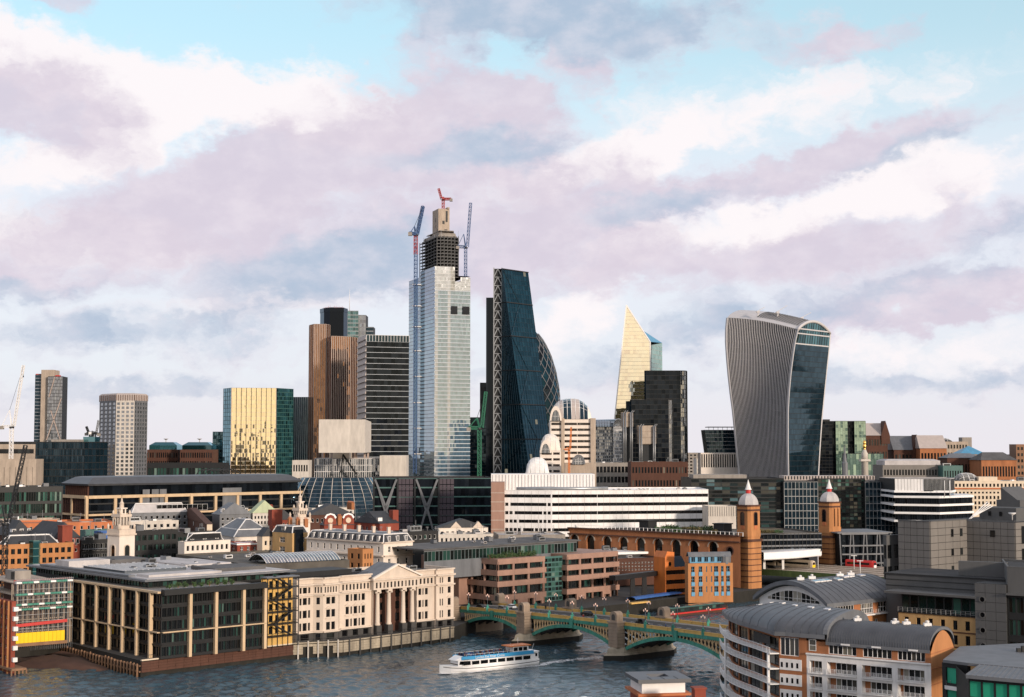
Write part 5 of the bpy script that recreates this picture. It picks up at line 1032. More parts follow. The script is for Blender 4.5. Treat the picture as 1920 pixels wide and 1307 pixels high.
# dark green glass office with scattered pale panes
Y = 830; t = thing('green_glass_office','long dark green glass office with scattered pale panes behind the station towers','building',(*XY(1490,940,Y + 20),5)); z1 = zz(898,Y)
pane_mat('pane_mix',[(0,(.008,.012,.013)),(.55,(.012,.022,.024)),(.74,(.02,.05,.05)),(.86,(.075,.135,.15)),(.95,(.14,.21,.22))],.2)
for (a_,c_,kind) in ((1296,1470,0),(1470,1533,1),(1533,1622,2),(1622,1680,1)):
    p = front(a_,c_,905,Y - 4 * (kind == 1),1,44); n = int((c_ - a_) / 7)
    if kind == 1: gbox(t,p,5,z1 - 1.5,'gl_navy',10,[n],mm='steel',mw=.2,bm='steel',band=.08,proud=.3)
    else: gbox(t,p,5,z1,'pane_mix' if kind == 0 else 'pane_green',20,[n // 2 if kind == 0 else n],mm=None if kind == 0 else 'charcoal',bm='charcoal',band=.25 if kind == 0 else .3)
p = front(1300,1400,893,Y + 10,0,20); b = MB(); b.prism(p,z1 - 1,zz(890,Y + 10)); b.build('plant_storey','concrete',t); p = front(1470,1640,894,Y + 8,0,16); b = MB(); b.prism(p,z1 - 1,zz(892,Y + 10)); b.build('plant_storey','louvre',t)
for k in range(30): c_ = V2(p[0],p[1],(k + .5) / 30); b = MB(); b.box(c_[0] - .35,c_[0] + .35,c_[1] - .12,c_[1],z1 - .5,zz(892.6,Y + 10)); b.build('louvre_slot','charcoal',t)
# white-banded curved office, right
Y = 800; PB = [XY(1678,912,Y - 2),XY(1760,912,Y - 10),XY(1822,912,Y + 6)]; t = thing('curved_office','white office with thin curved floor bands and dark glass at the right','building',(*XY(1750,930,Y + 18),5)); zs = [zz(y,Y) for y in (931,946,961,976)]
for k in range(4):
    zt = zs[k]; zb = zs[k + 1] if k < 3 else 5
    po = [PB[0],PB[1],PB[2],(PB[2][0] + 4,PB[2][1] + 26),(PB[0][0],PB[0][1] + 34)]
    for i in range(2): curtain(t,PB[i],PB[i + 1],zb,zt,1 if k < 3 else 6,18,'gl_black',mm='charcoal',mw=.1,proud=.05)
    b = MB(); e = inset(po,-.9); b.prism(e,zt - .55,zt + .55); b.build('floor_band','white_paint',t)
po = [PB[0],XY(1782,920,Y - 6),XY(1790,920,Y + 10),(PB[2][0] - 5,PB[2][1] + 26),(PB[0][0],PB[0][1] + 34)]; z0,z1 = zs[0],zz(920,Y); 
b = MB(); b.prism(inset(po,.5),z0,z1); b.build('recessed_storey','gl_black',t); zq = zz(898,Y); f = [PB[0],XY(1732,912,Y - 5)]
wall(t,f[0],f[1],z1 - .2,zq,'white'); wall(t,f[1],po[1],z1 - .2,zq,'gl_black'); b = MB(); b.prism([po[1],po[2],po[3],po[4],(po[0][0],po[0][1] + .3),(po[1][0],po[1][1] + .3)],z1 - .2,zq); b.build('top_storey','charcoal',t); b = MB(); b.prism(inset(po,-.6),z1 - .9,z1 + .2); b.build('floor_band','white_paint',t); roof(t,po,zq + .3,'roof_pale',.4)
for k in range(22): c_ = V2(f[1],po[1],k / 21); b = MB(); b.bar((c_[0],c_[1] - .2,z1 + .2),(c_[0],c_[1] - .2,zq),.16); b.build('fin','steel',t)
for k in range(10): c_ = V2(f[0],f[1],k / 9); b = MB(); b.bar((c_[0],c_[1] - .03,z1 + .2),(c_[0],c_[1] - .03,zq),.1); b.build('panel_joint','grey_panel_light',t)
for px in (1771,1781): b = MB(); c_ = XY(px,920,Y - 12); b.tube([(*c_,zs[0]),(*c_,zz(901,Y - 12))],.18,6); solo('flagpole',b,'white','white flagpole on terrace of the curved white office, ' + ('left of the two' if px < 1775 else 'right of the two'),'flagpole')
# cream stone office with small square windows, right
Y = 870; p = front(1789,1960,903,Y,2,24); t = thing('stone_office','cream stone office with rows of small square windows at the right','building',(*mid(p),5)); L_ = hypot(p[1][0] - p[0][0],p[1][1] - p[0][1]); z1 = zz(902,Y)
wall(t,p[0],p[1],5,z1,'cream',[(zz(y + 6,Y),zz(y,Y)) for y in (949,940,930,907)] + [(zz(925.5,Y),zz(922,Y))],even(24,L_,.52),.4,'charcoal','pane_black'); b = MB(); b.bar((p[0][0],p[0][1] - .3,zz(916,Y)),(p[1][0],p[1][1] - .3,zz(916,Y)),1,.8); b.build('cornice','terracotta',t); roof(t,p,z1,'roof_pale',.6,'cream')
clutter(t,p,z1 - .5,9,9,.9); b = MB(); b.prism(front(1835,1870,895,Y + 6,0,8),z1 - 1,zz(894,Y + 6)); b.build('plant_room','cream',t); pillow(*(lambda q: (q[0][0],q[1][0],q[0][1],q[0][1] + 14))(front(1798,1838,900,Y + 8,0,10)),z1 - .6,5,['roof_grey'] * 4,t)
# ---------------------------------------------------------------- station: flank wall with arches, towers, canopy
def arcade(root,A,B,z0,z1,cs,w,zs,depth,mt,trim):
    a,L,d,n = frame(A,B); P = lambda x,z,o=0.: (A[0] + d[0] * x - n[0] * o,A[1] + d[1] * x - n[1] * o,z); b = MB(); N_ = 12; last = 0.
    for c in cs:
        x0,x1 = c - w / 2,c + w / 2; b.quad(P(last,z0),P(x0,z0),P(x0,z1),P(last,z1)); last = x1
        arc = [(c - w / 2 * cos(pi * k / N_),zs + w / 2 * sin(pi * k / N_)) for k in range(N_ + 1)]
        for k in range(N_): b.quad(P(*arc[k]),P(*arc[k + 1]),P(arc[k + 1][0],z1),P(arc[k][0],z1)); b.quad(P(*arc[k + 1]),P(*arc[k]),P(*arc[k],depth),P(*arc[k + 1],depth))
        for x,s_ in ((x0,1),(x1,-1)): b.quad(*[P(x,z,o) for z,o in ((z0,0),(z0,depth),(zs,depth),(zs,0))][::s_])
        r = MB(); r.loft([[P(c - (w / 2 + g) * cos(pi * k / N_),zs + (w / 2 + g) * sin(pi * k / N_),o) for k in range(N_ + 1)] for g,o in ((.02,-.25),(.55,-.25),(.55,.05))],0,False,False,False); r.build('arch_ring',trim,root)
        g = MB(); g.add([P(x,z,depth - .05) for x,z in [(x0,z0)] + arc + [(x1,z0)]],[tuple(range(N_ + 3))]); g.build('arch_opening','pane_black',root)
    b.quad(P(last,z0),P(L,z0),P(L,z1),P(last,z1)); b.build('wall',mt,root)
A,B_ = XY(1055,990,700),XY(1388,1003,632); L_ = hypot(B_[0] - A[0],B_[1] - A[1]); z1 = zz(996.5,666)
t = thing('station_flank','long brick station wall with a row of dark round arches','station wall',(*mid([A,B_]),5)); cs = []
for px in (1077,1107,1138,1169,1201,1234,1267.5,1301,1337): c_ = hit(A,atan2(B_[1] - A[1],B_[0] - A[0]),px,1020); cs.append(hypot(c_[0] - A[0],c_[1] - A[1]))
arcade(t,A,B_,5,z1,cs,4.6,zz(1019,666),1.2,'brick','concrete_warm')
b = MB(); n_ = frame(A,B_)[3]; b.bar((A[0] + n_[0] * .4,A[1] + n_[1] * .4,z1 - 2.6),(B_[0] + n_[0] * .4,B_[1] + n_[1] * .4,z1 - 2.6),.8,.5); b.bar((A[0] + n_[0] * .2,A[1] + n_[1] * .2,z1),(B_[0] + n_[0] * .2,B_[1] + n_[1] * .2,z1),1.2,.5); b.build('cornice','brick_brown',t)
c_ = hit(A,atan2(B_[1] - A[1],B_[0] - A[0]),1369,1033); a_ = atan2(B_[1] - A[1],B_[0] - A[0]); b = MB(); b.add([(1.5 * cos(k * pi / 8),-.06,1.5 * sin(k * pi / 8)) for k in range(16)],[tuple(range(16))]); b.loft([[(r_ * cos(k * pi / 8),y_,r_ * sin(k * pi / 8)) for k in range(16)] for r_,y_ in ((1.5,-.06),(1.5,-.3),(2,-.3),(2,0))],1,False,False); o = obj('round_window',b.mesh('round_window',['pane_black','brick_brown']),(c_[0],c_[1],zz(1033,c_[1])),a_,t)
D_ = Vector((cos(a_ + pi / 2),sin(a_ + pi / 2))); b = MB(); b.sheet([A,B_,(B_[0] + D_.x * 48,B_[1] + D_.y * 48),(A[0] + D_.x * 48,A[1] + D_.y * 48)],z1 - .3); b.build('roof_deck','roof_gravel',t)
for k in range(44): q = V2(A,B_,k / 43); b = MB(); q = (q[0] + D_.x * 2,q[1] + D_.y * 2); b.bar((*q,z1 - .3),(*q,z1 + 1.4),.22); b.build('railing_post','white_paint',t)
b = MB(); b.bar((A[0] + D_.x * 2,A[1] + D_.y * 2,z1 + 1.3),(B_[0] + D_.x * 2,B_[1] + D_.y * 2,z1 + 1.3),.12); b.build('railing_rail','white_paint',t)
for px,w in ((1215,8),(1355,8)): c_ = hit((A[0] + D_.x * 8,A[1] + D_.y * 8),a_,px,985); p = sq(c_,w / 2 * .7,42); b = MB(); b.prism(p,z1 - .3,z1 + 4.2); b.prism(inset(p,-.4),z1 + 4.2,z1 + 4.6); b.build('roof_hut','charcoal',t)
# foliage helper: many small leaf faces round a few stems
def shrub(label,c,r,h,z,n=260,mt='leaf',group=None,seed=1,name='shrub',cat='shrub',ls=.45):
    rr = random.Random(seed); t = thing(name,label,cat,(c[0],c[1],z),group); b = MB()
    for _ in range(4): a = rr.uniform(0,6.28); b.tube([(c[0],c[1],z),(c[0] + cos(a) * r * .3,c[1] + sin(a) * r * .3,z + h * .45),(c[0] + cos(a) * r * .6,c[1] + sin(a) * r * .6,z + h * .75)],[.09 * h / 2,.06 * h / 2,.02],5)
    b.build('stem','wood',t); b = MB(); cl = [(rr.gauss(0,.45) * r,rr.gauss(0,.45) * r,h * rr.uniform(.3,.85),rr.uniform(.25,.5)) for _ in range(9)]
    for _ in range(n):
        k = rr.choice(cl); p = Vector((c[0] + k[0] + rr.gauss(0,k[3] * r * .6),c[1] + k[1] + rr.gauss(0,k[3] * r * .6),z + max(.05,k[2] + rr.gauss(0,k[3] * h * .35)))); u = Vector((rr.gauss(0,1),rr.gauss(0,1),rr.gauss(0,1))).normalized(); v = u.orthogonal().normalized(); s_ = ls * rr.uniform(.5,1.2)
        b.add([p - u * s_,p + v * s_ * .5,p + u * s_,p - v * s_ * .5],[(0,1,2,3)])
    b.build('foliage',mt,t); return t
for k in range(10):
    px = 1238 + k * 11.5; c_ = hit((A[0] + D_.x * (5 + 3 * (k % 3)),A[1] + D_.y * (5 + 3 * (k % 3))),a_,px,985)
    shrub('leafy roof garden shrub on the station roof, %s from the left' % ['first','second','third','fourth','fifth','sixth','seventh','eighth','ninth','tenth'][k],c_,2.6,R.uniform(1.8,3.6),z1 - .3,320,R.choice(['leaf','leaf','leaf_dry']),'shrubs on the station roof',k,ls=.5)
def station_tower(label,px,Y,ybase,ycor,ytop,yd,yr,ys,yt,slit):
    c_ = XY(px,ycor,Y + 6); h = 7.2; t = thing('station_tower',label,'tower',(*c_,5),'brick station towers'); dg = 40; p = sq(c_,h / 2 * 1.15,dg); p2 = sq(c_,h / 2 * 1.07,dg); zc,zt = zz(ycor,Y),zz(ytop,Y)
    ch = lambda q,k: [w for i in range(4) for w in (V2(q[i],q[i - 1],k),V2(q[i],q[(i + 1) % 4],k))]
    b = MB(); b.prism(ch(p,.12),2,zc); b.build('base','brick_orange',t); b = MB(); b.prism(ch(inset(p,-.5),.12),zc - .5,zc + .5); b.build('cornice','brick_brown',t)
    for k in range(7): z = 7 + (zc - 8) * k / 7; b = MB(); b.prism(ch(inset(p,-.10),.12),z,z + .35); b.build('stone_course','brick_brown',t)
    b = MB(); b.prism(ch(p2,.14),zc,zt); b.build('shaft','brick_orange',t); b = MB(); b.prism(ch(inset(p2,-.25),.14),zt - 2.6,zt - 1.9); b.build('shaft_band','brick_brown',t); b = MB(); b.prism(ch(inset(p2,-.45),.14),zt - .7,zt); b.build('shaft_band','brick_brown',t); b = MB(); b.prism(ch(inset(p2,-.2),.14),zc + 1.5,zc + 4.2); b.build('shaft_band','brick_orange',t)
    za = zc + (zt - zc) * .42
    for i in (0,1,2,3):
        A,B_ = p2[i],p2[(i + 1) % 4]
        if slit and i == 0:
            for u in (.3,.62): on_wall(t,arch_mesh(.55,8,'brick_orange','pane_black'),A,B_,u,za - 2,'slit_window')
        else: on_wall(t,arch_mesh(1.9,5.4,'brick_brown','pane_black'),A,B_,.5,za,'arched_window'); a2,L2,d2,n2 = frame(A,B_); q = V2(A,B_,.5); b = MB(); b.box(-.95,.95,-.16,-.02,-1.6,-.1); obj('red_panel',b.mesh('red_panel','terracotta'),(q[0],q[1],za),a2,t)
    b = MB(); r0 = h * .50 * 1.10; zd = zz(yr,Y); b.loft([[(c_[0] + r0 * cos(v * pi / 2) * k_[0],c_[1] + r0 * cos(v * pi / 2) * k_[1],zt + (zd - zt) * sin(v * pi / 2)) for k_ in [(1.12 * cos(radians(dg + 22.5 + 45 * i)),1.12 * sin(radians(dg + 22.5 + 45 * i))) for i in range(8)]] for v in (0,.12,.25,.4,.55,.7,.82)],0,False); b.build('dome','roof_pale',t)
    b = MB(); b.lathe(c_,[(1.1,zd - .8),(1.1,zz(ys,Y)),(1.35,zz(ys,Y))],8,0,False); b.build('lantern','red_paint',t); b = MB(); b.lathe(c_,[(1.5,zz(ys,Y)),(1.2,zz(ys,Y) + .5),(.35,zz(yt,Y) - 1.2),(.1,zz(yt,Y) - .2)],8,0,False); b.build('spirelet','white',t); b = MB(); b.tube([(*c_,zz(yt,Y) - .4),(*c_,zz(yt - 10,Y))],.1,5); b.build('finial','steel_dark',t)
    b = MB(); w = arch_mesh(2.2,4,'brick_brown','terracotta'); on_wall(t,w,p[1],p[2],.55,zz(ybase,Y) + .5,'blind_arch')
    return t
station_tower('nearer brick station tower with white dome, beside the arched wall',1404,632,1082,1014,947,932,925,919,899,False)
station_tower('farther brick station tower with white dome, right of the white canopy',1556,672,1070,1007,941,928,922,917,898,True)
# canopy, glass offices and platforms between and behind the towers
t = thing('station_offices','dark glass station offices between the brick towers with white curved canopy','building',(*XY(1480,1030,665),5)); p = front(1424,1540,1005,655,12,36)
gbox(t,p,zz(1034,660),zz(1000,660),'gl_black',3,[16],'roof_gravel',mm='steel_dark',bm='lead',band=.25,proud=.4)
b = MB(); n = 18; xa,xb = at(1429,1040,640).x,at(1542,1040,660).x; e0,e1 = zz(1034,645),zz(1050,645); cv = [(xa + (xb - xa) * k / n,636 + 26 * (k / n) - 3.2 * sin(pi * k / n)) for k in range(n + 1)]
b.loft([[(x,y,e1 + .6) for x,y in cv],[(x,y - .4,e1 + 1) for x,y in cv],[(x,y - .4,e0) for x,y in cv],[(x,y + .8,e0 + .2) for x,y in cv],[(x,y + 14,e0 + .2) for x,y in cv]],0,False,False,False); b.build('canopy_fascia','white_paint',t); b = MB(); b.loft([[(x,y + .2,e1 + .6) for x,y in cv],[(x,y + 30,e1 + .8) for x,y in cv]],0,False,False,False); b.build('canopy_soffit','concrete',t)
for px in (1433,1468): b = MB(); c_ = XY(px,1070,648); b.bar((*c_,zz(1082,640)),(*c_,e1 + .6),1.0); b.build('canopy_column','white',t)
b = MB(); b.quad((xa,668,8),(xb,690,8),(xb,690,e1 + 1),(xa,668,e1 + 1)); b.build('concourse_shadow_wall','charcoal',t)  # dark sheet in place of the shade under the canopy
for k in range(9): q = front(1430 + k * 4,1436 + k * 4,998,657 + k % 2,0,2)[0]; shrub('rounded dry shrub on the station office terrace, %s from the left' % ['first','second','third','fourth','fifth','sixth','seventh','eighth','ninth'][k],(q[0],q[1] + 2),1.4,1.8,zz(1000,660) - .3,200,'leaf_dry' if k < 6 else 'leaf','shrubs on the station terrace',50 + k,ls=.35)
# exposed steel frame right of farther tower
p = front(1575,1662,1000,668,10,24); t = tower('steel_framed_office','glass office behind an exposed pale steel frame right of farther tower',p,cat='building'); z1 = zz(1001,668); gbox(t,p,5,z1,'gl_black',7,[20]); A,B_ = p[0],p[1]; n_ = frame(A,B_)[3]
for y in (1001,1023,1039,1056): z = zz(y,668); b = MB(); b.bar((A[0] + n_[0] * 1.6,A[1] + n_[1] * 1.6,z),(B_[0] + n_[0] * 1.6,B_[1] + n_[1] * 1.6,z),1.2,.6); b.build('frame_beam','lead',t)
for k in range(8): q = V2(A,B_,k / 7); lean = (.6 if k % 2 else -.4); b = MB(); b.bar((q[0] + n_[0] * 1.6,q[1] + n_[1] * 1.6,6),(q[0] + n_[0] * 1.6 + lean * 2,q[1] + n_[1] * 1.6,z1),.5); b.build('frame_column','lead',t)
b = MB(); e = inset(p,-2); b.prism(e,z1 + .2,z1 + .7); b.build('roof_canopy','lead',t)
# railway viaduct with platforms out over the river
t = thing('railway_bridge','low railway bridge with pale platforms running out from the station','bridge',(*XY(1560,1085,610),0)); az_ = radians(-44); dx,dy = cos(az_),sin(az_); s0 = Vector((*XY(1429,1075,648),0)); wv = Vector((cos(radians(42)),sin(radians(42)),0)); dv_ = Vector((dx,dy,0)); zt = 10.5
q = [s0 - dv_ * 4,s0 + dv_ * 190,s0 + dv_ * 190 + wv * 50,s0 - dv_ * 4 + wv * 50]; b = MB(); b.prism([(x.x,x.y) for x in q],zt - 1.5,zt); b.build('deck','stone_dark',t)
for k in range(6): a_ = s0 + wv * (3 + k * 8.5); b = MB(); e = a_ + dv_ * 150; w = wv * 2.2; b.prism([(x.x,x.y) for x in (a_ - w,e - w,e + w,a_ + w)],zt + .02,zt + 1); b.build('platform','concrete_warm',t)
for k in range(5):
    for o in (-.75,.75): a_ = s0 + wv * (7.2 + k * 8.5 + o); b = MB(); b.bar((a_.x,a_.y,zt + .12),((a_ + dv_ * 180).x,(a_ + dv_ * 180).y,zt + .12),.15); b.build('rail','steel',t)
b = MB(); b.bar((s0 - wv * .3) + Vector((0,0,zt - .2)),(s0 - wv * .3 + dv_ * 180) + Vector((0,0,zt - .2)),.6,2.6); b.build('side_girder','grass',t)
for k in range(4): c_ = s0 + dv_ * (36 + k * 40) + wv * 8; b = MB(); b.lathe((c_.x,c_.y),[(2,-2),(2,zt - 1.5)],12); b.build('pier','river_wall',t)
for k in range(14): c_ = s0 + wv * (3 + (k % 4) * 12) + dv_ * (8 + k * 9.5); b = MB(); b.tube([(c_.x,c_.y,zt + 1),(c_.x,c_.y,zt + 7)],.16,5); b.bar((c_.x - 1.3,c_.y,zt + 6.8),(c_.x + 1.3,c_.y,zt + 6.8),.22); b.build('platform_lamp','white',t)
def train(label,c,dv,n,body,nose,L=18.):
    t = thing('train',label,'train',(c.x,c.y,zt + .3)); s = Vector((-dv.y,dv.x,0))
    for k in range(n):
        a = c - dv * (k * (L + .6)); e = a - dv * L; prof = [(-1.35,.5),(-1.4,1.2),(-1.35,2.9),(-.9,3.6),(.9,3.6),(1.35,2.9),(1.4,1.2),(1.35,.5)]; b = MB(); rg = lambda o,sc,dz=0: [o + s * x * sc + Vector((0,0,zt + .3 + z * (1 if z < 3 else 1) - dz * (z > 2.5))) for x,z in prof]
        b.loft([rg(a,.86,.35),rg(a - dv * .9,1),rg(e,1)]); b.build('carriage',body,t)
        for sd in (-1,1): w = MB(); q0 = a - dv * 2 + s * sd * 1.43; q1 = e + dv * 1 + s * sd * 1.43; w.quad(*[x + Vector((0,0,zt + .3 + z)) for x,z in ((q0,1.7),(q1,1.7),(q1,2.6),(q0,2.6))][::1]); w.build('window_band','pane_black',t)
    b = MB(); o = c + dv * .03; b.quad(*[o + s * x * .86 + Vector((0,0,zt + .3 + z)) for x,z in ((-1.3,.6),(1.3,.6),(1.3,1.7),(-1.3,1.7))]); b.build('nose_panel',nose,t); b = MB(); b.quad(*[o + dv * .01 + s * x * .8 + Vector((0,0,zt + .3 + z)) for x,z in ((-1.2,1.75),(1.2,1.75),(1.0,2.8),(-1.0,2.8))]); b.build('windscreen','pane_black',t); return t
train('cream train with yellow nose coming out under the station canopy',s0 + wv * 24 + dv_ * 9,dv_,2,'cream','yellow'); train('red and white train on the viaduct right of farther tower',s0 + wv * 41 + dv_ * 28,dv_,1,'red_paint','white_paint',14)
# orange office with tilted glass and brick flats with blue bays
Y = 600; t = thing('orange_office','bright orange office with tilted dark glass roof and ribbon windows','building',(*XY(1258,1085,Y + 8),5)); p = corner(1226,1247,1288,1060,Y,30); zt_,z1 = zz(1036,Y),zz(1064,Y)
for i in (0,2,3): wall(t,p[i],p[(i + 1) % 4],5,z1,'orange_paint')
L_ = hypot(p[2][0] - p[1][0],p[2][1] - p[1][1]); wall(t,p[1],p[2],5,z1,'orange_paint',[(zz(y + 8,Y),zz(y,Y)) for y in (1105,1088,1070)],[(L_ * .05,L_ * .95)],.5,'charcoal','pane_black',8,1)
A,B_,C_,D4 = p; b = MB(); k = .42; tA,tB,tC,tD = (*V2(A,D4,.0),zt_),(*V2(B_,C_,.0),zt_),(*V2(B_,C_,k),zt_),(*V2(A,D4,k),zt_); b.add([(*A,z1),(*B_,z1),(*V2(B_,C_,k),z1),(*V2(A,D4,k),z1),(*A,zt_ - 2),(*B_,zt_ - 2),(*V2(B_,C_,.1),zt_ + .4),(*V2(A,D4,.1),zt_ + .4),tC,tD],[(0,1,5,4),(4,5,6,7),(7,6,8,9),(1,2,8,6,5),(3,0,4,7,9),(2,3,9,8)]); b.build('tower_block','orange_paint',t)
b = MB(); q0,q1 = V2(B_,C_,k),C_; r0,r1 = V2(A,D4,k),D4; b.add([(*q0,z1),(*q1,z1),(*V2(q1,r1,.5),zz(1045,Y)),(*V2(q0,r0,.5),zz(1045,Y)),(*r0,z1),(*r1,z1)],[(0,1,2,3),(3,2,5,4),(1,5,2)]); b.build('tilted_glazing','gl_black',t)
c_ = V2(B_,C_,.22); n_ = frame(B_,C_)[3]; b = MB(); b.add([(c_[0] + n_[0] * .1 + .7 * cos(k * pi / 5) * .8,c_[1] + n_[1] * .1 + .7 * cos(k * pi / 5) * .6,zz(1058,Y) + .9 * sin(k * pi / 5)) for k in range(10)],[tuple(range(10))]); b.build('round_window','pane_black',t)
Y = 586; p = corner(1284,1290,1374,1060,Y + 4,12); t = tower('bay_flats','orange brick flats with tall blue window bays and curved blue roof',p,cat='building'); z1 = zz(1058,Y); A,B_ = p[1],p[2]; L_ = hypot(B_[0] - A[0],B_[1] - A[1])
for i in (0,2,3): wall(t,p[i],p[(i + 1) % 4],3,z1,'brick_orange')
fr_ = [(.07,.145),(.235,.315),(.40,.425),(.51,.535),(.58,.67),(.735,.79),(.85,.93)]; rws = [(zz(y + 11,Y),zz(y,Y)) for y in (1102,1083,1064)]; wall(t,A,B_,3,z1,'brick_orange',rws,[(L_ * a,L_ * c) for a,c in fr_],.35,'blue_glazed','pane_dark',2,2)
a_,L2,d_,n_ = frame(A,B_)
for (a,c) in fr_:
    if c - a > .05:
        for y in (1100,1081,1119): b = MB(); b.add([(A[0] + d_[0] * L_ * u + n_[0] * o,A[1] + d_[1] * L_ * u + n_[1] * o,z) for o in (.02,.3) for z in (zz(y + 1,Y),zz(y - 6.5,Y)) for u in (a,c)],[(4,5,7,6),(0,1,5,4),(2,6,7,3),(0,4,6,2),(1,3,7,5)]); b.build('blue_spandrel','blue_glazed',t)
q = inset(p,1.2); b = MB(); b.prism(q,z1,zz(1046,Y)); b.build('attic_wall','blue_glazed',t); L3 = hypot(q[2][0] - q[1][0],q[2][1] - q[1][1]); b = MB()
for k in range(6): c_ = V2(q[1],q[2],(k + .5) / 6); obj('attic_window',win_mesh(1.6,2,-.08,'blue_glazed','pane_dark',2,1),(c_[0] - d_[0] * .8,c_[1] - d_[1] * .8,z1 + .4),a_,t)
b = MB(); e = inset(p,.4); nn = 8; b.loft([[(*V2(e[1],e[0],v / nn),zz(1046,Y) + 1.8 * sin(pi * v / nn)) for v in range(nn + 1)],[(*V2(e[2],e[3],v / nn),zz(1046,Y) + 1.8 * sin(pi * v / nn)) for v in range(nn + 1)]],0,True,False,False); b.build('curved_roof','lead',t)
c_ = V2(B_,A,.13); b = MB(); b.lathe((c_[0] - n_[0] * 2.2,c_[1] - n_[1] * 2.2),[(2.3,z1 - .5),(2.3,z1 + 2.3),(2.5,z1 + 2.35),(1.6,z1 + 3.1),(.2,z1 + 3.4)],12,0,False); b.build('corner_turret','lead',t)
# brown riverside terrace behind the jetty
p = front(1150,1240,1045,640,20,25); bld('warehouse','brown office with white slatted upper storey behind the black jetty',p,zz(1046,645),'brick_brown',{0: dict(nr=3,nc=14,fw=.5,fh=.4,pn='pane_dark',fr='white_paint',base=6)},rf='roof_grey',units=2)
p = front(1140,1235,1022,660,20,20); t = tower('terrace_bar','flat grey roof terrace with white fascia in front of the brick arches',p,cat='building'); b = MB(); b.prism(p,5,zz(1040,660)); b.build('wall','charcoal',t); b = MB(); b.prism(inset(p,-1),zz(1040,660),zz(1036,660)); b.build('fascia','white_paint',t); clutter(t,p,zz(1036,660) + .02,4,3,.7)
# ------------------------------------------------------------------ roofs between the bronze office and the river
def infill(name,label,pl,pc,pr,py,Y,mt,rf='roof_grey',deg=42,nr=3,nc=(4,8),fh=.55,fw=.5,pn='pane_dark',fr='white_paint',units=0,vis=13.,par=.7,cat='building',join=False,nx=1,ny=1,z1=None):
    p = corner(pl,pc,pr,py,Y,deg); z = z1 or zz(py,Y); sp = {}
    for i in (0,1):
        if nc[i]: sp[i] = dict(nr=nr,nc=nc[i],fh=fh,fw=fw,pn=pn,fr=fr,base=max(0.5,z - 5 - vis),top=.9,join=join,nx=nx,ny=ny)
    t = bld(name,label,p,z,mt,sp,rf=rf,par=par,units=units,cat=cat); return t,p,z
t,p,z = infill('mansard_block','silver-grey block with sloping clad storeys and black glazed band near first church',240,246,354,962,735,'lead','roof_pale',30,2,(0,10),vis=7); q = inset(p,.5); mansard(t,q,z,4.5,2.5,'roof_pale'); a_,L_,d_,n_ = frame(q[1],q[2]); obj('glazed_band',win_mesh(26,3,-1.3,'steel','pane_black',10,1),(*V2((q[1][0] - n_[0] * 2.3,q[1][1] - n_[1] * 2.3),(q[2][0] - n_[0] * 2.3,q[2][1] - n_[1] * 2.3),.45),z + .7),a_,t)
t,p,z = infill('brick_house','brown-roofed brick house with cream gable end and white windows',330,388,398,983,690,'brick_brown',deg=20,nr=1,nc=(0,0),par=0); gable_roof(t,p,z,5.5,'brick_brown',.0,.4,True); wall(t,*[(x + frame(p[1],p[2])[3][0] * .1,y + frame(p[1],p[2])[3][1] * .1) for x,y in (p[1],p[2])],z - 6,z,'cream',name='gable_wall')
a_,L_,d_,n_ = frame(p[0],p[1])
for k in range(4): obj('window',win_mesh(1.4,1.9,-.1,'white_paint','pane_dark',2,2),(*V2(p[0],p[1],.2 + k * .2),z - 2.6),a_,t)
for k in range(3): chimney(t,V2(p[0],p[3],.3 + .2 * k),z + 2,0,.8)
infill('office_block','black office with green-lit windows right of the first church',240,252,334,996,618,'charcoal','roof_dark',42,3,(0,7),fw=.7,pn='pane_green',fr='steel_dark',nx=2,units=3)
infill('office_block','dark block with teal glazing behind the round-roofed white building',326,330,400,998,650,'charcoal','roof_grey',42,2,(0,6),fw=.8,pn='pane_green',fr='teal_frame',nx=2,units=3)
t,p,z = infill('white_terrace','low white building with square windows and curved grey dormer roof',334,346,432,1016,590,'stone_white','roof_grey',42,2,(0,9),fw=.55,fh=.6,vis=8); q = inset(p,2); mansard(t,q,z,3,2.2,'slate'); dormers(t,q[1],q[2],z + .3,3)
t,p,z = infill('flats','black glazed flats with balcony rails left of the first church',138,152,208,1013,585,'charcoal','roof_pale',42,3,(3,6),fw=.85,fh=.7,pn='pane_dark',fr='steel',nx=2,units=2)
for i in (0,1):
    n_ = frame(p[i],p[i + 1])[3]
    for k in range(3): zq = z - 3.5 * (k + 1); b = MB(); o = 1.0; b.bar((p[i][0] + n_[0] * o,p[i][1] + n_[1] * o,zq),(p[i + 1][0] + n_[0] * o,p[i + 1][1] + n_[1] * o,zq),1.6,.3); b.build('balcony','lead',t)
t,p,z = infill('office_block','grey rooftop plant block with blue tarpaulin just left of the first church',150,160,212,994,612,'teal_frame','roof_grey',42,2,(0,5),pn='pane_green',units=3)
b = MB(); q = sq(XY(196,1000,600),3,42); b.prism(q,z - 3,z + .4); b.build('tarpaulin','blue_paint',t)
t,p,z = infill('red_roofed_house','brick house with dark slate roof, skylights and red chimney stack at the left',50,100,150,1010,575,'brick_red',deg=42,nr=2,nc=(4,5),par=0,vis=6); gable_roof(t,p,z,6,'slate',.1)
a_,L_,d_,n_ = frame(p[1],p[2])
for k in range(5): obj('skylight',win_mesh(1.4,1.8,-.1,'white_paint','pane',1,1),(*V2(p[1],p[2],.08 + .19 * k),z - 2.2),a_,t)
b = MB(); q = sq(XY(122,1003,570),2,42); b.prism(q,z - 2,z + 5); b.prism(inset(q,-.2),z + 5,z + 5.4); b.build('chimney_stack','brick_red',t)
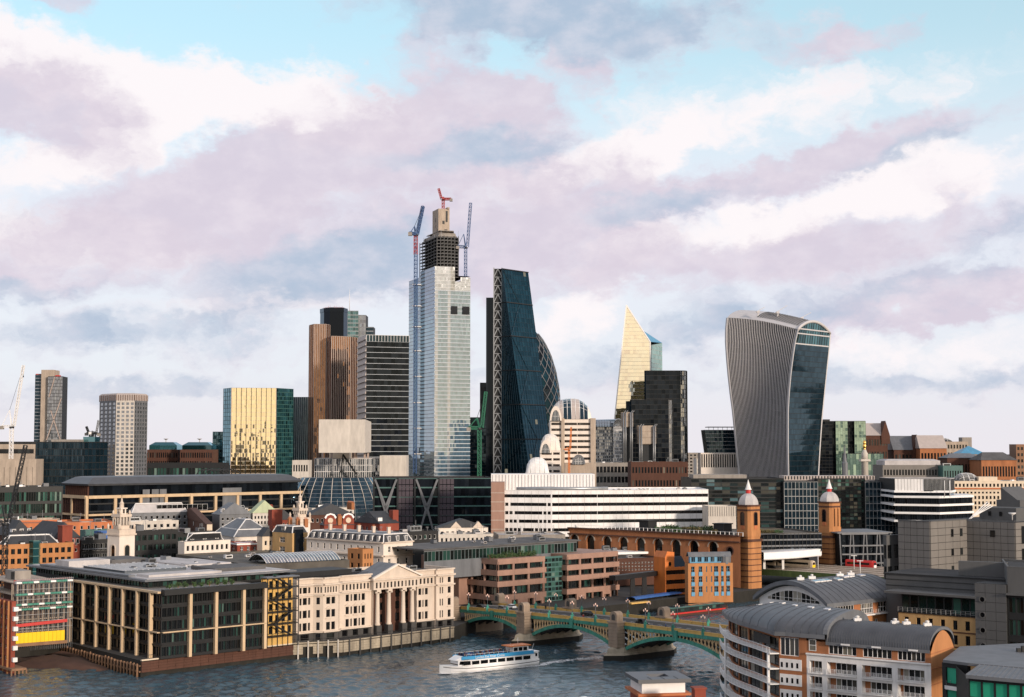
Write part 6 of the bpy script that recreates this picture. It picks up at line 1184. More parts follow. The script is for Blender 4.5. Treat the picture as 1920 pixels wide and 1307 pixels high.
t,p,z = infill('slate_roofed_house','slate-roofed brick house behind the near crane at left edge',-10,20,62,1005,590,'brick_brown',deg=42,nr=2,nc=(3,4),par=0,vis=6); gable_roof(t,p,z,6,'slate',.15); dormers(t,p[1],p[2],z + .6,3)
t,p,z = infill('long_red_roof','long low building with flat orange-red roof below the bronze office',10,22,215,982,680,'terracotta','terracotta',24,1,(0,14),fw=.35,vis=4,units=2); 
infill('low_pale_roof','pale flat-roofed block with plant below the bronze office corner',-5,5,112,975,715,'concrete_warm','roof_pale',30,2,(0,10),vis=7,units=5)
infill('low_pale_roof','white flat roof strewn with plant between first church and bronze office',150,160,335,980,700,'portland','roof_pale',32,1,(0,14),vis=4,units=7)
# brick office pair at left, glazed stair between
t,p,z = infill('brick_office','orange brick office with strip windows and teal glazed stair at the left',-30,-8,138,1022,545,'brick_orange','roof_dark',34,4,(0,12),fw=.62,fh=.55,vis=15,fr='charcoal',units=4,nx=2)
a_,L_,d_,n_ = frame(p[1],p[2]); u0 = .42; c_ = V2(p[1],p[2],u0); b = MB(); w = L_ * .15; b.loft([[(c_[0] + d_[0] * x + n_[0] * o,c_[1] + d_[1] * x + n_[1] * o,zq) for x,o in ((0,-.2),(w * .25,1.6),(w * .75,1.6),(w,-.2))] for zq in (6,z + 1)],0,False,False,False); b.build('glazed_stair','gl_teal',t)
for k in range(9): b = MB(); zq = 7 + k * (z - 6) / 8; b.loft([[(c_[0] + d_[0] * x + n_[0] * o,c_[1] + d_[1] * x + n_[1] * o,zz2) for x,o in ((-.05,0),(w * .25,1.75),(w * .75,1.75),(w + .05,0))] for zz2 in (zq,zq + .3)],0,False,False,False); b.build('stair_transom','teal_frame',t)
q = inset(p,4); mansard(t,q,z - .7,3.5,3,'slate')
# church steeples
def steeple(label,px,Y,lev,hw,deg=52):
    c_ = XY(px,lev[0],Y); t = thing('church_steeple',label,'church',(*c_,5),'stone church steeples'); z = [zz(y,Y) for y in lev]     # lev: parapet, gallery1, gallery2, lantern, tip
    p = sq(c_,hw,deg); b = MB(); b.prism(p,5,z[0] - 1.6); b.build('tower','stone_white',t); b = MB(); b.prism(inset(p,-.5),z[0] - 2.2,z[0] - 1.6); b.prism(inset(p,-.2),z[0] - 1.6,z[0]); b.build('parapet','stone',t)
    for i in range(4):
        for u in (.5,): on_wall(t,arch_mesh(round(hw * .62,2),5.2,'stone','pane_dark'),p[i],p[(i + 1) % 4],u,z[0] - 11,'bell_opening')
        for u in (0.04,.96): c2 = V2(p[i],p[(i + 1) % 4],u); b = MB(); b.lathe(c2,[(.5,z[0]),(.35,z[0] + .8),(.5,z[0] + 1.2),(.05,z[0] + 2.2)],8); b.build('pinnacle','stone',t)
    p2 = sq(c_,hw * .60,deg); b = MB(); b.prism(p2,z[0],z[0] + 1.4); b.build('plinth','stone',t); p3 = sq(c_,hw * .30,deg); b = MB(); b.prism(p3,z[0] + 1.4,z[1] - 1); b.build('inner_drum','stone_white',t)
    for i in range(4):
        for u in (0,.33,.66): c2 = V2(p2[i],p2[(i + 1) % 4],u); b = MB(); b.lathe(c2,[(.38,z[0] + 1.4),(.32,z[1] - 1.0),(.42,z[1] - .9)],8); b.build('column','stone_white',t)
    b = MB(); b.prism(inset(p2,-.55),z[1] - 1,z[1]); b.build('entablature','stone',t)
    for i in range(4): b = MB(); b.lathe(p2[i],[(.35,z[1]),(.45,z[1] + .7),(.05,z[1] + 1.6)],8); b.build('urn','stone',t)
    p4 = sq(c_,hw * .33,deg); b = MB(); b.prism(p4,z[1],z[2] - .4); b.prism(inset(p4,-.35),z[2] - .4,z[2]); b.build('second_stage','stone_white',t)
    for i in range(4): on_wall(t,arch_mesh(round(hw * .22,2),1.8,'stone','pane_dark'),p4[i],p4[(i + 1) % 4],.5,z[1] + .3,'lantern_opening')
    b = MB(); b.lathe(c_,[(hw * .24,z[2]),(hw * .22,z[3] - .6),(hw * .26,z[3] - .4),(hw * .12,z[3] + .3),(hw * .07,z[3] + 1.5),(.08,z[4] - 1.3)],8,0,False); b.build('spire','stone',t); b = MB(); b.bar((*c_,z[4] - 1.4),(*c_,z[4]),.12); b.bar((c_[0] - .4,c_[1],z[4] - .5),(c_[0] + .4,c_[1],z[4] - .5),.1); b.build('cross','steel_dark',t)
    return t
steeple('cream stone church steeple with square belfry, left of centre over flat roofs',227.5,560,(992,964,952,942,927),3.5)
steeple('taller slimmer stone church spire in front of the curved glass hall',562.5,640,(970,953,940,930,906),3.1,46)
# centre-left cluster
t,p,z = infill('silver_gabled_block','silver-clad block with steep gabled roof and skylights',398,412,470,965,715,'lead','lead',34,2,(0,6),par=0,vis=6); gable_roof(t,p,z,5.5,'lead',.12); dormers(t,p[1],p[2],z + .8,4)
for k in range(3): b = MB(); c2 = V2(p[1],p[2],.25 + .2 * k); obj('skylight',win_mesh(1.6,1.4,-.1,'white_paint','pane'),(c2[0] + .3,c2[1] + 2.6,z + 3),frame(p[1],p[2])[0],t).rotation_euler = (radians(-48),0,frame(p[1],p[2])[0])
t,p,z = infill('copper_roofed_block','block with pale green copper roof beside the silver gabled block',466,474,520,962,725,'portland','copper',34,2,(0,7),par=0,vis=6,fr='charcoal'); gable_roof(t,p,z,6,'copper',.15)
for u in (.45,.6): obj('roof_hatch',win_mesh(2.6,1.6,-.12,'brick_red','brick_red'),(*V2((p[1][0],p[1][1] + 2),(p[2][0],p[2][1] + 2),u),z + 2.6),frame(p[1],p[2])[0],t).rotation_euler = (radians(-45),0,frame(p[1],p[2])[0])
t,p,z = infill('grey_mansard_office','white office under a broad blue-grey mansard roof with red striped flank',402,440,512,1007,640,'stone_white','lead',30,2,(4,7),fw=.85,fh=.5,pn='pane_green',fr='teal_frame',vis=7); q = inset(p,-.6); mansard(t,q,z,3,3,'lead'); q = inset(p,2.6); mansard(t,q,z + 3,4,5,'lead')
t,p,z = infill('striped_house','red brick house with white bands and framed windows below the grey mansard',430,445,486,1018,605,'brick_red','roof_grey',30,3,(1,3),fw=.42,fh=.62,vis=12,nx=2,ny=2)
for k in range(3): b = MB(); zq = z - 4.1 * k; b.prism(inset(p,-.22),zq - .9,zq - .25); b.build('white_band','white_paint',t)
t,p,z = infill('gable_end_house','stepped pale stone house end with buttresses beside the red striped house',482,492,514,1006,600,'cream','slate',30,2,(0,2),vis=8,par=0); gable_roof(t,p,z,3.5,'slate',0,.3)
t,p,z = infill('victorian_house','tall yellow-brown brick house with dark bay and white dormer',511,548,577,1000,590,'brick_yellow','slate',44,3,(1,2),fw=.3,vis=12,fr='white_paint',nx=2,ny=2)
b = MB(); q = [V2(p[1],p[2],.12),V2(p[1],p[2],.62)]; n_ = frame(p[1],p[2])[3]; b.prism([(q[0][0] + n_[0] * 1,q[0][1] + n_[1] * 1),(q[1][0] + n_[0] * 1,q[1][1] + n_[1] * 1),q[1],q[0]],z - 9,z + 1.4); b.build('dark_bay','gl_black',t); mansard(t,p,z,2.6,1.2,'slate'); dormers(t,p[0],p[1],z + .1,1,2.4,2.4)
for u in (.1,.5,.9): chimney(t,V2(p[3],p[2],u),z + 2,0,1.)
# long mansard stone building
p = corner(575,719,774,1018,556,47); t = tower('mansard_building','long white stone building with slate mansard roof and dormer windows',p,cat='building'); z = zz(1018,556)
for i,ncol in ((0,11),(1,3)):
    L_ = hypot(p[i + 1][0] - p[i][0],p[i + 1][1] - p[i][1]); wall(t,p[i],p[i + 1],5,z,'stone_white',[(z - 3.6,z - 1.5),(z - 8.2,z - 6.0),(z - 12.2,z - 10)],even(ncol,L_,.26,.8,.8),.35,'white_paint','pane_dark',1,2,sill=True)
    for zq in (z,z - 4.9): n_ = frame(p[i],p[i + 1])[3]; b = MB(); b.bar((p[i][0] + n_[0] * .4,p[i][1] + n_[1] * .4,zq),(p[i + 1][0] + n_[0] * .4,p[i + 1][1] + n_[1] * .4,zq),.9,.45); b.build('cornice','stone',t)
for i in (2,3): wall(t,p[i],p[(i + 1) % 4],5,z,'stone_white')
mansard(t,p,z,3.0,1.5,'slate'); dormers(t,p[0],p[1],z + .3,11,1.3,2.1,1.6,m0=1.5,off=.2); dormers(t,p[1],p[2],z + .3,3,1.3,2.1,1.6,m0=1,off=.2)
for k in range(5): chimney(t,V2(V2(p[0],p[1],.12 + k * .19),V2(p[3],p[2],.12 + k * .19),.5),z + 2.8,1,.8)
t,q,z2 = infill('rear_wing','ochre brick rear wing with dark windows below the long mansard roof',652,680,700,1030,540,'brick_orange','roof_grey',47,3,(2,3),fw=.4,vis=11,fr='charcoal')
# red brick with round windows; slate roofs
t,p,z = infill('round_window_house','dark red brick house with two white round windows in shaped gables',600,608,664,985,640,'brick_red','slate',20,2,(0,5),fw=.4,vis=8,par=0); gable_roof(t,p,z,5,'slate',.2); a_,L_,d_,n_ = frame(p[1],p[2])
for u in (.2,.8):
    c2 = V2(p[1],p[2],u); P_ = lambda x,zq,o: (c2[0] + d_[0] * x + n_[0] * o,c2[1] + d_[1] * x + n_[1] * o,zq); b = MB(); pr = [(-2.6,z),(2.6,z),(2.4,z + 3),(1.6,z + 4.3),(0,z + 4.8),(-1.6,z + 4.3),(-2.4,z + 3)]; b.loft([[P_(x,zq,.3) for x,zq in pr],[P_(x,zq,-2) for x,zq in pr]]); b.build('shaped_gable','brick_red',t)
    b = MB(); b.loft([[P_(x * 1.1,zq + .3,.45) for x,zq in pr[2:]],[P_(x * .85,zq - .3,.45) for x,zq in pr[2:]]],0,False,False,False); b.build('gable_trim','white_paint',t)
    b = MB(); b.add([P_(1.15 * cos(k * pi / 8),z + 2 + 1.15 * sin(k * pi / 8),.4) for k in range(16)],[tuple(range(16))]); b.build('round_window','cream',t)
chimney(t,V2(p[1],p[2],.5),z,0,1.2)
t,p,z = infill('slate_terrace','slate-roofed terrace with red brick stacks right of the slim spire',570,580,664,966,680,'brick_brown','slate',24,1,(0,9),vis=4,par=0); gable_roof(t,p,z,5,'slate',.1); [chimney(t,V2(p[3],p[2],u),z + 2,0,1) for u in (.1,.4,.7)]
t,p,z = infill('slate_terrace','dark slate terrace with white storey between copper roof and slim spire',505,512,552,975,665,'brick_red','slate',24,2,(0,5),vis=6,par=0); gable_roof(t,p,z,4.5,'slate',.1); b = MB(); q = sq(XY(516,968,655),2.4,30); b.prism(q,z - 2,z + 5); b.build('chimney_stack','brick_red',t)
t,p,z = infill('pale_roof_block','pale stone attic block with rooftop plant below the curved glass hall',575,585,664,953,730,'portland','roof_grey',24,1,(0,9),vis=4,units=6)
t,p,z = infill('red_gable_house','bright red brick house with slate roof and end chimneys beside the braced office',664,712,748,982,650,'brick_red','slate',40,2,(5,0),fw=.45,vis=7,par=0,nx=2); gable_roof(t,p,z,5,'slate',.12,.3,True); b = MB(); q = sq(V2(p[2],p[3],.2),1.5,40); b.prism(q,z - 3,z + 5.5); b.build('chimney_stack','brick_red',t); dormers(t,p[0],p[1],z + .5,4)
t,p,z = infill('pedimented_house','white low house with two small pediments and dark roof below the braced office',815,822,915,990,680,'stone_white','slate',14,2,(0,9),vis=7,par=0,units=0); gable_roof(t,p,z,4,'slate',.1)
a_,L_,d_,n_ = frame(p[1],p[2])
for u in (.35,.8): c2 = V2(p[1],p[2],u); b = MB(); b.loft([[(c2[0] + d_[0] * x + n_[0] * o,c2[1] + d_[1] * x + n_[1] * o,z + zq) for x,zq in ((-2.6,0),(2.6,0),(0,2.8))] for o in (.4,-2)]); b.build('pediment','stone',t)
infill('flat_roof_block','wide low flat-roofed block with pale patches left of the pink stone end tower',748,756,925,1003,655,'portland','roof_pale',12,1,(0,20),vis=4,units=7)
infill('flat_roof_block','grey flat-roofed block in front of the white banded office foot',925,935,1060,1003,660,'concrete','roof_pale',6,1,(0,14),vis=4,units=4)
infill('flat_roof_block','dark flat-roofed block behind the long mansard building',664,690,822,1000,600,'charcoal','roof_grey',38,1,(0,14),vis=4,units=6,pn='pane_green')
# big flat roofs just behind the riverside fronts
t,p,z = infill('flat_roof_hall','broad brown-grey flat roof with sloping glass rooflight behind the white riverside front',330,470,655,1060,505,'roof_gravel','roof_gravel',36,1,(0,0),units=0,z1=24.5)
a_,L_,d_,n_ = frame(p[1],p[2]); c0 = V2(p[1],p[2],.22); c1 = V2(p[1],p[2],.98); g = MB(); e0 = (c0[0] - n_[0] * 5,c0[1] - n_[1] * 5); e1 = (c1[0] - n_[0] * 5,c1[1] - n_[1] * 5); f0 = (c0[0] - n_[0] * 19,c0[1] - n_[1] * 19); f1 = (c1[0] - n_[0] * 19,c1[1] - n_[1] * 19)
P_ = lambda u,v: Vector((*V2(V2(e0,e1,u),V2(f0,f1,u),v),z - .2 + 2.6 * sin(pi * min(1,v * 1.0)) ** .8))
for i in range(24):
    for j in range(8): g.quad(P_(i / 24,j / 8),P_((i + 1) / 24,j / 8),P_((i + 1) / 24,(j + 1) / 8),P_(i / 24,(j + 1) / 8))
g.build('rooflight_glazing','gl_grey',t,'stuff')
for i in range(25): b = MB(); b.tube([P_(i / 24,j / 8) + Vector((0,0,.08)) for j in range(9)],.14,4); b.build('rooflight_bar','white',t)
clutter(t,[p[0],V2(p[0],p[1],.9),V2(p[3],p[2],.9),p[3]],z - .69,9,21,.8)
# ------------------------------------------------------------------ riverside glass office with sandstone columns
pL = corner(134,303,497,1110,424,43); pU = corner(48,272,556,1086,434,43); t = tower('column_office','black glass riverside office with tall sandstone columns and wide flat roof',pL,QZ,'building')
zc = zz(1111,424); zr = zz(1088,434); zbm = zz(1186,424)
for i,nb in ((0,22),(1,21)):
    A,B_ = pL[i],pL[i + 1]; a_,L_,d_,n_ = frame(A,B_); rws = floors(QZ,zc,5,.70,.2,.3)
    wall(t,A,B_,QZ,zc,'black',rws,even(nb,L_,.90,.2,.2),.35,'charcoal','pane_office' if i else 'pane_black',2,1,.07)
    us = [.02,.17,.325,.475,.62,.775,.915] if i == 0 else [.255,.50,.77,.985]
    for k,u in enumerate(us): c2 = V2(A,B_,u); b = MB(); b.bar((c2[0] + n_[0] * .7,c2[1] + n_[1] * .7,QZ),(c2[0] + n_[0] * .7,c2[1] + n_[1] * .7,zc),1.1,.75 if i == 0 else .9,up=(d_[0],d_[1],0)); b.build('column','sandstone',t)
    for zq,w in ((zbm,.3),(zc,.55)):
        if i == 0 or zq == zbm: b = MB(); b.bar((A[0] + n_[0] * .75,A[1] + n_[1] * .75,zq),(B_[0] + n_[0] * .75,B_[1] + n_[1] * .75,zq),1.0,w); b.build('beam','sandstone',t)
        else: b = MB(); b.bar((A[0] + n_[0] * .75,A[1] + n_[1] * .75,zq),(B_[0] + n_[0] * .75,B_[1] + n_[1] * .75,zq),2.0,1.6); b.build('terrace_edge','charcoal',t)
    for zq in [r[0] - .4 for r in rws[1:]]: b = MB(); b.bar((A[0] + n_[0] * .25,A[1] + n_[1] * .25,zq),(B_[0] + n_[0] * .25,B_[1] + n_[1] * .25,zq),.4,.2); b.build('floor_edge','charcoal',t)
for i in (2,3): wall(t,pL[i],pL[(i + 1) % 4],QZ,zc,'charcoal')
roof(t,pL,zc + .05,'paving',0); q = inset(pU,2.4)
for i,nb in ((0,40),(1,30)): L_ = hypot(q[i + 1][0] - q[i][0],q[i + 1][1] - q[i][1]); wall(t,q[i],q[i + 1],zc - 4,zr - .5,'charcoal',[(zc + .2,zr - .8)],even(nb,L_,.92),.2,'charcoal','pane_green',1,1,.06,join=(i == 0))
for i in (2,3): wall(t,q[i],q[(i + 1) % 4],QZ,zr - .5,'charcoal')
b = MB(); b.prism(pU,zr - .55,zr); b.build('roof_slab','lead',t); b = MB(); b.prism(inset(pU,1.5),zr,zr + .15); b.build('roof_membrane','roof_pale',t)
zq = zr + .15; F4 = lambda u,v: V2(V2(pU[1],pU[2],u),V2(pU[0],pU[3],u),v)
for (u0,u1,v0,v1,h,mt) in ((.08,.55,.07,.16,.7,'roof_pale'),(.10,.5,.28,.62,.9,'gl_grey'),(.55,.9,.12,.3,1.0,'roof_grey'),(.05,.32,.68,.80,2.2,'roof_pale'),(.6,.92,.4,.7,.8,'roof_pale'),(.36,.62,.72,.92,1.6,'roof_grey'),(.02,.06,.15,.9,.5,'lead')):
    b = MB(); b.prism([F4(u0,v0),F4(u1,v0),F4(u1,v1),F4(u0,v1)],zq + .01,zq + h); b.build('roof_plant' if mt != 'gl_grey' else 'roof_light',mt,t)
for k in range(12): b = MB(); b.bar((*F4(.10 + .4 * k / 11,.27),zq + 1.0),(*F4(.10 + .4 * k / 11,.63),zq + 1.0),.16); b.build('roof_light_bar','white',t)
clutter(t,[F4(.05,.05),F4(.95,.05),F4(.95,.95),F4(.05,.95)],zq,16,33,.65)
for k in range(9):
    c2 = V2(pL[1],pL[2],.12 + .075 * k); n_ = frame(pL[1],pL[2])[3]; shrub('potted shrub on the black office terrace, %s from the corner' % ['first','second','third','fourth','fifth','sixth','seventh','eighth','ninth'][k],(c2[0] - n_[0] * 2.6,c2[1] - n_[1] * 2.6),.9,R.uniform(1.3,2.2),zc + .5,220,'leaf','terrace shrubs',90 + k,ls=.25)
    b = MB(); e = sq((c2[0] - n_[0] * 2.6,c2[1] - n_[1] * 2.6),.42,43); b.prism(e,zc + .06,zc + .6); solo('planter',b,'white','white planter box on black office terrace, %s from the corner' % ['first','second','third','fourth','fifth','sixth','seventh','eighth','ninth'][k],'planter','terrace planters')
# timber piles and ledge round the foot of it
t = thing('timber_fender','row of weathered timber piles below the black riverside office','fender',(*mid([QL,CN]),0)); a_,L_,d_,n_ = frame(QL,CN)
for k in range(26): c2 = V2(QL,CN,.03 + .95 * k / 25); b = MB(); c2 = (c2[0] + n_[0] * .5,c2[1] + n_[1] * .5); b.lathe(c2,[(.34,-2),(.32,2.6 + R.random() * .5),(.2,3.2 + R.random() * .5)],7); b.build('pile','wood',t)
for zq in (1.4,3.0): b = MB(); b.bar((QL[0] + n_[0] * .2,QL[1] + n_[1] * .2,zq),(CN[0] + n_[0] * .2,CN[1] + n_[1] * .2,zq),.3,.4); b.build('waler','wood',t)
def quay(A,B,label,mt,arches=0,butt=0,cap='river_wall'):
    t = thing('quay_wall',label,'quay wall',(*mid([A,B]),0)); a_,L_,d_,n_ = frame(A,B); P = lambda x,z,o: (A[0] + d_[0] * x + n_[0] * o,A[1] + d_[1] * x + n_[1] * o,z)
    nb = int(L_ / 2.6)
    for r_ in range(4):
        for k in range(nb):
            if arches and r_ < 3 and k % 2: continue
            x0,x1 = L_ * k / nb + .03,L_ * (k + 1) / nb - .03; z0,z1 = 1.2 + r_ * .75,1.2 + (r_ + 1) * .75 - .05; o = .5 + R.uniform(-.05,.06); b = MB(); b.add([P(x,z,q_) for q_ in (0.02,o) for z in (z0,z1) for x in (x0,x1)],[(4,5,7,6),(0,1,5,4),(2,6,7,3),(0,4,6,2),(1,3,7,5)]); b.build('stone_block',mt,t)
    for k in range(butt): x = L_ * (k + .5) / butt; b = MB(); b.bar(P(x,-1,.8),P(x,QZ + .7,.8),.34,.4); b.build('fender_post','portland' if arches else 'stone_dark',t)
    b = MB(); b.bar(P(0,QZ + .1,.3),P(L_,QZ + .1,.3),.7,.35); b.build('coping',cap,t); b = MB()
    for k in range(int(L_ / 2)): b.bar(P(k * 2 + .5,QZ + .2,-.2),P(k * 2 + .5,QZ + 1.3,-.2),.07)
    b.bar(P(0,QZ + 1.3,-.2),P(L_,QZ + 1.3,-.2),.08); b.build('railing','black',t)
quay(CN,(-66.5,457.5),'brown river wall with pale ledge below the black riverside office','brick_brown',0,0,'cream'); quay((-66.5,457.5),(-52,463),'pale river wall with white posts and dark arches below the white riverside front','river_wall',1,5); quay((-52,463),(-19.5,499),'pale stone river wall with dark fenders below the columned portico','river_wall',0,11)
# fire stair with yellow wall
A,B_ = pL[2],hit(pL[1],radians(43),556,1110); t = thing('fire_stair','black steel fire stair against a yellow wall beside the white riverside front','staircase',(*mid([A,B_]),QZ)); a_,L_,d_,n_ = frame(A,B_); P = lambda x,z,o: (A[0] + d_[0] * x + n_[0] * o,A[1] + d_[1] * x + n_[1] * o,z)
wall(t,(A[0] - n_[0] * 2,A[1] - n_[1] * 2),(B_[0] - n_[0] * 2,B_[1] - n_[1] * 2),QZ,zr - .6,'ochre',floors(QZ,zr - .6,5,.6,3,.5),even(5,L_,.55),.2,'charcoal','pane_dark')
for k in range(5):
    z0 = QZ + 3 + k * 3.6
    if z0 > zr: break
    b = MB(); b.prism([P(0,0,1.2)[:2],P(L_,0,1.2)[:2],P(L_,0,-1.2)[:2],P(0,0,-1.2)[:2]],z0,z0 + .2); b.build('landing','black',t); b = MB(); b.bar(P(0,z0 + 1.1,1.2),P(L_,z0 + 1.1,1.2),.1); b.bar(P(0,z0 + .6,1.2),P(L_,z0 + .6,1.2),.08); b.build('handrail','black',t)
    b = MB(); s_ = (.25,.8) if k % 2 else (.8,.25); b.bar(P(L_ * s_[0],z0 + .2,.6),P(L_ * s_[1],z0 + 3.6,.6),1.0,.35); b.build('stair_flight','black',t)
for x in (0.1,L_ * .33,L_ * .66,L_ - .1): b = MB(); b.bar(P(x,QZ,1.2),P(x,zr - .6,1.2),.28); b.build('stair_post','black',t)
b = MB(); b.prism([P(-.5,0,1.6)[:2],P(L_,0,1.6)[:2],P(L_,0,-2)[:2],P(-.5,0,-2)[:2]],zr - .6,zr - .3); b.build('stair_roof','lead',t)
# ------------------------------------------------------------------ white riverside front with columned portico
A0 = Vector(XY(556,1140,460)); B0 = Vector(XY(847,1110,503)); t = thing('portico_building','white stone riverside building with pedimented columned portico','building',(*((A0 + B0) / 2),QZ)); LT = (B0 - A0).length; dD = (B0 - A0).normalized(); nN = Vector((dD.y,-dD.x)); angD = atan2(dD.y,dD.x)
def XV(px): q = hit((A0.x,A0.y),angD,px,1130); return (Vector(q) - A0).length
Q = lambda x,o=0.: ((A0 + dD * x + nN * o).x,(A0 + dD * x + nN * o).y)
zT = 23.6; ROWS = [(7.7,10.1),(11.6,13.9),(15.6,17.7),(19.1,20.9)]
x1,x2,x3,x4,x5,x6 = XV(587),XV(637),XV(696),XV(777),XV(814),LT
def sect(A,B,cols,att):
    wall(t,A,B,7.2,18.6,'stone',ROWS[:3],cols,.4,'charcoal','pane_black',sill=False); wall(t,A,B,18.6,zT,'stone',ROWS[3:],att,.4,'charcoal','pane_black',name='attic_wall')
    a_,L_,d_,n_ = frame(A,B)
    for zq,w,h in ((18.5,.9,.4),(21.7,1.3,.5),(zT,.7,.4),(7.2,.6,.4)): b = MB(); b.bar((A[0] + n_[0] * .3,A[1] + n_[1] * .3,zq),(B[0] + n_[0] * .3,B[1] + n_[1] * .3,zq),w,h); b.build('cornice','stone',t)
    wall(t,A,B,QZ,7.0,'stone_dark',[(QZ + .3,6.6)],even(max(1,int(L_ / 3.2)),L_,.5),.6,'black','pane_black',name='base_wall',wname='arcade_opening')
    for c in cols[::2]:
        if c[1] - c[0] > 1.1:
            m_ = (c[0] + c[1]) / 2; P = lambda x,z,o: (A[0] + d_[0] * x + n_[0] * o,A[1] + d_[1] * x + n_[1] * o,z); b = MB(); b.loft([[P(m_ - 1.1,14.3,o),P(m_ + 1.1,14.3,o),P(m_,15.0,o)] for o in (.35,0)]); b.build('window_pediment','stone',t); b = MB(); b.add([P(x,z,o) for o in (.0,.35) for z in (11.1,11.4) for x in (m_ - 1,m_ + 1)],[(4,5,7,6),(0,1,5,4),(2,6,7,3),(0,4,6,2),(1,3,7,5)]); b.build('window_sill','stone',t)
def triple(c,wide=1.25,nar=.6,gap=.75): return [(c - wide / 2 - gap - nar,c - wide / 2 - gap),(c - wide / 2,c + wide / 2),(c + wide / 2 + gap,c + wide / 2 + gap + nar)]
c = x1 / 2; sect(Q(0),Q(x1),triple(c,1.5,.75,.5),triple(c,1.5,.75,.5))
o = 2.2; w2 = x2 - x1; i1,i2 = x1 + o,x2 - o
sect(Q(x1),Q(i1,o),[(1.0,2.1)],even(3,hypot(o,o),.5,.2,.2)); sect(Q(i1,o),Q(i2,o),[(1.2,2.7),(i2 - i1 - 2.6,i2 - i1 - 1.2)],even(5,i2 - i1,.5,.3,.3)); sect(Q(i2,o),Q(x2),[(.5,1.1),(1.5,2.4)],even(3,hypot(o,o),.5,.2,.2))
w3 = x3 - x2; m_ = w3 * .5; sect(Q(x2),Q(x3),[(m_ - 3.9,m_ - 2.6),(m_ - 2.0,m_ - 1.4),(m_ - .75,m_ + .65),(m_ + 1.2,m_ + 1.8),(m_ + 2.4,m_ + 3.7)],even(8,w3,.5,.6,.6))
w5 = x5 - x4; sect(Q(x4),Q(x5),[(.6,1.1),(1.7,2.9),(3.4,3.9),(4.5,5.7)] if w5 > 6 else [(.6,1.8),(2.4,3)],even(5,w5,.5,.3,.3)); w6 = x6 - x5; sect(Q(x5,1.0),Q(x6,1.0),[(w6 * .2,w6 * .2 + .5),(w6 * .33,w6 * .33 + .5),(w6 * .66,w6 * .66 + 1.3)],[(w6 * .2,w6 * .2 + .5),(w6 * .33,w6 * .33 + .5),(w6 * .66,w6 * .66 + 1.3)])
wall(t,Q(x5),Q(x5,1.0),QZ,zT,'stone'); sect(Q(x6,1.0),Q(x6,-14),triple(4) + triple(10),triple(4) + triple(10))
# portico: recessed brown wall, columns, entablature, pediment
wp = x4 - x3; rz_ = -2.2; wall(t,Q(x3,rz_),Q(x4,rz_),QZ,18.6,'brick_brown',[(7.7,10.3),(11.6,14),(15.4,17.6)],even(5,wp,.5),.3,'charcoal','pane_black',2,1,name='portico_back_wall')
for x in (x3,x4): b = MB(); b.quad((*Q(x,rz_),QZ),(*Q(x,1.2),QZ),(*Q(x,1.2),18.6),(*Q(x,rz_),18.6)); b.build('portico_return','stone',t)
for u in (.10,.36,.69,.90):
    c2 = Q(x3 + wp * u,.9); b = MB(); b.lathe(c2,[(.95,7.3),(.95,7.7),(.78,8.0),(.75,11),(.62,17.2),(.7,17.4)],16); b.build('column','stone',t); b = MB(); b.prism(sq(c2,1.0,math.degrees(angD)),QZ,7.3); b.build('column_plinth','stone_dark',t); b = MB(); b.prism(sq(c2,.85,math.degrees(angD)),17.9,18.6)
    for s_ in (-1,1): e = Vector((*c2,17.65)) + Vector((dD.x,dD.y,0)) * .75 * s_; b.tube([e - Vector((nN.x,nN.y,0)) * .7,e + Vector((nN.x,nN.y,0)) * .75],.33,8)
    b.build('ionic_capital','stone',t)
ent = [Q(x3 - .6,1.9),Q(x4 + .6,1.9)]; wall(t,*ent,18.6,21.6,'stone',[(19.1,20.9)],even(12,wp + 1.2,.48,.6,.6),.4,'charcoal','pane_black',name='entablature')
b = MB(); b.prism([Q(x3 - .6,1.5),Q(x4 + .6,1.5),Q(x4 + .6,-2),Q(x3 - .6,-2)],18.58,21.6); b.build('entablature_core','stone',t); b = MB(); b.prism([Q(x3 - 1.2,2.6),Q(x4 + 1.2,2.6),Q(x4 + 1.2,-2),Q(x3 - 1.2,-2)],21.6,22.1); b.build('pediment_base','stone',t)
xm = (x3 + x4) / 2; b = MB(); b.loft([[(*Q(x3 - .8,o),22.1),(*Q(x4 + .8,o),22.1),(*Q(xm,o),25.9)] for o in (1.9,-8)]); b.build('pediment','stone',t)
for a,c in ((x3 - 1.2,xm),(x4 + 1.2,xm)): b = MB(); b.bar((*Q(a,2.2),22.2),(*Q(c,2.2),26.3),.9,.5); b.build('raking_cornice','stone_white',t); b = MB(); b.quad((*Q(a,2.4),22.3),(*Q(c,2.4),26.55),(*Q(c,-8),26.55),(*Q(a,-8),22.3)); b.build('pediment_roof','lead',t)
po = [Q(0),Q(x6,.9),Q(x6,-24),Q(0,-24)]; b = MB(); b.sheet([Q(.2,-.4),Q(x6 - .2,-.4),Q(x6 - .2,-24),Q(.2,-24)],zT - 1); b.build('roof','roof_dark',t); b = MB(); b.prism([Q(1,-5),Q(x3 - 4,-5),Q(x3 - 4,-16),Q(1,-16)],zT - 1,zT + 1.6); b.build('plant_deck','charcoal',t); wall(t,Q(x6,-24),Q(0,-24),QZ,zT,'stone'); wall(t,Q(0,-24),Q(0),QZ,zT,'stone'); clutter(t,[Q(x3 - 3,-4),Q(x6 - 2,-4),Q(x6 - 2,-20),Q(x3 - 3,-20)],zT - .99,8,8,.6)
b = MB()
for k in range(50): b.bar((*Q(x1 + (x3 - x1) * k / 50,-1.5),zT - .8),(*Q(x1 + (x3 - x1) * k / 50,-1.5),zT + .6),.08)
b.bar((*Q(x1,-1.5),zT + .6),(*Q(x3,-1.5),zT + .6),.1); b.build('roof_railing','black',t)
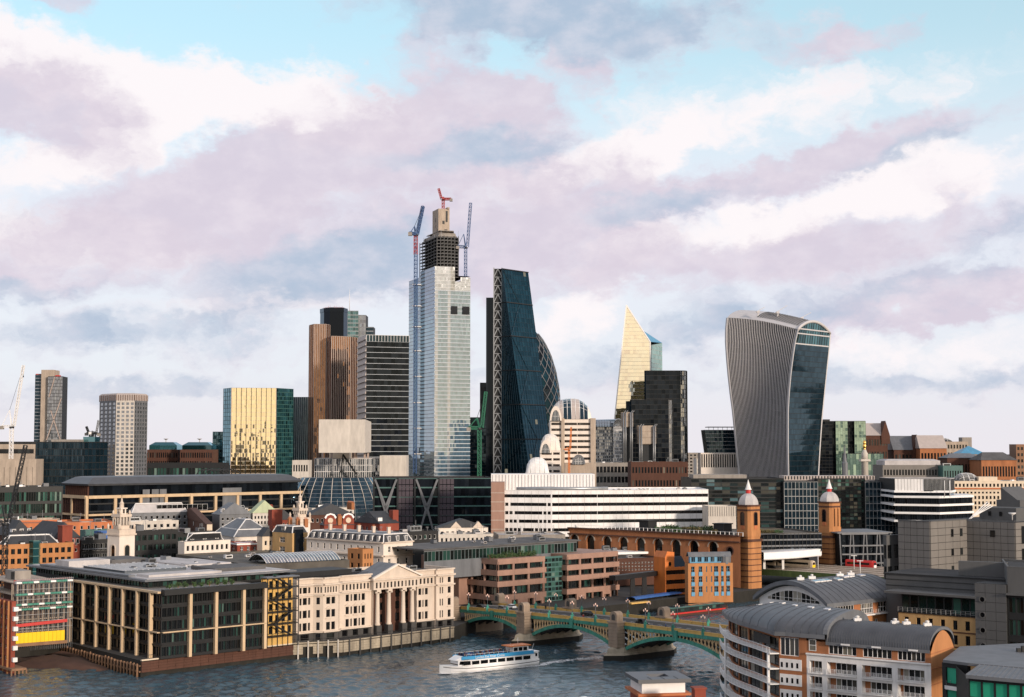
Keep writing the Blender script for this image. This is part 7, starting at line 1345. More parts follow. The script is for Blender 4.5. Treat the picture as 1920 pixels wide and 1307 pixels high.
# ------------------------------------------------------------------ pink granite riverside office by the bridge
Y = 560; p1 = corner(858,933,1022,1057,Y,43); t = tower('granite_office','pink granite office with stacked floor beams and roof garden behind the bridge',p1,QZ,'building'); dg = radians(43)
c2 = hit(p1[1],dg,1063,1050); c3 = hit(p1[1],dg,1159,1042); n_ = frame(p1[1],p1[2])[3]; back = lambda q,k: (q[0] - n_[0] * k,q[1] - n_[1] * k); zb4 = [zz(y,Y) for y in (1054,1075,1096,1122)]
def gran(poly,edges,setb=.9):
    g = inset(poly,setb + .4)
    for i in edges:
        A,B_ = g[i],g[(i + 1) % len(g)]; L_ = hypot(B_[0] - A[0],B_[1] - A[1]); nb = max(3,int(L_ / 2.4)); wall(t,A,B_,QZ,zb4[0],'charcoal',[(zb4[k + 1] + 1.2 if k < 3 else QZ + .4,zb4[k] - 1.3) for k in (3,2,1,0)],even(nb,L_,.9),.15,'charcoal','pane_office',1,1,.07)
        e = inset(poly,.5); a_,L2,d_,n2 = frame(e[i],e[(i + 1) % len(e)]); nc = max(2,round(L2 / 7.5))
        for k in range(nc + 1): c = V2(e[i],e[(i + 1) % len(e)],k / nc); b = MB(); b.lathe(c,[(.55,QZ),(.55,zb4[0])],10); b.build('column','granite_pink',t)
    for k,z in enumerate(zb4): b = MB(); e = inset(poly,-.35 if k else 0.); b.prism(e,z - 1.0,z + 1.0); b.build('floor_beam','granite_pink',t)
gran(p1,(0,1)); p2 = [c2,c3,back(c3,22),back(c2,22)]; gran(p2,(0,1,3)); q = [back(p1[2],2.5),back(c2,2.5)]
L_ = hypot(q[1][0] - q[0][0],q[1][1] - q[0][1]); wall(t,q[0],q[1],QZ,zb4[0] + .5,'teal_frame',floors(QZ,zb4[0],9,.75),even(6,L_,.9),.12,'teal_frame','pane_green',1,1,.06,name='glazed_link')
for (A,B_) in ((p1[1],p1[2]),(c2,c3)):
    a_,L_,d_,n2 = frame(A,B_); nq = 3 if A == p1[1] else 2
    for k in range(nq): c = V2(A,B_,(k + .5) / nq); b = MB(); zq = zb4[3] - 1; P = lambda x,z,o: (c[0] + d_[0] * x + n2[0] * o,c[1] + d_[1] * x + n2[1] * o,z); b.loft([[P(x,z,o) for x,z in ((-2.6,QZ),(-2.6,zq),(2.6,zq),(2.6,QZ),(1.6,QZ),(1.6,zq - 1.2),(-1.6,zq - 1.2),(-1.6,QZ))] for o in (.7,-.2)]); b.build('portal','granite_pink',t)
for poly in (p1,p2): b = MB(); b.sheet(inset(poly,.2),zb4[0] + 1.0 - .3); b.build('terrace','paving',t)
u = [back(hit(p1[1],dg,870,1040),9),back(hit(p1[1],dg,1112,1030),9)]; u0 = hit(u[0],dg,795,1030); zq0,zq1 = zb4[0] + .5,zb4[0] + 5.2; L_ = hypot(u[1][0] - u0[0],u[1][1] - u0[1]); wall(t,u0,u[1],zq0 - 6,zq1,'lead',[(zq0 + .6,zq1 - .6)],even(44,L_,.9),.12,'teal_frame','pane_green',1,1,.06,name='penthouse_wall')
pr = [u0,u[1],back(u[1],26),back(u0,26)]; b = MB(); b.prism(inset(pr,-1.2),zq1,zq1 + .5); b.build('penthouse_roof','roof_grey',t); clutter(t,pr,zq1 + .5,8,12,.7)
s_ = sq(XY(862,1075,Y + 14),3.3,43); b = MB(); b.prism(s_,QZ,zz(1024,Y + 14)); b.prism(inset(s_,-.15),zz(1028,Y + 14),zz(1026,Y + 14)); b.build('stair_tower','granite_pink',t)
p3 = corner(790,800,850,1052,Y + 22,43); b = MB(); b.prism(p3,QZ,zb4[0] + 1); b.build('rear_block','granite_pink',t)
for k in range(16):
    c = V2(back(p1[1],4.5),back(p1[2],4.5),.02 + k * .062); shrub('clipped evergreen in the granite office roof garden, number %s along the parapet' % ['one','two','three','four','five','six','seven','eight','nine','ten','eleven','twelve','thirteen','fourteen','fifteen','sixteen'][k],c,1.1,R.uniform(1.6,2.8),zb4[0] + .7,240,'leaf','roof garden evergreens',120 + k,ls=.28)
# ------------------------------------------------------------------ scaffolded site and red brick flats, bottom left
p = corner(-40,28,134,1100,448,36); p[2] = (p[2][0],p[2][1]); t = tower('scaffolded_site','concrete building site wrapped in green-decked scaffolding at bottom left',p,QZ,'building site'); z = zz(1094,452)
for k in range(6): b = MB(); zq = QZ + 1 + (z - QZ - 1) * k / 5; b.prism(inset(p,1.5),zq - .3,zq); b.build('floor_slab','concrete_warm',t)
b = MB(); b.prism(inset(p,6),QZ,z - .5); b.build('core','brick_brown',t)
A,B_ = p[1],p[2]; a_,L_,d_,n_ = frame(A,B_); P = lambda x,zq,o: (A[0] + d_[0] * x + n_[0] * o,A[1] + d_[1] * x + n_[1] * o,zq)
for k in range(12): b = MB(); b.bar(P(L_ * k / 11,QZ,-2),P(L_ * k / 11,z,-2),.55); b.build('concrete_column','concrete_warm',t)
for k,zq in enumerate([z + .3,z - 3.2,z - 6.2,z - 7.6]):
    for s_ in range(10): b = MB(); x0,x1_ = L_ * s_ / 10,L_ * (s_ + 1) / 10 - .1; b.add([P(x,zz2,o) for o in (0,1.5) for zz2 in (zq,zq + .5) for x in (x0,x1_)],[(4,5,7,6),(0,1,5,4),(2,6,7,3),(0,4,6,2),(1,3,7,5)]); b.build('scaffold_board','green_paint' if (s_ + k) % 3 else 'white_paint',t)
b = MB()
for k in range(30):
    for o in (0.1,1.4): b.bar(P(L_ * k / 29,QZ - 1,o),P(L_ * k / 29,z + 1.6,o),.09)
for zq in (z + 1.3,z - 1.5,z - 4.5,z - 9,z - 11,z - 13): b.bar(P(0,zq,1.45),P(L_,zq,1.45),.09)
b.build('scaffold_poles','steel',t,'stuff')
b = MB()
for k in range(24): b.bar(P(L_ * k / 23,z,-1),P(L_ * k / 23,z + 1.2,-1),.1)
b.bar(P(0,z + 1.1,-1),P(L_,z + 1.1,-1),.2); b.build('edge_protection','red_paint',t); b = MB(); b.bar(P(0,z - 12,1.6),P(L_ * .9,z - 11.4,1.6),.3,.9); b.build('red_fascia','red_paint',t)
for k in range(12): b = MB(); x0,x1_ = L_ * k / 14,L_ * (k + 1) / 14 - .05; b.add([P(x,zz2,o) for o in (1.7,1.9) for zz2 in (z - 17.2,z - 14.2) for x in (x0,x1_)],[(4,5,7,6),(0,1,5,4),(2,6,7,3),(0,4,6,2),(1,3,7,5)]); b.build('hoarding_panel','yellow',t)
q = corner(10,28,58,1072,462,36); b = MB(); b.prism(q,z,zz(1071,462)); b.build('stair_core','concrete',t); b = MB(); e = mid(q); b.box(e[0] - .4,e[0] + .4,q[1][1] - .1,q[1][1] + .2,z + .4,z + 2.6); b.build('core_door','charcoal',t)
b = MB(); b.prism([P(-3,0,1.9)[:2],P(L_ * .9,0,1.9)[:2],P(L_ * .9,0,-3)[:2],P(-3,0,-3)[:2]],z - 18.2,z - 17.25); b.build('jetty_deck','wood',t)
p = corner(-40,22,30,1130,428,40); t = tower('red_brick_flats','red brick flats with stacked white balconies cut by the left edge',p,-1,'building'); z = zz(1128,428); L_ = hypot(p[1][0] - p[0][0],p[1][1] - p[0][1])
wall(t,p[0],p[1],-1,z,'brick_red',[(zz(y + 8,428),zz(y,428)) for y in (1232,1210,1192,1174,1155,1137)],[(L_ - 9,L_ - 7),(L_ - 4.5,L_ - 2.5)],.4,'white_paint','pane',2,1)
for i in (1,2,3): wall(t,p[i],p[(i + 1) % 4],-1,z,'brick_red')
roof(t,p,z,'roof_dark',.6,'brick_red')
for y in (1232,1210,1192,1174,1155,1137): b = MB(); c = p[1]; zq = zz(y + 8,428); n2 = frame(p[1],p[2])[3]; dd = frame(p[1],p[2])[2]; P2 = lambda x,o: (c[0] + dd[0] * x + n2[0] * o,c[1] + dd[1] * x + n2[1] * o); b.prism([P2(.3,.02),P2(.3,1.1),P2(1.6,1.1),P2(1.6,.02)],zq - .2,zq + 1.0); b.build('balcony','white',t)
for k in range(4): c = V2(p[0],p[1],.55 + k * .13); n2 = frame(p[0],p[1])[3]; b = MB(); b.bar((c[0] + n2[0] * .2,c[1] + n2[1] * .2,-1),(c[0] + n2[0] * .2,c[1] + n2[1] * .2,z),.5); b.build('brick_rib','brick_orange',t)
q = corner(-40,22,50,1245,425,40); b = MB(); b.prism(q,1.0,1.6); b.build('landing_stage','wood',t)
for k in range(5): c = V2(q[1],q[2],k / 4); b = MB(); b.bar((*c,-2),(*c,1.2),.35); b.build('stage_pile','wood',t)
# ------------------------------------------------------------------ road bridge
N0 = Vector((-18.0,519.0)); BU = Vector((.63,-.777)).normalized(); BN = Vector((BU.y,-BU.x)); BW = 17.0          # BN points to the near (left) side
def zp(s): return 9.3 + 2.2 * (1 - ((s - 122) / 122) ** 2)               # top of parapet
def BP(s,o,z): q = N0 + BU * s - BN * -1 * 0 + (-BN) * o; return Vector((q.x,q.y,z))      # o metres from the near edge towards the far edge
if BN.x > 0: BN = -BN
PS = [36.7,80.6,128.0,174.0,214.0]; ENDS = [0.] + PS + [248.]
t = thing('road_bridge','green and ochre arched road bridge on stone piers across the river','bridge',(*(N0 + BU * 120),0))
mat('bridge_lamp_glow',(1,.8,.6)); 
_m,nt,pb = _mat('lamp_glass'); pb.inputs['Base Color'].default_value = (.75,.5,.42,1); pb.inputs['Emission Color'].default_value = (1,.62,.45,1); pb.inputs['Emission Strength'].default_value = .35
ss = [k * 2. for k in range(-4,131)]
b = MB(); b.loft([[BP(s,.2,zp(s) - 2.1),BP(s,.2,zp(s) - 1.15),BP(s,BW - .2,zp(s) - 1.15),BP(s,BW - .2,zp(s) - 2.1)] for s in ss]); b.build('deck','stone_dark',t)
b = MB(); b.loft([[BP(s,3.2,zp(s) - 1.0),BP(s,BW - 3.2,zp(s) - 1.0)] for s in ss],0,False,False,False); b.build('carriageway','asphalt',t)
for o0,o1 in ((.5,3.2),(BW - 3.2,BW - .5)): b = MB(); b.loft([[BP(s,o0,zp(s) - 1.1),BP(s,o0,zp(s) - .86),BP(s,o1,zp(s) - .86),BP(s,o1,zp(s) - 1.1)] for s in ss]); b.build('footway','paving',t)
for k in range(60): b = MB(); s = k * 4.; b.quad(BP(s,BW / 2 - .1,zp(s) - .994),BP(s + 2,BW / 2 - .1,zp(s + 2) - .994),BP(s + 2,BW / 2 + .1,zp(s + 2) - .994),BP(s,BW / 2 + .1,zp(s) - .994)); b.build('lane_mark','white_paint',t)
for o in (0.,BW):
    sg = -1 if o == 0 else 1
    for (s0,s1) in zip(ENDS,ENDS[1:]):
        n = 7; seg = (s1 - s0) / n
        for k in range(n):
            a,c = s0 + seg * k + .1,s0 + seg * (k + 1) - .1; b = MB(); b.loft([[BP(s,o - .12,zp(s) - 1.0),BP(s,o - .12,zp(s) - .2),BP(s,o + .12,zp(s) - .2),BP(s,o + .12,zp(s) - 1.0)] for s in (a,c)]); b.build('parapet_panel','ochre',t)
        sl = [s0 + (s1 - s0) * k / 16 for k in range(17)]
        b = MB(); b.loft([[BP(s,o - .2,zp(s) - .2),BP(s,o - .2,zp(s)),BP(s,o + .2,zp(s)),BP(s,o + .2,zp(s) - .2)] for s in sl]); b.build('handrail','ochre',t)
        b = MB(); b.loft([[BP(s,o - .35,zp(s) - 2.0),BP(s,o - .35,zp(s) - 1.0),BP(s,o + .35,zp(s) - 1.0),BP(s,o + .35,zp(s) - 2.0)] for s in sl]); b.build('fascia_girder','green_paint',t)
# arch ribs and spandrel bars
def zarch(s,s0,s1,zs=3.6):
    m_ = (s0 + s1) / 2; zc = zp(m_) - 2.75; return zs + (zc - zs) * max(0,1 - abs((s - m_) / ((s1 - s0) / 2)) ** 2.1)
for (s0,s1) in list(zip(ENDS,ENDS[1:])):
    a,c = s0 + 2.2,s1 - 2.2; sl = [a + (c - a) * k / 22 for k in range(23)]
    for j,o in enumerate((-.1,3.4,6.8,10.2,13.6,17.1)):
        b = MB(); b.loft([[BP(s,o - .3,zarch(s,a,c) - .95),BP(s,o - .3,zarch(s,a,c) + .1),BP(s,o + .3,zarch(s,a,c) + .1),BP(s,o + .3,zarch(s,a,c) - .95)] for s in sl]); b.build('arch_rib','green_paint' if j in (0,5) else 'stone_dark',t)
    for k in range(1,30):
        s = a + (c - a) * k / 30; h = zp(s) - 2.0 - zarch(s,a,c)
        if h < .5: continue
        b = MB(); b.bar(BP(s,0,zarch(s,a,c)),BP(s,0,zp(s) - 1.9),.34); ds = (c - a) / 30
        if h > 1.2: b.bar(BP(s - ds / 2,0,zarch(s - ds / 2,a,c)),BP(s + ds / 2,0,zp(s) - 1.95),.16); b.bar(BP(s + ds / 2,0,zarch(s + ds / 2,a,c)),BP(s - ds / 2,0,zp(s) - 1.95),.16)
        b.build('spandrel_bar','bar_ochre',t)
    m_ = (s0 + s1) / 2; b = MB(); b.loft([[BP(s,-.7,zp(s) - 3.6),BP(s,-.7,zp(s) - .6),BP(s,-.2,zp(s) - .6),BP(s,-.2,zp(s) - 3.6)] for s in (m_ - .8,m_ + .8)]); b.build('crown_shield','green_paint',t)
def pier(s,end=False):
    zt = zp(s); b = MB()
    P = lambda x,o,z: BP(s + x,o,z)
    ring = lambda w,e,z: [P(-w,-e,z),P(0,-e - w * 1.3,z),P(w,-e,z),P(w,BW + e,z),P(0,BW + e + w * 1.3,z),P(-w,BW + e,z)]
    if not end: b.loft([ring(4.0,2.0,-2),ring(3.8,2.0,1.6)]); b.build('tide_band','river_dark',t); b = MB(); b.loft([ring(3.8,2.0,1.6),ring(3.1,1.6,2.2),ring(2.9,1.4,3.4),ring(2.2,.8,3.8)]); b.build('pier_base','river_wall',t)
    else: b.loft([ring(2.4,.8,-2),ring(2.4,.8,3.8)]); b.build('pier_base','piers',t)
    for o in (-1.6,BW + 1.6):
        sg = 1 if o < 0 else -1; w = 2.0; lv = [3.6]
        n = 7; zb = 3.8
        for k in range(n):
            z0,z1 = zb + (zt - .2 - zb) * k / n,zb + (zt - .2 - zb) * (k + 1) / n - .07; b = MB(); e = w + (.05 if k % 2 else 0); b.loft([[P(-e,o - 1.5 + (0.03 * (k % 2)),z),P(e,o - 1.5 + (.03 * (k % 2)),z),P(e,o + 1.6,z),P(-e,o + 1.6,z)] for z in (z0,z1)]); b.build('pier_course','piers',t)
        b = MB(); b.loft([[P(-w * 1.15,o - 1.8,z),P(w * 1.15,o - 1.8,z),P(w * 1.15,o + 1.8,z),P(-w * 1.15,o + 1.8,z)] for z in (zt - .2,zt + .25)]); b.build('pier_cornice','piers',t)
        arc = [(-1.5,0),(-1.5,1.9)] + [(-1.5 * cos(pi * k / 8),1.9 + 1.1 * sin(pi * k / 8)) for k in range(1,8)] + [(1.5,1.9),(1.5,0)]
        b = MB(); b.loft([[P(x,q,zt + .25 + z) for x,z in arc] for q in (o - 1.3,o + 1.3)]); b.build('turret','piers',t)
        b = MB(); b.add([P(x * .5,o - 1.31 if o < 0 else o + 1.31,zt + .6 + z * .62) for x,z in arc],[tuple(range(len(arc)))]); b.add([P(x * .5,o + 1.31 if o < 0 else o - 1.31,zt + .6 + z * .62) for x,z in arc],[tuple(range(len(arc) - 1,-1,-1))]); b.build('turret_niche','stone_dark',t)
for s in PS[:4]: pier(s)
pier(-1.5,True)
# lamp standards
def lamp_parts(root,base):
    b = MB(); x,y,z = base; b.box(x - .5,x + .5,y - .5,y + .5,z - 1.2,z + .5); b.lathe((x,y),[(.5,z + .5),(.25,z + .9),(.12,z + 1.3)],8); b.build('pedestal','green_paint',root); b = MB(); b.tube([(x,y,z + 1),(x,y,z + 4.2)],[.12,.07],6); b.bar((x - BU.x * .7,y - BU.y * .7,z + 3.7),(x + BU.x * .7,y + BU.y * .7,z + 3.7),.09); b.build('post','lead',root)
    for k,dz in ((-.7,3.75),(0,4.2),(.7,3.75)): b = MB(); b.lathe((x + BU.x * k,y + BU.y * k),[(.08,z + dz),(.17,z + dz + .4),(.2,z + dz + .42),(.04,z + dz + .62)],8,0,False); b.build('lantern','lamp_glass',root)
nm = ['first','second','third','fourth','fifth','sixth','seventh','eighth','ninth','tenth','eleventh']
for side,o in (('near',0.),('far',BW)):
    pos = [5,15.5,26,47.5,58.6,69.5,91.5,103,115,139] if o == 0 else [9,20.5,31,44,55,66,75.5,88,101,114,138]
    for k,s in enumerate(pos[:11]):
        q = BP(s,o,zp(s)); r = thing('bridge_lamp','green-footed three-lantern bridge lamp on %s parapet, %s from the white riverside building' % (side,nm[k]),'street lamp',(q.x,q.y,q.z - 1.2),'bridge lamps'); lamp_parts(r,q)
def car(label,s,o,mt,fwd=1,taxi=False):
    c = BP(s,o,zp(s) - .99); a = atan2(BU.y,BU.x) + (0 if fwd > 0 else pi); r = thing('car',label,'car',c); M = Matrix.Rotation(a,4,'Z')
    X = lambda b: setattr(b,'v',[tuple(c + M @ Vector(v)) for v in b.v])
    b = MB(); sec = [(-2.25,.35,.75,.78),(-2.1,.3,.95,.86),(-1.0,.28,1.0,.88),(1.0,.28,.98,.88),(2.0,.3,.85,.84),(2.25,.4,.65,.75)]; b.loft([[(x,-w,z0),(x,w,z0),(x,w,z1),(x,-w,z1)] for x,z0,z1,w in sec]); X(b); b.build('body',mt,r)
    h = 1.75 if taxi else 1.45; b = MB(); b.loft([[(-1.9,-.82,.95),(-1.9,.82,.95),(1.1,.82,.95),(1.1,-.82,.95)],[(-1.5,-.66,h),(-1.5,.66,h),(.45,.66,h),(.45,-.66,h)]]); X(b); b.build('cabin','pane_black',r); b = MB(); b.loft([[(-1.5,-.67,h),(-1.5,.67,h),(.45,.67,h),(.45,-.67,h)],[(-1.4,-.6,h + .06),(-1.4,.6,h + .06),(.35,.6,h + .06),(.35,-.6,h + .06)]]); X(b); b.build('car_roof',mt,r)
    for x in (-1.4,1.4):
        for y in (-.85,.85): b = MB(); b.tube([(x,y - .1,.33),(x,y + .1,.33)],.33,12); X(b); b.build('wheel','black',r)
    for y in (-.55,.55): b = MB(); b.box(2.2,2.28,y - .15,y + .15,.55,.7); X(b); b.build('headlight','white',r)
car('black taxi crossing the bridge near the middle pier',85,5,'black',1,True); car('dark car at the north end of the bridge',6,5,'charcoal',1); car('grey car beside the first bridge lamps',17,5.5,'steel',1); car('black car on far lane between the piers',52,12,'black',-1); car('white van-like car near the north abutment',13,12,'white_paint',-1)
# ------------------------------------------------------------------ people
def person_mesh(name,seated,mts):
    me = bpy.data.meshes.new(name)
    if seated: J = [(0,0,.45),(0,0,.7),(0,-.02,.95),(0,0,1.08),(0,.02,1.25),(.1,.0,.45),(.11,.42,.47),(.11,.45,.05),(-.1,0,.45),(-.11,.42,.47),(-.11,.45,.05),(.2,-.02,.93),(.25,.08,.68),(.18,.3,.6),(-.2,-.02,.93),(-.25,.08,.68),(-.18,.3,.6),(.11,.56,.03),(-.11,.56,.03)]
    else: J = [(0,0,.92),(0,0,1.15),(0,0,1.4),(0,0,1.53),(0,.02,1.68),(.1,0,.88),(.11,.06,.5),(.11,-.04,.08),(-.1,0,.88),(-.11,-.02,.5),(-.11,-.12,.08),(.2,0,1.38),(.25,-.04,1.1),(.25,.06,.84),(-.2,0,1.38),(-.25,.03,1.1),(-.25,.1,.84),(.11,.1,.04),(-.11,.02,.04)]
    E = [(0,1),(1,2),(2,3),(3,4),(0,5),(5,6),(6,7),(0,8),(8,9),(9,10),(2,11),(11,12),(12,13),(2,14),(14,15),(15,16),(7,17),(10,18)]
    r = [.15,.15,.16,.06,.115,.1,.075,.05,.1,.075,.05,.07,.055,.04,.07,.055,.04,.045,.045]
    me.from_pydata(J,E,[]); o = bpy.data.objects.new('tmp_person',me); C.objects.link(o); md = o.modifiers.new('s','SKIN')
    for i,v in enumerate(me.skin_vertices[0].data): v.radius = (r[i],r[i] * (.8 if i < 3 else 1)); v.use_root = (i == 0)
    o.modifiers.new('d','SUBSURF').levels = 1; dg = bpy.context.evaluated_depsgraph_get(); out = bpy.data.meshes.new_from_object(o.evaluated_get(dg)); out.name = name
    out.materials.clear(); [out.materials.append(MATS[m]) for m in mts]; zn = J[3][2]; hi = J[4][2]
    for p in out.polygons: c = p.center; p.material_index = 1 if c.z > zn + .02 and not (c.z > hi + .03 or c.y < -.01) else 2 if c.z > zn else 3 if c.z < J[0][2] - .02 or (seated and c.y > .12 and c.z < .6) else 0; p.use_smooth = True
    bpy.data.objects.remove(o); return out
PM = {(s,c): person_mesh('person',s,[c,'skin','black','cloth_dark']) for s in (True,False) for c in ('cloth_dark','cloth_red','cloth_blue')}
for k,(s,o,lb) in enumerate([(41,2,'person in dark coat walking on the bridge beside the first pier'),(62,1.6,'person in red top walking along the near bridge footway'),(98,2,'person in blue coat on near footway beyond the middle pier'),(28,15,'person in dark coat on the far bridge footway')]):
    q = BP(s,o,zp(s) - .86); p_ = obj('person',PM[(False,['cloth_dark','cloth_red','cloth_blue','cloth_dark'][k])],q,R.uniform(0,6)); tag(p_,lb,'person')
# ------------------------------------------------------------------ river cruise boat
bw = Vector((-20.2,427.5)); st = Vector((6.6,446.5)); bd = (bw - st).normalized(); LB = (bw - st).length; bc = (bw + st) / 2; ang = atan2(bd.y,bd.x)
t = thing('river_cruiser','white river cruise boat with blue band and open top deck of passengers','boat',(bc.x,bc.y,0)); Mb = Matrix.Translation((bc.x,bc.y,0)) @ Matrix.Rotation(ang,4,'Z')
def BX(b): b.v = [tuple(Mb @ Vector(v)) for v in b.v]; return b
H = LB / 2; hs = [(-H,2.5,.0,1.9),(-H * .9,2.9,-.2,1.75),(-H * .4,3.1,-.3,1.6),(H * .2,3.1,-.3,1.6),(H * .6,2.8,-.3,1.75),(H * .85,1.7,-.2,2.1),(H * .97,.55,.0,2.4),(H + .4,.06,.3,2.6)]
b = MB(); b.loft([[(x,-w * .82,z0),(x,w * .82,z0),(x,w,z0 + .9),(x,w,z1),(x,-w,z1),(x,-w,z0 + .9)] for x,w,z0,z1 in hs],0,False); BX(b).build('hull','white_paint',t)
for sd in (-1,1):
    b = MB(); b.loft([[(x,sd * (w + .03),z1 - .62),(x,sd * (w + .03),z1 - .45)] for x,w,z0,z1 in hs[:-1]],0,False,False,False); BX(b).build('rubbing_strake','black',t)
b = MB(); b.loft([[(x,-w,z),(x,w,z),(x,w * .96,3.55),(x,-w * .96,3.55)] for x,w,z in ((-H + 1.5,2.6,1.6),(-H * .4,2.8,1.5),(H * .45,2.75,1.5),(H * .72,2.0,1.7))]); BX(b).build('saloon','white_paint',t)
xs_ = [(-H + 3.5 + k * 3.0) for k in range(8)]
for sd in (-1,1):
    for x in xs_: b = MB(); b.quad((x,sd * 2.84,2.1),(x + 2.5,sd * 2.84,2.1),(x + 2.5,sd * 2.80,3.1),(x,sd * 2.80,3.1)); BX(b).build('saloon_window','pane_black',t)
    b = MB(); b.quad((H * .5,sd * 2.68,2.2),(H * .70,sd * 2.12,2.3),(H * .68,sd * 2.1,3.2),(H * .5,sd * 2.62,3.2)); BX(b).build('bow_window','pane_black',t)
    b = MB(); b.loft([[(x,sd * (w + .06),3.5),(x,sd * (w + .12),4.55)] for x,w in ((-H + 2.2,2.65),(-H * .4,2.85),(H * .45,2.8),(H * .66,2.2))],0,False,False,False); BX(b).build('top_deck_side','cyan_paint',t)
b = MB(); b.quad((H * .725,-1.95,2.2),(H * .725,1.95,2.2),(H * .70,1.8,3.3),(H * .70,-1.8,3.3)); BX(b).build('front_windscreen','pane_black',t)
b = MB(); b.loft([[(H * .66,-2.2,3.5),(H * .66,2.2,3.5),(H * .62,2.1,4.55),(H * .62,-2.1,4.55)],[(H * .78,-1.7,3.5),(H * .78,1.7,3.5),(H * .66,1.8,4.3),(H * .66,-1.8,4.3)]]); BX(b).build('front_cowl','white_paint',t)
b = MB(); b.box(-H + 1.6,H * .62,-2.7,2.7,3.55,3.66); BX(b).build('top_deck','lead',t)
b = MB(); b.loft([[(-H + 3.5,-1.9,z),(-H + 9,-1.9,z),(-H + 9,1.9,z),(-H + 3.5,1.9,z)] for z in (3.66,5.9)]); BX(b).build('wheelhouse','white_paint',t); b = MB(); b.box(-H + 2.8,-H + 10.4,-2.2,2.2,5.9,6.15); BX(b).build('wheelhouse_roof','orange_paint',t)
for sd in (-1,1):
    for k in range(3): b = MB(); b.quad((-H + 4 + k * 1.7,sd * 1.93,4.6),(-H + 5.4 + k * 1.7,sd * 1.93,4.6),(-H + 5.4 + k * 1.7,sd * 1.93,5.6),(-H + 4 + k * 1.7,sd * 1.93,5.6)); BX(b).build('wheelhouse_window','pane_black',t)
b = MB(); b.box(-H + .2,-H + 3,-2.3,2.3,1.7,3.9); b.box(-H - .1,-H + 3.2,-2.4,2.4,3.9,4.1); BX(b).build('stern_cabin','white_paint',t); b = MB(); b.quad((-H + .6,2.33,2.6),(-H + 2.4,2.33,2.6),(-H + 2.4,2.33,3.5),(-H + .6,2.33,3.5)); b.quad((-H + .6,-2.33,2.6),(-H + 2.4,-2.33,2.6),(-H + 2.4,-2.33,3.5),(-H + .6,-2.33,3.5)); BX(b).build('stern_window','pane_black',t)
b = MB(); b.tube([(-H + 6,0,6.1),(-H + 6,0,8.2)],.06,5); b.bar((-H + 6,-.7,7.4),(-H + 6,.7,7.4),.08); b.bar((-H + 1,0,4),(-H + .2,0,6),.06); BX(b).build('mast','white_paint',t)
b = MB(); [b.bar((x,sd * 2.75,4.55),(x,sd * 2.75,5.0),.05) for x in [(-H + 10 + k * 1.6) for k in range(11)] for sd in (-1,1)]; [b.bar((-H + 10,sd * 2.75,5.0),(H * .62,sd * 2.6,5.0),.06) for sd in (-1,1)]; BX(b).build('deck_rail','white_paint',t)
for k in range(9):
    for sd in (-1,1): b = MB(); x = -H + 11 + k * 1.75; y0 = sd * 1.4; b.box(x,x + .45,y0 - 1,y0 + 1,4.3,4.45); b.box(x - .06,x,y0 - 1,y0 + 1,3.66,4.9); BX(b).build('deck_bench','blue_paint',t)
tx = bpy.data.curves.new('lettering','FONT'); tx.body = 'London Eye River Cruise'; tx.size = 1.0; tx.extrude = .01; tx.align_x = 'CENTER'; to = bpy.data.objects.new('tmp_text',tx); C.objects.link(to); dgp = bpy.context.evaluated_depsgraph_get(); tm = bpy.data.meshes.new_from_object(to.evaluated_get(dgp)); bpy.data.objects.remove(to); tm.materials.clear(); tm.materials.append(MATS['white_paint'])
lo = bpy.data.objects.new('lettering',tm); C.objects.link(lo); lo.parent = t
# near side of the boat: left of its heading is +y; pick the side facing the camera
sdn = 1 if (Mb.to_3x3() @ Vector((0,1,0))).y < 0 else -1
lo.matrix_local = Matrix.Translation(-Vector((bc.x,bc.y,0))) @ Mb @ Matrix.Translation((1.5,sdn * 3.02,3.72)) @ Matrix.Rotation(pi if sdn > 0 else 0,4,'Z') @ Matrix.Rotation(pi / 2 - .06,4,'X')
seats = [(k,sd,j) for k in range(9) for sd in (-1,1) for j in (-.65,0,.65)]
for (k,sd,j) in seats:
    if R.random() < .22: continue
    q = Mb @ Vector((-H + 11.15 + k * 1.75,sd * 1.4 + j,4.02)); o = obj('person',PM[(True,(cl := R.choice(['cloth_dark','cloth_dark','cloth_red','cloth_blue'])))],q,ang - pi / 2 + R.uniform(-.4,.4)); tag(o,'passenger in %s on cruise boat, %s bench row from stern, %s side, %s seat' % ({'cloth_dark': 'dark coat','cloth_red': 'red top','cloth_blue': 'blue top'}[cl],nm[k],'left' if sd > 0 else 'right',{-.65: 'right',0: 'middle',.65: 'left'}[j]),'person','passengers on the cruise boat')
for (x,y) in ((-H + 10.2,1.5),(-H + 10.4,-.4)): q = Mb @ Vector((x,y,3.67)); o = obj('person',PM[(False,'cloth_dark')],q,ang); tag(o,'standing passenger by the cruise boat wheelhouse, %s' % ('near the side rail' if y > 1 else 'on the centre line'),'person','standing passengers')
def ripple(name,pts,w,label=None,nfo=1500):
    b = MB()
    for k in range(nfo):
        u = R.random(); i = int(u * (len(pts) - 1)); f = u * (len(pts) - 1) - i; c = Vector(pts[i]).lerp(Vector(pts[i + 1]),f); ww = w[i] + (w[i + 1] - w[i]) * f; q = c + Vector((R.gauss(0,ww * .4),R.gauss(0,ww * .4))); s_ = R.uniform(.1,.45); a = R.uniform(0,6.28)
        b.add([(q.x + s_ * cos(a + e) * (1.8 if e % 2 < 1 else .6),q.y + s_ * sin(a + e) * .6,.04 + .06 * R.random()) for e in (0,1.25,2.5,3.8,5)],[(0,1,2,3,4)])
    o = b.build(name,'foam'); o['kind'] = 'stuff'; tag(o,label,'foam'); return o
nb_ = Vector((bd.y,-bd.x)); nb_ = nb_ if nb_.y < 0 else -nb_
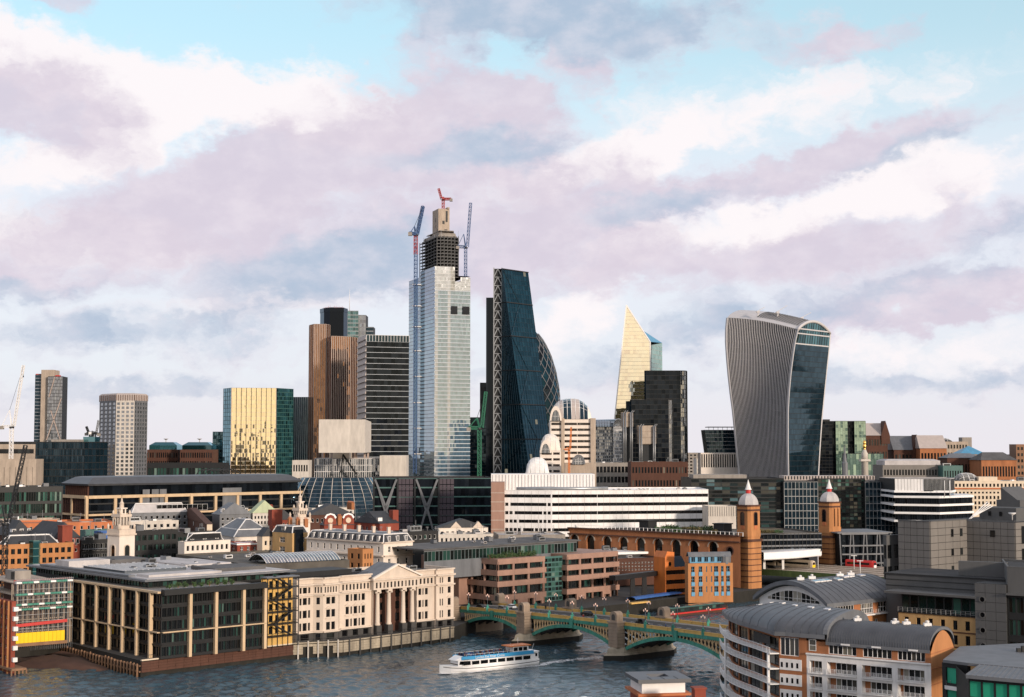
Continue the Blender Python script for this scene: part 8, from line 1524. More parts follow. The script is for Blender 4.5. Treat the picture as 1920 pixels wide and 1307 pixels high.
ripple('wake_foam',[bw + bd * 1,bw + nb_ * 2.2 - bd * 3,bw + nb_ * 3.6 - bd * 12,st + nb_ * 3.8,st - bd * 3 + nb_ * 1.5,st - bd * 9,st - bd * 26],[.9,1.0,.7,.8,1.5,2.2,3.2],'white foam and wake around the cruise boat')
# ------------------------------------------------------------------ moored boats and jetty beyond the bridge
def longboat(label,pa,pb,hullm,roofm,side,h=3.2,wd=5.5,strake=False):
    a,c = Vector(pa),Vector(pb); d = (c - a).normalized(); L = (c - a).length; m_ = (a + c) / 2; t = thing('moored_boat',label,'boat',(m_.x,m_.y,0)); M = Matrix.Translation((m_.x,m_.y,0)) @ Matrix.Rotation(atan2(d.y,d.x),4,'Z'); T_ = lambda b: setattr(b,'v',[tuple(M @ Vector(v)) for v in b.v]) or b; h2 = L / 2; w = wd / 2
    b = MB(); b.loft([[(x,-q * .8,-.3),(x,q * .8,-.3),(x,q,z),(x,-q,z)] for x,q,z in ((-h2,w * .5,1.8),(-h2 * .85,w,1.5),(h2 * .8,w,1.5),(h2 * .95,w * .6,1.8),(h2,.1,2.1))]); T_(b).build('hull',hullm,t)
    if strake:
        for sd in (-1,1): b = MB(); b.bar((-h2 * .84,sd * (w + .05),1.2),(h2 * .8,sd * (w + .05),1.2),.12,.55); T_(b).build('red_strake','red_paint',t)
    b = MB(); b.box(-h2 * .8,h2 * .72,-w * .85,w * .85,1.5,h); T_(b).build('saloon',side,t); b = MB(); b.box(-h2 * .84,h2 * .76,-w,w,h,h + .3); T_(b).build('canopy',roofm,t); n = int(L * .8 / 2.6)
    for k in range(n):
        x = -h2 * .78 + k * (h2 * 1.48) / n
        for sd in (-1,1): b = MB(); b.quad(*[(x_,sd * w * .86,z) for x_,z in ((x,1.9),(x + 1.9,1.9),(x + 1.9,h - .3),(x,h - .3))]); T_(b).build('window','pane_green',t)
    for k in range(n // 2): b = MB(); x = -h2 * .7 + k * 5; b.box(x,x + 3.6,-w * .7,w * .7,h + .3,h + .42); T_(b).build('roof_light','gl_grey',t)
    return t
pa = XY(1228,1157,565); pb = XY(1366,1140,592); longboat('long red-hulled moored boat with green glass canopy beyond the bridge',XY(1236,1150,566),XY(1362,1150,592),'brick_brown','teal_frame','charcoal',strake=True)
longboat('dark moored boat with grey canopy behind bridge turret',XY(1180,1148,585),XY(1250,1148,600),'brick_brown','teal_frame','charcoal',3)
A,B_ = Vector(XY(1183,1118,581)),Vector(XY(1292,1118,612)); t = thing('covered_walkway','riverside walkway under a long bright blue roof below the orange office','walkway',(*((A + B_) / 2),QZ)); d = (B_ - A).normalized(); s_ = Vector((-d.y,d.x)); b = MB(); zq = zz(1117,595)
b.loft([[(*(q + s_ * (2.2 * cos(pi * k / 8))),zq + .9 * sin(pi * k / 8)) for k in range(9)] for q in (A,B_)],0,True,False,False); b.build('blue_roof','blue_paint',t)
for k in range(12): q = A.lerp(B_,k / 11); b = MB(); [b.bar((*(q + s_ * e),QZ),(*(q + s_ * e),zq),.18) for e in (-2,2)]; b.build('post_pair','black',t)
b = MB(); b.quad((*(A + s_ * 2.1),QZ),(*(B_ + s_ * 2.1),QZ),(*(B_ + s_ * 2.1),zq),(*(A + s_ * 2.1),zq)); b.build('back_wall','charcoal',t)
t = thing('black_jetty','black steel travelling-crane jetty between granite office and orange office','jetty',(*XY(1200,1110,590),0)); A,B_ = XY(1148,1076,583),XY(1250,1076,612); zj = zz(1078,597); b = MB(); b.bar((*A,zj),(*B_,zj),3.0,1.8); b.build('beam','black',t)
for px in (1186,1208): c = hit(A,atan2(B_[1] - A[1],B_[0] - A[0]),px,1090); b = MB(); b.loft([[(c[0] - w,c[1] - 1.5,z),(c[0] + w,c[1] - 1.5,z),(c[0] + w,c[1] + 1.5,z),(c[0] - w,c[1] + 1.5,z)] for w,z in ((1.5,-2),(1.1,2),(.8,zj - .8))]); b.build('leg','black',t)
b = MB(); A2,B2 = XY(1180,1130,575),XY(1215,1127,582); b.bar((*A2,zz(1130,578)),(*B2,zz(1130,578)),2.4,.5); b.build('chequered_ramp','ochre',t)
# ------------------------------------------------------------------ near right bank: brick flats with vaulted zinc roofs
pane_mat('pane_flat',[(0,(.010,.011,.012)),(.5,(.02,.022,.022)),(.72,(.06,.055,.045)),(.86,(.16,.15,.12)),(.95,(.30,.28,.24))],.1)
Rr = Vector(XY(1745,1220,282)); fa = radians(144); fd = Vector((cos(fa),sin(fa))); bk = Vector((cos(radians(54)),sin(radians(54)))); Af = Vector(hit((Rr.x,Rr.y),fa,1461,1200)); Mf = Vector(hit((Rr.x,Rr.y),fa,1512,1205)); Jf = Vector(hit((Rr.x,Rr.y),fa,1550,1205))
DP = 12.2; ze2 = zz(1220,282); ze1 = ze2 + 1.3
t = thing('riverside_flats','brick and white riverside flats with two vaulted grey roofs and curved balconies','building',(*((Rr + Af) / 2),4.2))
bow = [Vector(XY(px,1170,Y)) for px,Y in ((1366,338),(1372,330),(1384,322.5),(1403,316),(1430,309))] + [Af]
# white-framed right block
LW = (Mf - Rr).length; A,B_ = (Mf.x,Mf.y),(Rr.x,Rr.y); a_,L_,d_,n_ = frame(A,B_)
U = lambda px: (Vector(hit((Rr.x,Rr.y),fa,px,1250)) - Mf).length
bays = [(U(1518),U(1541)),(U(1551),U(1606)),(U(1616),U(1672)),(U(1683),U(1733))]
zf = ze2 - 2.5; rows = [(zf - 1.3 - 3.0 * k - 2.35,zf - 1.3 - 3.0 * k) for k in range(6)][::-1]
wall(t,A,B_,4.2,zf,'white',rows,bays,1.5,None,'brick',name='frame_wall',wname='recess_wall')
wall(t,A,B_,zf,ze2,'brick',[(zf + .25,zf + 2.1)],[(bays[1][0] + .3,bays[1][1]),(bays[2][0] + .2,bays[2][1]),(bays[3][0],bays[3][1] + .2)],.25,'white_paint','pane_flat',6,1,.1,name='attic_wall',wname='attic_window')
P = lambda x,z,o: (A[0] + d_[0] * x + n_[0] * o,A[1] + d_[1] * x + n_[1] * o,z)
for (z0,z1) in rows[1:]:
    for (x0,x1) in bays:
        w = x1 - x0; wd = min(w - .5,4.4) if w > 3 else w - .8; xo = x0 + (w - wd) * (.75 if w > 3 else .5)
        wo = obj('balcony_window',win_mesh(wd,2.15,1.42,'white_paint','pane_flat',4 if w > 3 else 2,1,.1),P(xo,z0 + .02,0),a_,t)
        b = MB(); b.add([P(x,z,o) for o in (-.05,.5) for z in (z0 - .12,z0 + .06) for x in (x0 - .1,x1 + .1)],[(4,5,7,6),(0,1,5,4),(2,6,7,3),(0,4,6,2),(1,3,7,5)]); b.build('balcony_slab','white',t)
        b = MB(); n = max(3,int(w / .8)); [b.bar(P(x0 + w * k / n,z0 + .05,.4),P(x0 + w * k / n,z0 + 1.05,.4),.05) for k in range(n + 1)]; [b.bar(P(x0,z0 + q,.4),P(x1,z0 + q,.4),.05) for q in (.2,.42,.64,.86,1.06)]; b.build('balcony_rail','white_paint',t)
b = MB(); b.bar(P(0,zf,.15),P(L_,zf,.15),.5,.3); b.build('frame_cornice','white',t)
# brick bay with tall window
A1,B1 = (Af.x,Af.y),(Mf.x,Mf.y); L1 = hypot(B1[0] - A1[0],B1[1] - A1[1]); a1,_,d1,n1 = frame(A1,B1); P1 = lambda x,z,o: (A1[0] + d1[0] * x + n1[0] * o,A1[1] + d1[1] * x + n1[1] * o,z)
wall(t,A1,B1,4.2,ze1,'brick',[(ze1 - 4.6,ze1 - 1.0)],[(.15,L1 * .72)],.25,'white_paint','pane_flat',4,1,.12,name='brick_bay')
for k in range(6):
    zq = ze1 - 5.2 - 3.0 * k; b = MB(); b.add([P1(x,z,o) for o in (.0,.12) for z in (zq - 2.2,zq) for x in (.1,L1 * .82)],[(4,5,7,6),(0,1,5,4),(2,6,7,3),(0,4,6,2),(1,3,7,5)]); b.build('white_panel','white',t)
    for j in range(4): obj('panel_window',win_mesh(.45,1.0,-.10,None,'pane_black'),P1(.35 + j * L1 * .19,zq - 1.7,.04),a1,t)
b = MB(); zq = ze2 - 2.5; obj('corner_window',win_mesh(1.5,2.2,-.06,'white_paint','pane_flat',1,2),P(.6,ze2 - 1.9,.02),a_,t)
# curved end with balconies
for i in range(len(bow) - 1):
    A2,B2 = (bow[i].x,bow[i].y),(bow[i + 1].x,bow[i + 1].y); L2 = hypot(B2[0] - A2[0],B2[1] - A2[1]); wall(t,A2,B2,4.2,ze1,'brick',[(ze1 - 3.9 - 3.0 * k,ze1 - 1.4 - 3.0 * k) for k in range(7)][::-1],[(.3,L2 - .3)],.3,'charcoal','pane_flat',3,1,.09,name='curved_wall')
def offs(pts,o):
    out = []
    for i,p in enumerate(pts):
        d = (pts[min(i + 1,len(pts) - 1)] - pts[max(i - 1,0)]).normalized(); out.append(p + Vector((d.y,-d.x)) * o)
    return out
def fine(pts,n=4):
    out = []
    for i in range(len(pts) - 1):
        p0,p1,p2,p3 = pts[max(i - 1,0)],pts[i],pts[i + 1],pts[min(i + 2,len(pts) - 1)]
        for k in range(n): u = k / n; out.append(.5 * ((2 * p1) + (p2 - p0) * u + (2 * p0 - 5 * p1 + 4 * p2 - p3) * u * u + (3 * p1 - p0 - 3 * p2 + p3) * u ** 3))
    return out + [pts[-1]]
fb = fine(bow); o1 = offs(fb,2.0); o2 = offs(fb,2.1)
for k in range(7):
    zq = ze1 - 4.2 - 3.0 * k
    if zq < 5: break
    b = MB(); b.loft([[(*p,zq - .22),(*p,zq),(*q,zq),(*q,zq - .22)] for p,q in zip(o1,fb)]); b.build('balcony_slab','white',t); b = MB()
    for h in (.2,.42,.64,.86,1.08): b.tube([(*p,zq + h) for p in o1],.035 if h < 1 else .06,4)
    for i in range(0,len(o1),1): b.bar((*o1[i],zq),(*o1[i],zq + 1.1),.06)
    b.build('balcony_rail','white_paint',t)
for i in (5,len(o1) - 2): b = MB(); b.lathe((o1[i].x * .85 + fb[i].x * .15,o1[i].y * .85 + fb[i].y * .15),[(.28,4.2),(.28,ze1 - 4.2)],10); b.build('balcony_column','white',t)
q0 = offs(fb,.4); b = MB(); b.loft([[(*q0[i],ze1 - 3.2),(*q0[i],ze1 - 1.4)] for i in range(len(fb) - 7,len(fb) - 2)],0,False,False,False); b.build('awning','charcoal',t)
# roofs
def vault_sec(base,h,over,n=12,dp=DP):             # cross-section ring of a vault, base at the front wall
    f = base - bk * over; return [f + bk * ((dp + 2 * over) * (1 - cos(pi * k / n)) / 2) for k in range(n + 1)],[h * sin(pi * k / n) ** .8 for k in range(n + 1)]
def vault_roof(pts,ze,h,over,name,dp=DP):
    rings = []
    for p in pts: xy,zh = vault_sec(p,h,over,dp=dp); rings.append([(*q,ze + z) for q,z in zip(xy,zh)])
    b = MB(); b.loft(rings,0,True,False,False); b.build(name,'zinc',t); b = MB(); b.loft([[(v[0],v[1],v[2] - .55) for v in r] for r in rings],0,True,False,False); b.build('roof_lining','zinc',t)
    for r in (rings[0],rings[-1]): b = MB(); b.loft([[v,(v[0],v[1],v[2] - .55)] for v in r],0,False,False,False); b.build('verge','lead',t)
    b = MB(); b.loft([[r[0],(r[0][0],r[0][1],r[0][2] - .6)] for r in rings],0,False,False,False); b.build('gutter_fascia','lead',t); return rings
rg2 = vault_roof([Jf + (Rr - Jf) * (k / 20) for k in range(21)],ze2 + .1,3.7,.5,'vaulted_roof'); n = 40
for k in range(n + 1): p = Jf + (Rr - Jf) * (k / n); xy,zh = vault_sec(p,3.7,.5); b = MB(); b.tube([(*q,ze2 + .13 + z) for q,z in zip(xy,zh)],.045,3); b.build('standing_seam','zinc',t)
fb2 = offs(fb,.6)[0::2]; Jx = Jf + (Jf - Mf).normalized() * -0.0; pts1 = [p for p in fb2] + [Af + (Jf - Af) * (k / 6) for k in range(1,7)]
def roof1():
    ridge = [Vector(XY(1412,1140,340)),Vector(XY(1440,1140,330)),Vector(XY(1475,1142,322)),Vector(XY(1510,1144,316)),Vector(XY(1560,1148,309.5)),Vector(XY(1596,1152,304.5))]; rf = fine(ridge,6); m_ = len(pts1); rings = []
    for i,p in enumerate(pts1):
        u = i / (m_ - 1) * (len(rf) - 1); j = min(int(u),len(rf) - 2); r = rf[j].lerp(rf[j + 1],u - j); f = p + (p - r).normalized() * .9; ring = []
        hh = 3.6 * min(1,.15 + i / (m_ * .42))
        for k in range(9): v = k / 8; q = f.lerp(r,1 - cos(v * pi / 2)); ring.append((q.x,q.y,ze1 + .1 + hh * sin(v * pi / 2) ** .85))
        e = r + (r - f).normalized() * 9; [ring.append((r.lerp(e,v / 5).x,r.lerp(e,v / 5).y,ze1 + .1 + hh * cos(v / 5 * pi / 2) ** .6)) for v in range(1,6)]
        rings.append(ring)
    b = MB(); b.loft(rings,0,True,False,False); b.build('vaulted_roof','zinc',t); b = MB(); b.loft([[(v[0],v[1],v[2] - .6) for v in r] for r in rings],0,True,False,False); b.build('roof_lining','zinc',t)
    b = MB(); b.loft([[r[0],(r[0][0],r[0][1],r[0][2] - .8)] for r in rings],0,False,False,False); b.build('gutter_fascia','lead',t); b = MB(); b.loft([[(v[0] + d_[0] * .5,v[1] + d_[1] * .5,v[2] + .15) for v in rings[-1]],[(v[0] + d_[0] * .5,v[1] + d_[1] * .5,v[2] - 1.6) for v in rings[-1]]],0,False,False,False); b.loft([[(v[0] + d_[0] * .5,v[1] + d_[1] * .5,v[2] + .15) for v in rings[-1]],[(v[0] - d_[0] * .4,v[1] - d_[1] * .4,v[2] + .15) for v in rings[-1]]],0,False,False,False); b.build('verge','lead',t)
    for r in rings[::1]: b = MB(); b.tube([(v[0],v[1],v[2] + .03) for v in r],.045,3); b.build('standing_seam','zinc',t)
    return rings
rg1 = roof1()
for k in range(6):
    i = 3 + k * 2; i = min(i,len(rg1) - 2); c = Vector(rg1[i][7]); b = MB(); dx = (Vector(rg1[i + 1][7]) - Vector(rg1[i][7])).normalized(); dy = (Vector(rg1[i][6]) - Vector(rg1[i][8])).normalized(); nz = dx.cross(dy); nz = nz if nz.z > 0 else -nz
    b.loft([[c + dx * x * .7 + dy * y * .55 + nz * z for x,y in ((-1,-1),(1,-1),(1,1),(-1,1))] for z in (-.05,.22)],0); b.add([c + dx * x * .6 + dy * y * .45 + nz * .23 for x,y in ((-1,-1),(1,-1),(1,1),(-1,1))],[(0,1,2,3)],1); b.build('roof_skylight',['white','gl_grey'],t)
for u in (.18,.55,.66,.86): p = Jf + (Rr - Jf) * u; q = p + bk * 6.3; b = MB(); b.box(q.x - .7,q.x + .7,q.y - .6,q.y + .6,ze2 + 3.5,ze2 + 4.3); b.lathe((q.x,q.y),[(.4,ze2 + 4.3),(.35,ze2 + 4.6),(.5,ze2 + 4.65),(.1,ze2 + 4.8)],8); b.build('roof_vent','white',t)
for u in (.2,.5,.85): p = Jf + (Rr - Jf) * u; b = MB(); q = p - bk * .75; b.bar((q.x - fd.x * .9,q.y - fd.y * .9,ze2 - .12),(q.x + fd.x * .9,q.y + fd.y * .9,ze2 - .12),.12,.3); b.build('eaves_vent','white',t)
# gable end
gp = [Rr + bk * (DP * k / 10) for k in range(11)]; b = MB(); b.add([(Rr.x,Rr.y,4.2)] + [(*p,ze2 - .45 + 3.7 * sin(pi * k / 10) ** .8 * .98) for k,p in enumerate(gp)] + [(*gp[-1],4.2)],[tuple(range(12,-1,-1))]); b.build('gable_wall','brick_orange',t)  # brighter brick than the front: orange sunlight put into its colour
for k in range(7): zq = 8 + k * 2.9; b = MB(); b.bar((Rr.x + .05,Rr.y - .05,zq),(gp[-1].x + .05,gp[-1].y - .05,zq),.08,.16); b.build('brick_course','brick',t)
b = MB(); q = Rr + bk * DP; b.quad((q.x,q.y,4.2),((Af + bk * DP).x,(Af + bk * DP).y,4.2),((Af + bk * DP).x,(Af + bk * DP).y,ze2),(q.x,q.y,ze2)); b.build('rear_wall','brick',t)
# ------------------------------------------------------------------ white arched-roof house behind
Lf = Vector(XY(1424,1117,362)); Rf = Vector(XY(1554,1131,345)); e = Vector(hit((Rf.x,Rf.y),radians(41),1690,1116)); Rb = e; Lb = Lf + (Rb - Rf); zf = zz(1131,345); t = thing('arched_house','white rendered house with wide arched grey roof behind the riverside flats','house',(*((Lf + Rb) / 2),4.2)); n = 16
prof = lambda a,c,hh: [(*(a.lerp(c,k / n)),zf + hh * sin(pi * (k / n)) ** .85) for k in range(n + 1)]
ax = (Rb - Rf).normalized(); sd_ = (Rf - Lf).normalized()
b = MB(); rr = [[(v[0] + ax.x * s_,v[1] + ax.y * s_,v[2]) for v in prof(Lf - sd_ * .8,Rf + sd_ * .8,4.4)] for s_ in [-1.6 + (30.5) * j / 14 for j in range(15)]]; b.loft(rr,0,True,False,False); b.build('arched_roof','zinc',t); b = MB(); b.loft([rr[0],[(v[0],v[1],v[2] - .9) for v in rr[0]]],0,False,False,False); b.loft([[(v[0],v[1],v[2] - .9) for v in rr[0]],[(v[0] + ax.x * 1.6,v[1] + ax.y * 1.6,v[2] - .9) for v in rr[0]]],0,False,False,False); b.build('verge','lead',t); b = MB(); b.loft([[rr[j][n],(rr[j][n][0],rr[j][n][1],zf - .9)] for j in range(15)],0,False,False,False); b.build('gutter_fascia','lead',t)
for j in range(0,15): b = MB(); b.tube([(v[0],v[1],v[2] + .03) for v in rr[j]],.05,3); b.build('standing_seam','zinc',t)
wall(t,(Lf.x,Lf.y),(Rf.x,Rf.y),4.2,zf - .5,'white',[(zf - 5.8,zf - 3.4)],[(1,3.4),(4.8,7.2)],.25,'white_paint','pane_flat',4,2,.1); ga = prof(Lf,Rf,3.6); b = MB(); b.add([(v[0],v[1],v[2] - .5) for v in ga],[tuple(range(n,-1,-1))]); b.build('arch_gable','white',t)
La = (Rf - Lf).length; ga_ = atan2(sd_.y,sd_.x); ng = Vector((sd_.y,-sd_.x))
for k in range(2,14):
    q0,q1 = Lf + sd_ * (La * k / 16) + ng * .12,Lf + sd_ * (La * (k + 1) / 16 - .12) + ng * .12; h0 = 3.6 * sin(pi * k / 16) ** .85 - 1.2; h1 = 3.6 * sin(pi * (k + 1) / 16) ** .85 - 1.2; b = MB(); b.add([(*q0,zf - .4),(*q1,zf - .4),(*q1,zf - .4 + max(.2,h1)),(*q0,zf - .4 + max(.2,h0))],[(0,1,2,3)]); b.build('gable_pane','pane_flat',t); b = MB(); b.bar((*q0,zf - .4),(*q0,zf - .4 + max(.2,h0)),.12); b.bar((*q0,zf - .4 + .7),(*q1,zf - .4 + .7),.08); b.build('gable_glazing_bar','white_paint',t)
Ls = (Rb - Rf).length; wall(t,(Rf.x,Rf.y),(Rb.x,Rb.y),zf - 3.6,zf - .5,'brick',[(zf - 3.4,zf - 1.0)],[(1.5,9.5),(12,17),(19,27.5)],.2,'white_paint','pane_flat',8,2,.1,name='upper_wall'); wall(t,(Rf.x,Rf.y),(Rb.x,Rb.y),4.2,zf - 3.62,'brick_orange',[(zf - 7.2,zf - 4.9),(zf - 10.2,zf - 8)],[(3,4.2),(12.5,13.8),(17.5,18.8),(23,26)],.25,'white_paint','pane_flat',2,2,.1)
b = MB(); b.bar((Rf.x + ax.y * .4,Rf.y - ax.x * .4,zf - 3.6),(Rb.x + ax.y * .4,Rb.y - ax.x * .4,zf - 3.6),1.4,.3); b.build('balcony_slab','white',t); b = MB(); [b.bar((*(Rf + ax * (10 + k * .7) + Vector((ax.y,-ax.x)) * 1.0),zf - 3.4),(*(Rf + ax * (10 + k * .7) + Vector((ax.y,-ax.x)) * 1.0),zf - 2.4),.05) for k in range(12)]; b.build('balcony_rail','white_paint',t)
for i,(u,v) in enumerate(((.35,.62),(.42,.62),(.52,.62),(.68,.55),(.78,.55),(.88,.55),(.25,.62))):
    j = int(u * 14); k = int(v * n) + 1; c = Vector(rr[j][k]); dx = (Vector(rr[min(j + 1,14)][k]) - Vector(rr[j - 1][k])).normalized(); dy = (Vector(rr[j][k + 1]) - Vector(rr[j][k - 1])).normalized(); nz = dx.cross(dy); nz = nz if nz.z > 0 else -nz; b = MB(); b.loft([[c + dx * x * 1.0 + dy * y * .7 + nz * z for x,y in ((-1,-1),(1,-1),(1,1),(-1,1))] for z in (-.05,.2)],0); b.add([c + dx * x * .9 + dy * y * .6 + nz * .21 for x,y in ((-1,-1),(1,-1),(1,1),(-1,1))],[(0,1,2,3)],1); b.build('roof_skylight',['white','gl_grey'],t)
for u in (.18,.3,.7,.82): c = Vector(rr[int(u * 14)][8]); b = MB(); b.box(c.x - .8,c.x + .8,c.y - .6,c.y + .6,c.z - .1,c.z + .6); b.lathe((c.x,c.y),[(.35,c.z + .6),(.3,c.z + .9),(.4,c.z + .95),(.1,c.z + 1.1)],8); b.build('roof_vent','white',t)
# ------------------------------------------------------------------ grey panelled office, right
p1 = corner(1684,1743.5,1812,978,380,42); c2 = hit(p1[2],radians(-48),1903,985); r2 = hit(c2,radians(42),1990,985); t = tower('grey_office','grey panelled office with stepped blocks and few small windows at right edge',p1,4.2,'building'); zt = zz(978,380); zl = zz(1077,375)
def panels(A,B,z0,z1,mt,nx,nz,wins=()):
    # each cladding panel stands a little proud of dark joints
    a_,L_,d_,n_ = frame(A,B); b = MB(); b.quad((*A,z0),(*B,z0),(*B,z1),(*A,z1)); b.build('wall','charcoal',t); P = lambda x,z,o: (A[0] + d_[0] * x + n_[0] * o,A[1] + d_[1] * x + n_[1] * o,z)
    for i in range(nx):
        for j in range(nz):
            x0,x1,q0,q1 = L_ * i / nx + .05,L_ * (i + 1) / nx - .05,z0 + (z1 - z0) * j / nz + .06,z0 + (z1 - z0) * (j + 1) / nz - .06; b = MB(); b.add([P(x,z,o) for o in (.01,.14) for z in (q0,q1) for x in (x0,x1)],[(4,5,7,6),(0,1,5,4),(2,6,7,3),(0,4,6,2),(1,3,7,5)]); b.build('cladding_panel',mt,t)
    for (u,z,w,h) in wins: obj('window',win_mesh(w,h,-.2,'charcoal','pane_dark'),P(L_ * u,z,.04),a_,t)
panels(p1[0],p1[1],zl,zt,'grey_panel_light',5,7); panels(p1[1],p1[2],zl,zt,'grey_panel_light',5,7,[(.55,zt - 4.2,1.0,2.0),(.8,zt - 4.2,1.0,2.0),(.55,zt - 9,1,1.8),(.8,zt - 9,1,1.8),(.55,zt - 13.2,1,1.6)]); panels(p1[2],c2,zl,zt - .3,'grey_panel_light',7,7,[(.5,zt - 4.2,1.4,1.7)]); panels(c2,r2,zl,zt - .3,'grey_panel_light',4,7,[(.12,zt - 5.8,2.5,4.5),(.12,zt - 11,2.5,4)])
q = (p1[3][0] + 30,p1[3][1] + 30); po = [p1[0],p1[1],p1[2],c2,r2,(r2[0] + 10,r2[1] + 40),p1[3]]; b = MB(); b.sheet(po,zt - .35); b.build('roof','roof_dark',t); b = MB()
for A,B_ in zip(po[:4],po[1:5]): b.bar((*A,zt + .05),(*B_,zt + .05),.5,.25)
b.build('parapet','grey_panel',t)
cu = corner(1836,1905,1990,955,392,42); b = MB(); zu = zz(953,392); b.prism(cu,zt - .3,zu); b.build('upper_block','grey_panel',t); a_ = frame(cu[0],cu[1]); [obj('window',win_mesh(.9,1.2,-.1,'charcoal','pane_dark'),(*V2(cu[0],cu[1],u),zu - 2.2),a_[0],t) for u in (.25,.55)]
cv = corner(1868,1912,1990,930,400,42); b = MB(); z0 = zz(938,400); b.prism(cv,zt - .3,z0); b.build('upper_block','grey_panel',t); wv_ = [V2(cv[0],cv[1],.2),V2(cv[0],cv[1],.9)]; b = MB(); b.add([(*wv_[0],z0),(*wv_[1],z0),(*wv_[0],zz(914,400)),(wv_[0][0] + 8,wv_[0][1] + 8,z0),(wv_[1][0] + 8,wv_[1][1] + 8,z0),(wv_[0][0] + 8,wv_[0][1] + 8,zz(914,400))],[(0,1,2),(5,4,3),(1,4,5,2),(0,2,5,3)]); b.build('wedge_roof','grey_panel',t)
for k in range(4): b = MB(); A,B_ = at(1812 + k * 4,978 - k * 3,396),at(1868 + k * 3,925 + k * 5,398); b.bar(A,A.lerp(B_,.7),.2); b.build('roof_strut','white',t)
b = MB(); q = XY(1898,975,388); b.lathe(q,[(.15,zt),(.15,zt + 1.2),(.9,zt + 1.6),(1.0,zt + 1.9),(.1,zt + 1.7)],12); b.build('roof_dish','white',t)
s4 = corner(1656,1662,1686,1005,388,42); t2 = tower('blue_grey_annexe','blue-grey glazed annexe between steel-framed office and grey panelled office',s4,4.2,'building'); z4 = zz(1004,388)
for i,nc in ((0,1),(1,2)): L_ = hypot(s4[i + 1][0] - s4[i][0],s4[i + 1][1] - s4[i][1]); wall(t2,s4[i],s4[i + 1],4.2,z4,'grey_panel',[(z4 - 15,z4 - 8),(z4 - 6,z4 - 2.5)],even(nc,L_,.7),.3,'charcoal','pane_dark',2,2)
for i in (2,3): wall(t2,s4[i],s4[(i + 1) % 4],4.2,z4,'grey_panel')
roof(t2,s4,z4,'roof_dark',.4,'grey_panel')
# lower dark wing with brick below
A = Vector(XY(1684,1112,350)); B_ = Vector(hit((A.x,A.y),radians(-40),1829,1121)); t = thing('balcony_office','dark-roofed office with glazed balcony storey above orange brick, right of arched house','building',(*((A + B_) / 2),4.2)); a_,L_,d_,n_ = frame((A.x,A.y),(B_.x,B_.y)); zr = zz(1112,350); zb = zr - 4.2; P = lambda x,z,o: (A.x + d_[0] * x + n_[0] * o,A.y + d_[1] * x + n_[1] * o,z)
wall(t,(A.x,A.y),(B_.x,B_.y),4.2,zb,'brick_yellow',[(zb - 3.2 - 3.3 * k,zb - 1.1 - 3.3 * k) for k in range(5)][::-1],even(6,L_,.36,.5,.5),.3,'charcoal','pane_dark',2,1)
for k in range(4): b = MB(); zq = zb - 3.75 - 3.3 * k; b.bar(P(0,zq,.05),P(L_,zq,.05),.2,.25); b.build('brick_course','brick_brown',t)
wall(t,P(0,0,-1.8)[:2],P(L_,0,-1.8)[:2],zb,zr,'charcoal',[(zb + .2,zr - .5)],even(9,L_,.9),.1,'steel_dark','pane_green',1,1,.06,name='balcony_glazing')
b = MB(); b.prism([P(-.5,0,.3)[:2],P(L_,0,.3)[:2],P(L_,0,-3)[:2],P(-.5,0,-3)[:2]],zb - .15,zb + .05); b.build('balcony_slab','charcoal',t); b = MB(); [b.bar(P(L_ * k / 16,zb,.2),P(L_ * k / 16,zb + 1.1,.2),.06) for k in range(17)]; [b.bar(P(0,zb + h,.2),P(L_,zb + h,.2),.05) for h in (.4,.75,1.1)]; b.build('balcony_rail','steel',t)
b = MB(); b.prism([P(-3,0,1.2)[:2],P(L_ + .5,0,1.2)[:2],P(L_ + .5,0,-6)[:2],P(-3,0,-6)[:2]],zr,zr + .5); b.build('roof_overhang','grey_panel',t); z3 = zz(1073,362); b = MB(); b.prism([P(-6,0,-6)[:2],P(L_ + 25,0,-6)[:2],P(L_ + 25,0,-24)[:2],P(-6,0,-24)[:2]],4.2,z3); b.build('dark_wing','grey_panel',t)
for k in range(3): b = MB(); b.bar(P(-6,zr + 1.2 + 1.4 * k,-5.9),P(L_ + 25,zr + 1.2 + 1.4 * k,-5.9),.14,.1); b.build('panel_joint','charcoal',t)
b = MB(); b.prism([P(-6.4,0,-5.6)[:2],P(L_ + 25,0,-5.6)[:2],P(L_ + 25,0,-24.4)[:2],P(-6.4,0,-24.4)[:2]],z3,z3 + .25); b.build('roof','roof_dark',t); bx = corner(1797,1800,1890,1056,352,-30); b = MB(); b.prism(bx,z3 - 1,zz(1051,352)); b.build('plant_room','grey_panel',t)
# grey tower with portholes and far right wing
C0 = Vector(hit((A.x,A.y),radians(-40),1831,1095)); D0_ = Vector(hit((C0.x,C0.y),radians(-40),1890,1100)); t = thing('porthole_tower','dark grey panelled stair tower with a column of round portholes','tower',(*((C0 + D0_) / 2),4.2)); a_,L_,d_,n_ = frame((C0.x,C0.y),(D0_.x,D0_.y)); P = lambda x,z,o: (C0.x + d_[0] * x + n_[0] * o,C0.y + d_[1] * x + n_[1] * o,z); zt = zz(1092,C0.y)
b = MB(); b.prism([P(0,0,1)[:2],P(L_,0,1)[:2],P(L_,0,-8)[:2],P(0,0,-8)[:2]],4.2,zt); b.build('wall','charcoal',t)
for i in range(3):
    for j in range(14):
        z0 = 5 + (zt - 5) * j / 14; z1 = 5 + (zt - 5) * (j + 1) / 14 - .08; x0,x1 = L_ * i / 3 + .04,L_ * (i + 1) / 3 - .04; b = MB(); b.add([P(x,z,o) for o in (1.01,1.14) for z in (z0,z1) for x in (x0,x1)],[(4,5,7,6),(0,1,5,4),(2,6,7,3),(0,4,6,2),(1,3,7,5)]); b.build('cladding_panel','grey_panel',t)
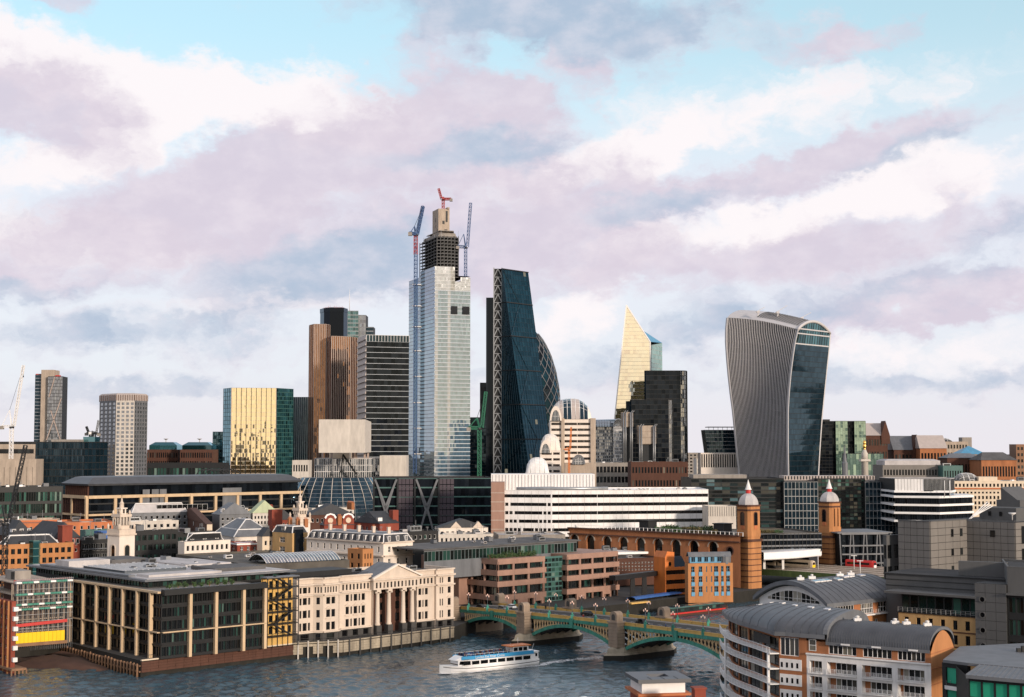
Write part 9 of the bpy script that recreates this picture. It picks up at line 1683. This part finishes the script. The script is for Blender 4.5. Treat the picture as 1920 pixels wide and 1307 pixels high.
for k in range(6): b = MB(); zq = zt - 3.6 - 3.4 * k; c = (L_ * .24,zq); b.add([P(c[0] + .55 * cos(j * pi / 8),c[1] + .55 * sin(j * pi / 8),1.2) for j in range(16)],[tuple(range(16))],1); b.loft([[P(c[0] + r_ * cos(j * pi / 8),c[1] + r_ * sin(j * pi / 8),o) for j in range(16)] for r_,o in ((.55,1.2),(.55,1.3),(.75,1.3),(.75,1.1))],0,False,False); b.build('porthole',['grey_panel','pane_black'],t)
E0 = Vector(hit((D0_.x,D0_.y),radians(-40),1889,1100)); b0 = P(L_ + .1,0,.5); t = thing('right_wing','dark office wing with glazed floors above brick cut by the right edge','building',(b0[0] + 8,b0[1],4.2)); A = (b0[0],b0[1]); B_ = hit(A,radians(-34),1965,1100); L_ = hypot(B_[0] - A[0],B_[1] - A[1]); zt = zz(1062,A[1])
wall(t,A,B_,4.2,17,'brick_yellow',[(13,15.5),(9,11.5)],even(4,L_,.4),.3,'charcoal','pane_dark',2,1); wall(t,A,B_,17,zt - 6,'charcoal',floors(17,zt - 6,3,.7),even(5,L_,.85),.3,'steel_dark','pane_green',2,1,name='glazed_wall'); wall(t,A,B_,zt - 6,zt,'grey_panel'); q = [A,B_,(B_[0] + 12,B_[1] + 16),(A[0] + 6,A[1] + 22)]; roof(t,q,zt,'roof_dark',.4,'grey_panel'); wall(t,q[3],q[0],4.2,zt,'grey_panel'); b = MB(); n2 = frame(A,B_)[3]; b.bar((A[0] + n2[0] * .6,A[1] + n2[1] * .6,zt - 6),(B_[0] + n2[0] * .6,B_[1] + n2[1] * .6,zt - 6),1.6,.4); b.build('canopy','grey_panel',t)
# green glass office at the bottom right corner
Y = 270; t = thing('green_glass_pavilion','low grey-roofed office with bright green glass panels at bottom right corner','building',(*XY(1850,1290,Y),4.2)); zr = zz(1243,Y)
A,B_ = XY(1768,1250,Y + 4),XY(1816,1250,Y); b = MB(); rf = [A,B_,XY(1960,1250,Y - 8),XY(1990,1225,Y + 30),XY(1800,1230,Y + 22)]; b.prism(rf,zr - .5,zr); b.build('rear_roof','lead',t)
L_ = hypot(B_[0] - A[0],B_[1] - A[1]); wall(t,(A[0],A[1] + .6),(B_[0],B_[1] + .6),4.2,zr - .5,'charcoal',[(zr - 4.2,zr - 1.3),(zr - 8.5,zr - 5.2)],[(.8,L_ * .62)],.3,'charcoal','green_glass_panel',1,1); b = MB(); b.prism([(A[0] + .3,A[1] + 1),(B_[0],B_[1] + 1),(B_[0],B_[1] - .6),(A[0] + .3,A[1] - .6)],zr - 5.2,zr - 4.6); b.build('balcony','white',t); b = MB(); [b.bar((A[0] + .4 + k * .8,A[1] - .5,zr - 4.6),(A[0] + .4 + k * .8,A[1] - .5,zr - 3.6),.05) for k in range(6)]; b.build('balcony_rail','steel',t)
Y2 = 258; A,B_ = XY(1816,1280,Y2),XY(1965,1292,Y2 - 8); zq = zz(1269,Y2); b = MB(); b.prism([XY(1811,1270,Y2 - 1),(B_[0],B_[1] - 1),XY(1990,1240,Y + 10),XY(1852,1240,Y + 6)],zq - .1,zq + .5); b.build('front_roof','lead',t)
for k in range(16): b = MB(); A3,B3 = Vector(XY(1811,1270,Y2 - 1)).lerp(Vector((B_[0],B_[1] - 1)),k / 15),Vector(XY(1852,1240,Y + 6)).lerp(Vector(XY(1990,1240,Y + 10)),k / 15); b.bar((*A3,zq + .54),(*B3,zq + .54),.1,.08); b.build('standing_seam','lead',t)
L_ = hypot(B_[0] - A[0],B_[1] - A[1]); wall(t,A,B_,4.2,zq - .1,'charcoal',[(zq - 3.4,zq - .6),(zq - 7,zq - 4)],even(6,L_,.92),.2,'steel_dark','green_glass_panel',1,1,.1)
wall(t,(A[0] + 2,A[1] + 14),A,4.2,zq - .1,'charcoal'); b = MB(); c = XY(1908,1230,Y + 14); [b.box(c[0] + k * .9,c[0] + k * .9 + .7,c[1],c[1] + .8,zr,zr + .7 + .4 * (k % 2)) for k in range(3)]; b.build('roof_plant','charcoal',t)
# chimney stack at the bottom edge
Y = 118; cx,cy = XY(1233,1290,Y); t = thing('chimney_stack','broad chimney with white painted head and grey slab at the bottom edge','chimney',(cx,cy,4.2)); zs = [zz(y,Y) for y in (1266,1273,1292,1297)]
b = MB(); b.prism(sq((cx,cy),1.75,10),4.2,zs[3]); b.build('shaft','brick_red',t); b = MB(); b.prism(sq((cx,cy),2.1,10),zs[3],zs[3] + .18); b.build('lower_slab','terracotta',t); b = MB(); b.prism(sq((cx,cy),1.72,10),zs[3] + .18,zs[1]); b.build('white_head','white',t); o = sq((cx,cy),2.1,10); i_ = sq((cx,cy),.75,10); b = MB()
for k in range(4):
    j = (k + 1) % 4; b.quad((*o[k],zs[0]),(*o[j],zs[0]),(*i_[j],zs[0]),(*i_[k],zs[0])); b.quad((*o[k],zs[1]),(*o[j],zs[1]),(*o[j],zs[0]),(*o[k],zs[0])); b.quad((*i_[j],zs[1] - .5),(*i_[k],zs[1] - .5),(*i_[k],zs[0]),(*i_[j],zs[0])); b.quad((*o[j],zs[1]),(*o[k],zs[1]),(*i_[k],zs[1]),(*i_[j],zs[1]))
b.build('cap_slab','zinc',t); b = MB(); b.sheet(i_,zs[1] - .45); b.build('flue','black',t); b = MB()
for k in range(1,4): q0,q1 = V2(o[0],o[1],k / 4),V2(o[3],o[2],k / 4); b.bar((*q0,zs[0] + .01),(*V2(q0,q1,.3),zs[0] + .01),.04,.02)
b.build('cap_joint','charcoal',t)
c = XY(1310,1295,112); b = MB(); b.prism(sq(c,.42,10),4.2,zz(1291,112)); b.prism(sq(c,.5,10),zz(1291,112),zz(1288,112)); solo('small_chimney',b,'brick_red','small red brick chimney right of the white-headed chimney','chimney')
c = XY(1099,1310,130); b = MB(); z0 = zz(1309,130); b.lathe(c,[(2.2,4.2),(2.2,z0 - 1),(1.9,z0 - .35),(1.0,z0 - .05),(.1,z0)],24); b.tube([(c[0] - .2,c[1],z0 - .1),(c[0] - .2,c[1],z0 + .12)],.25,8); solo('white_vent_dome',b,'white','top of a white domed vent at the bottom edge','vent')
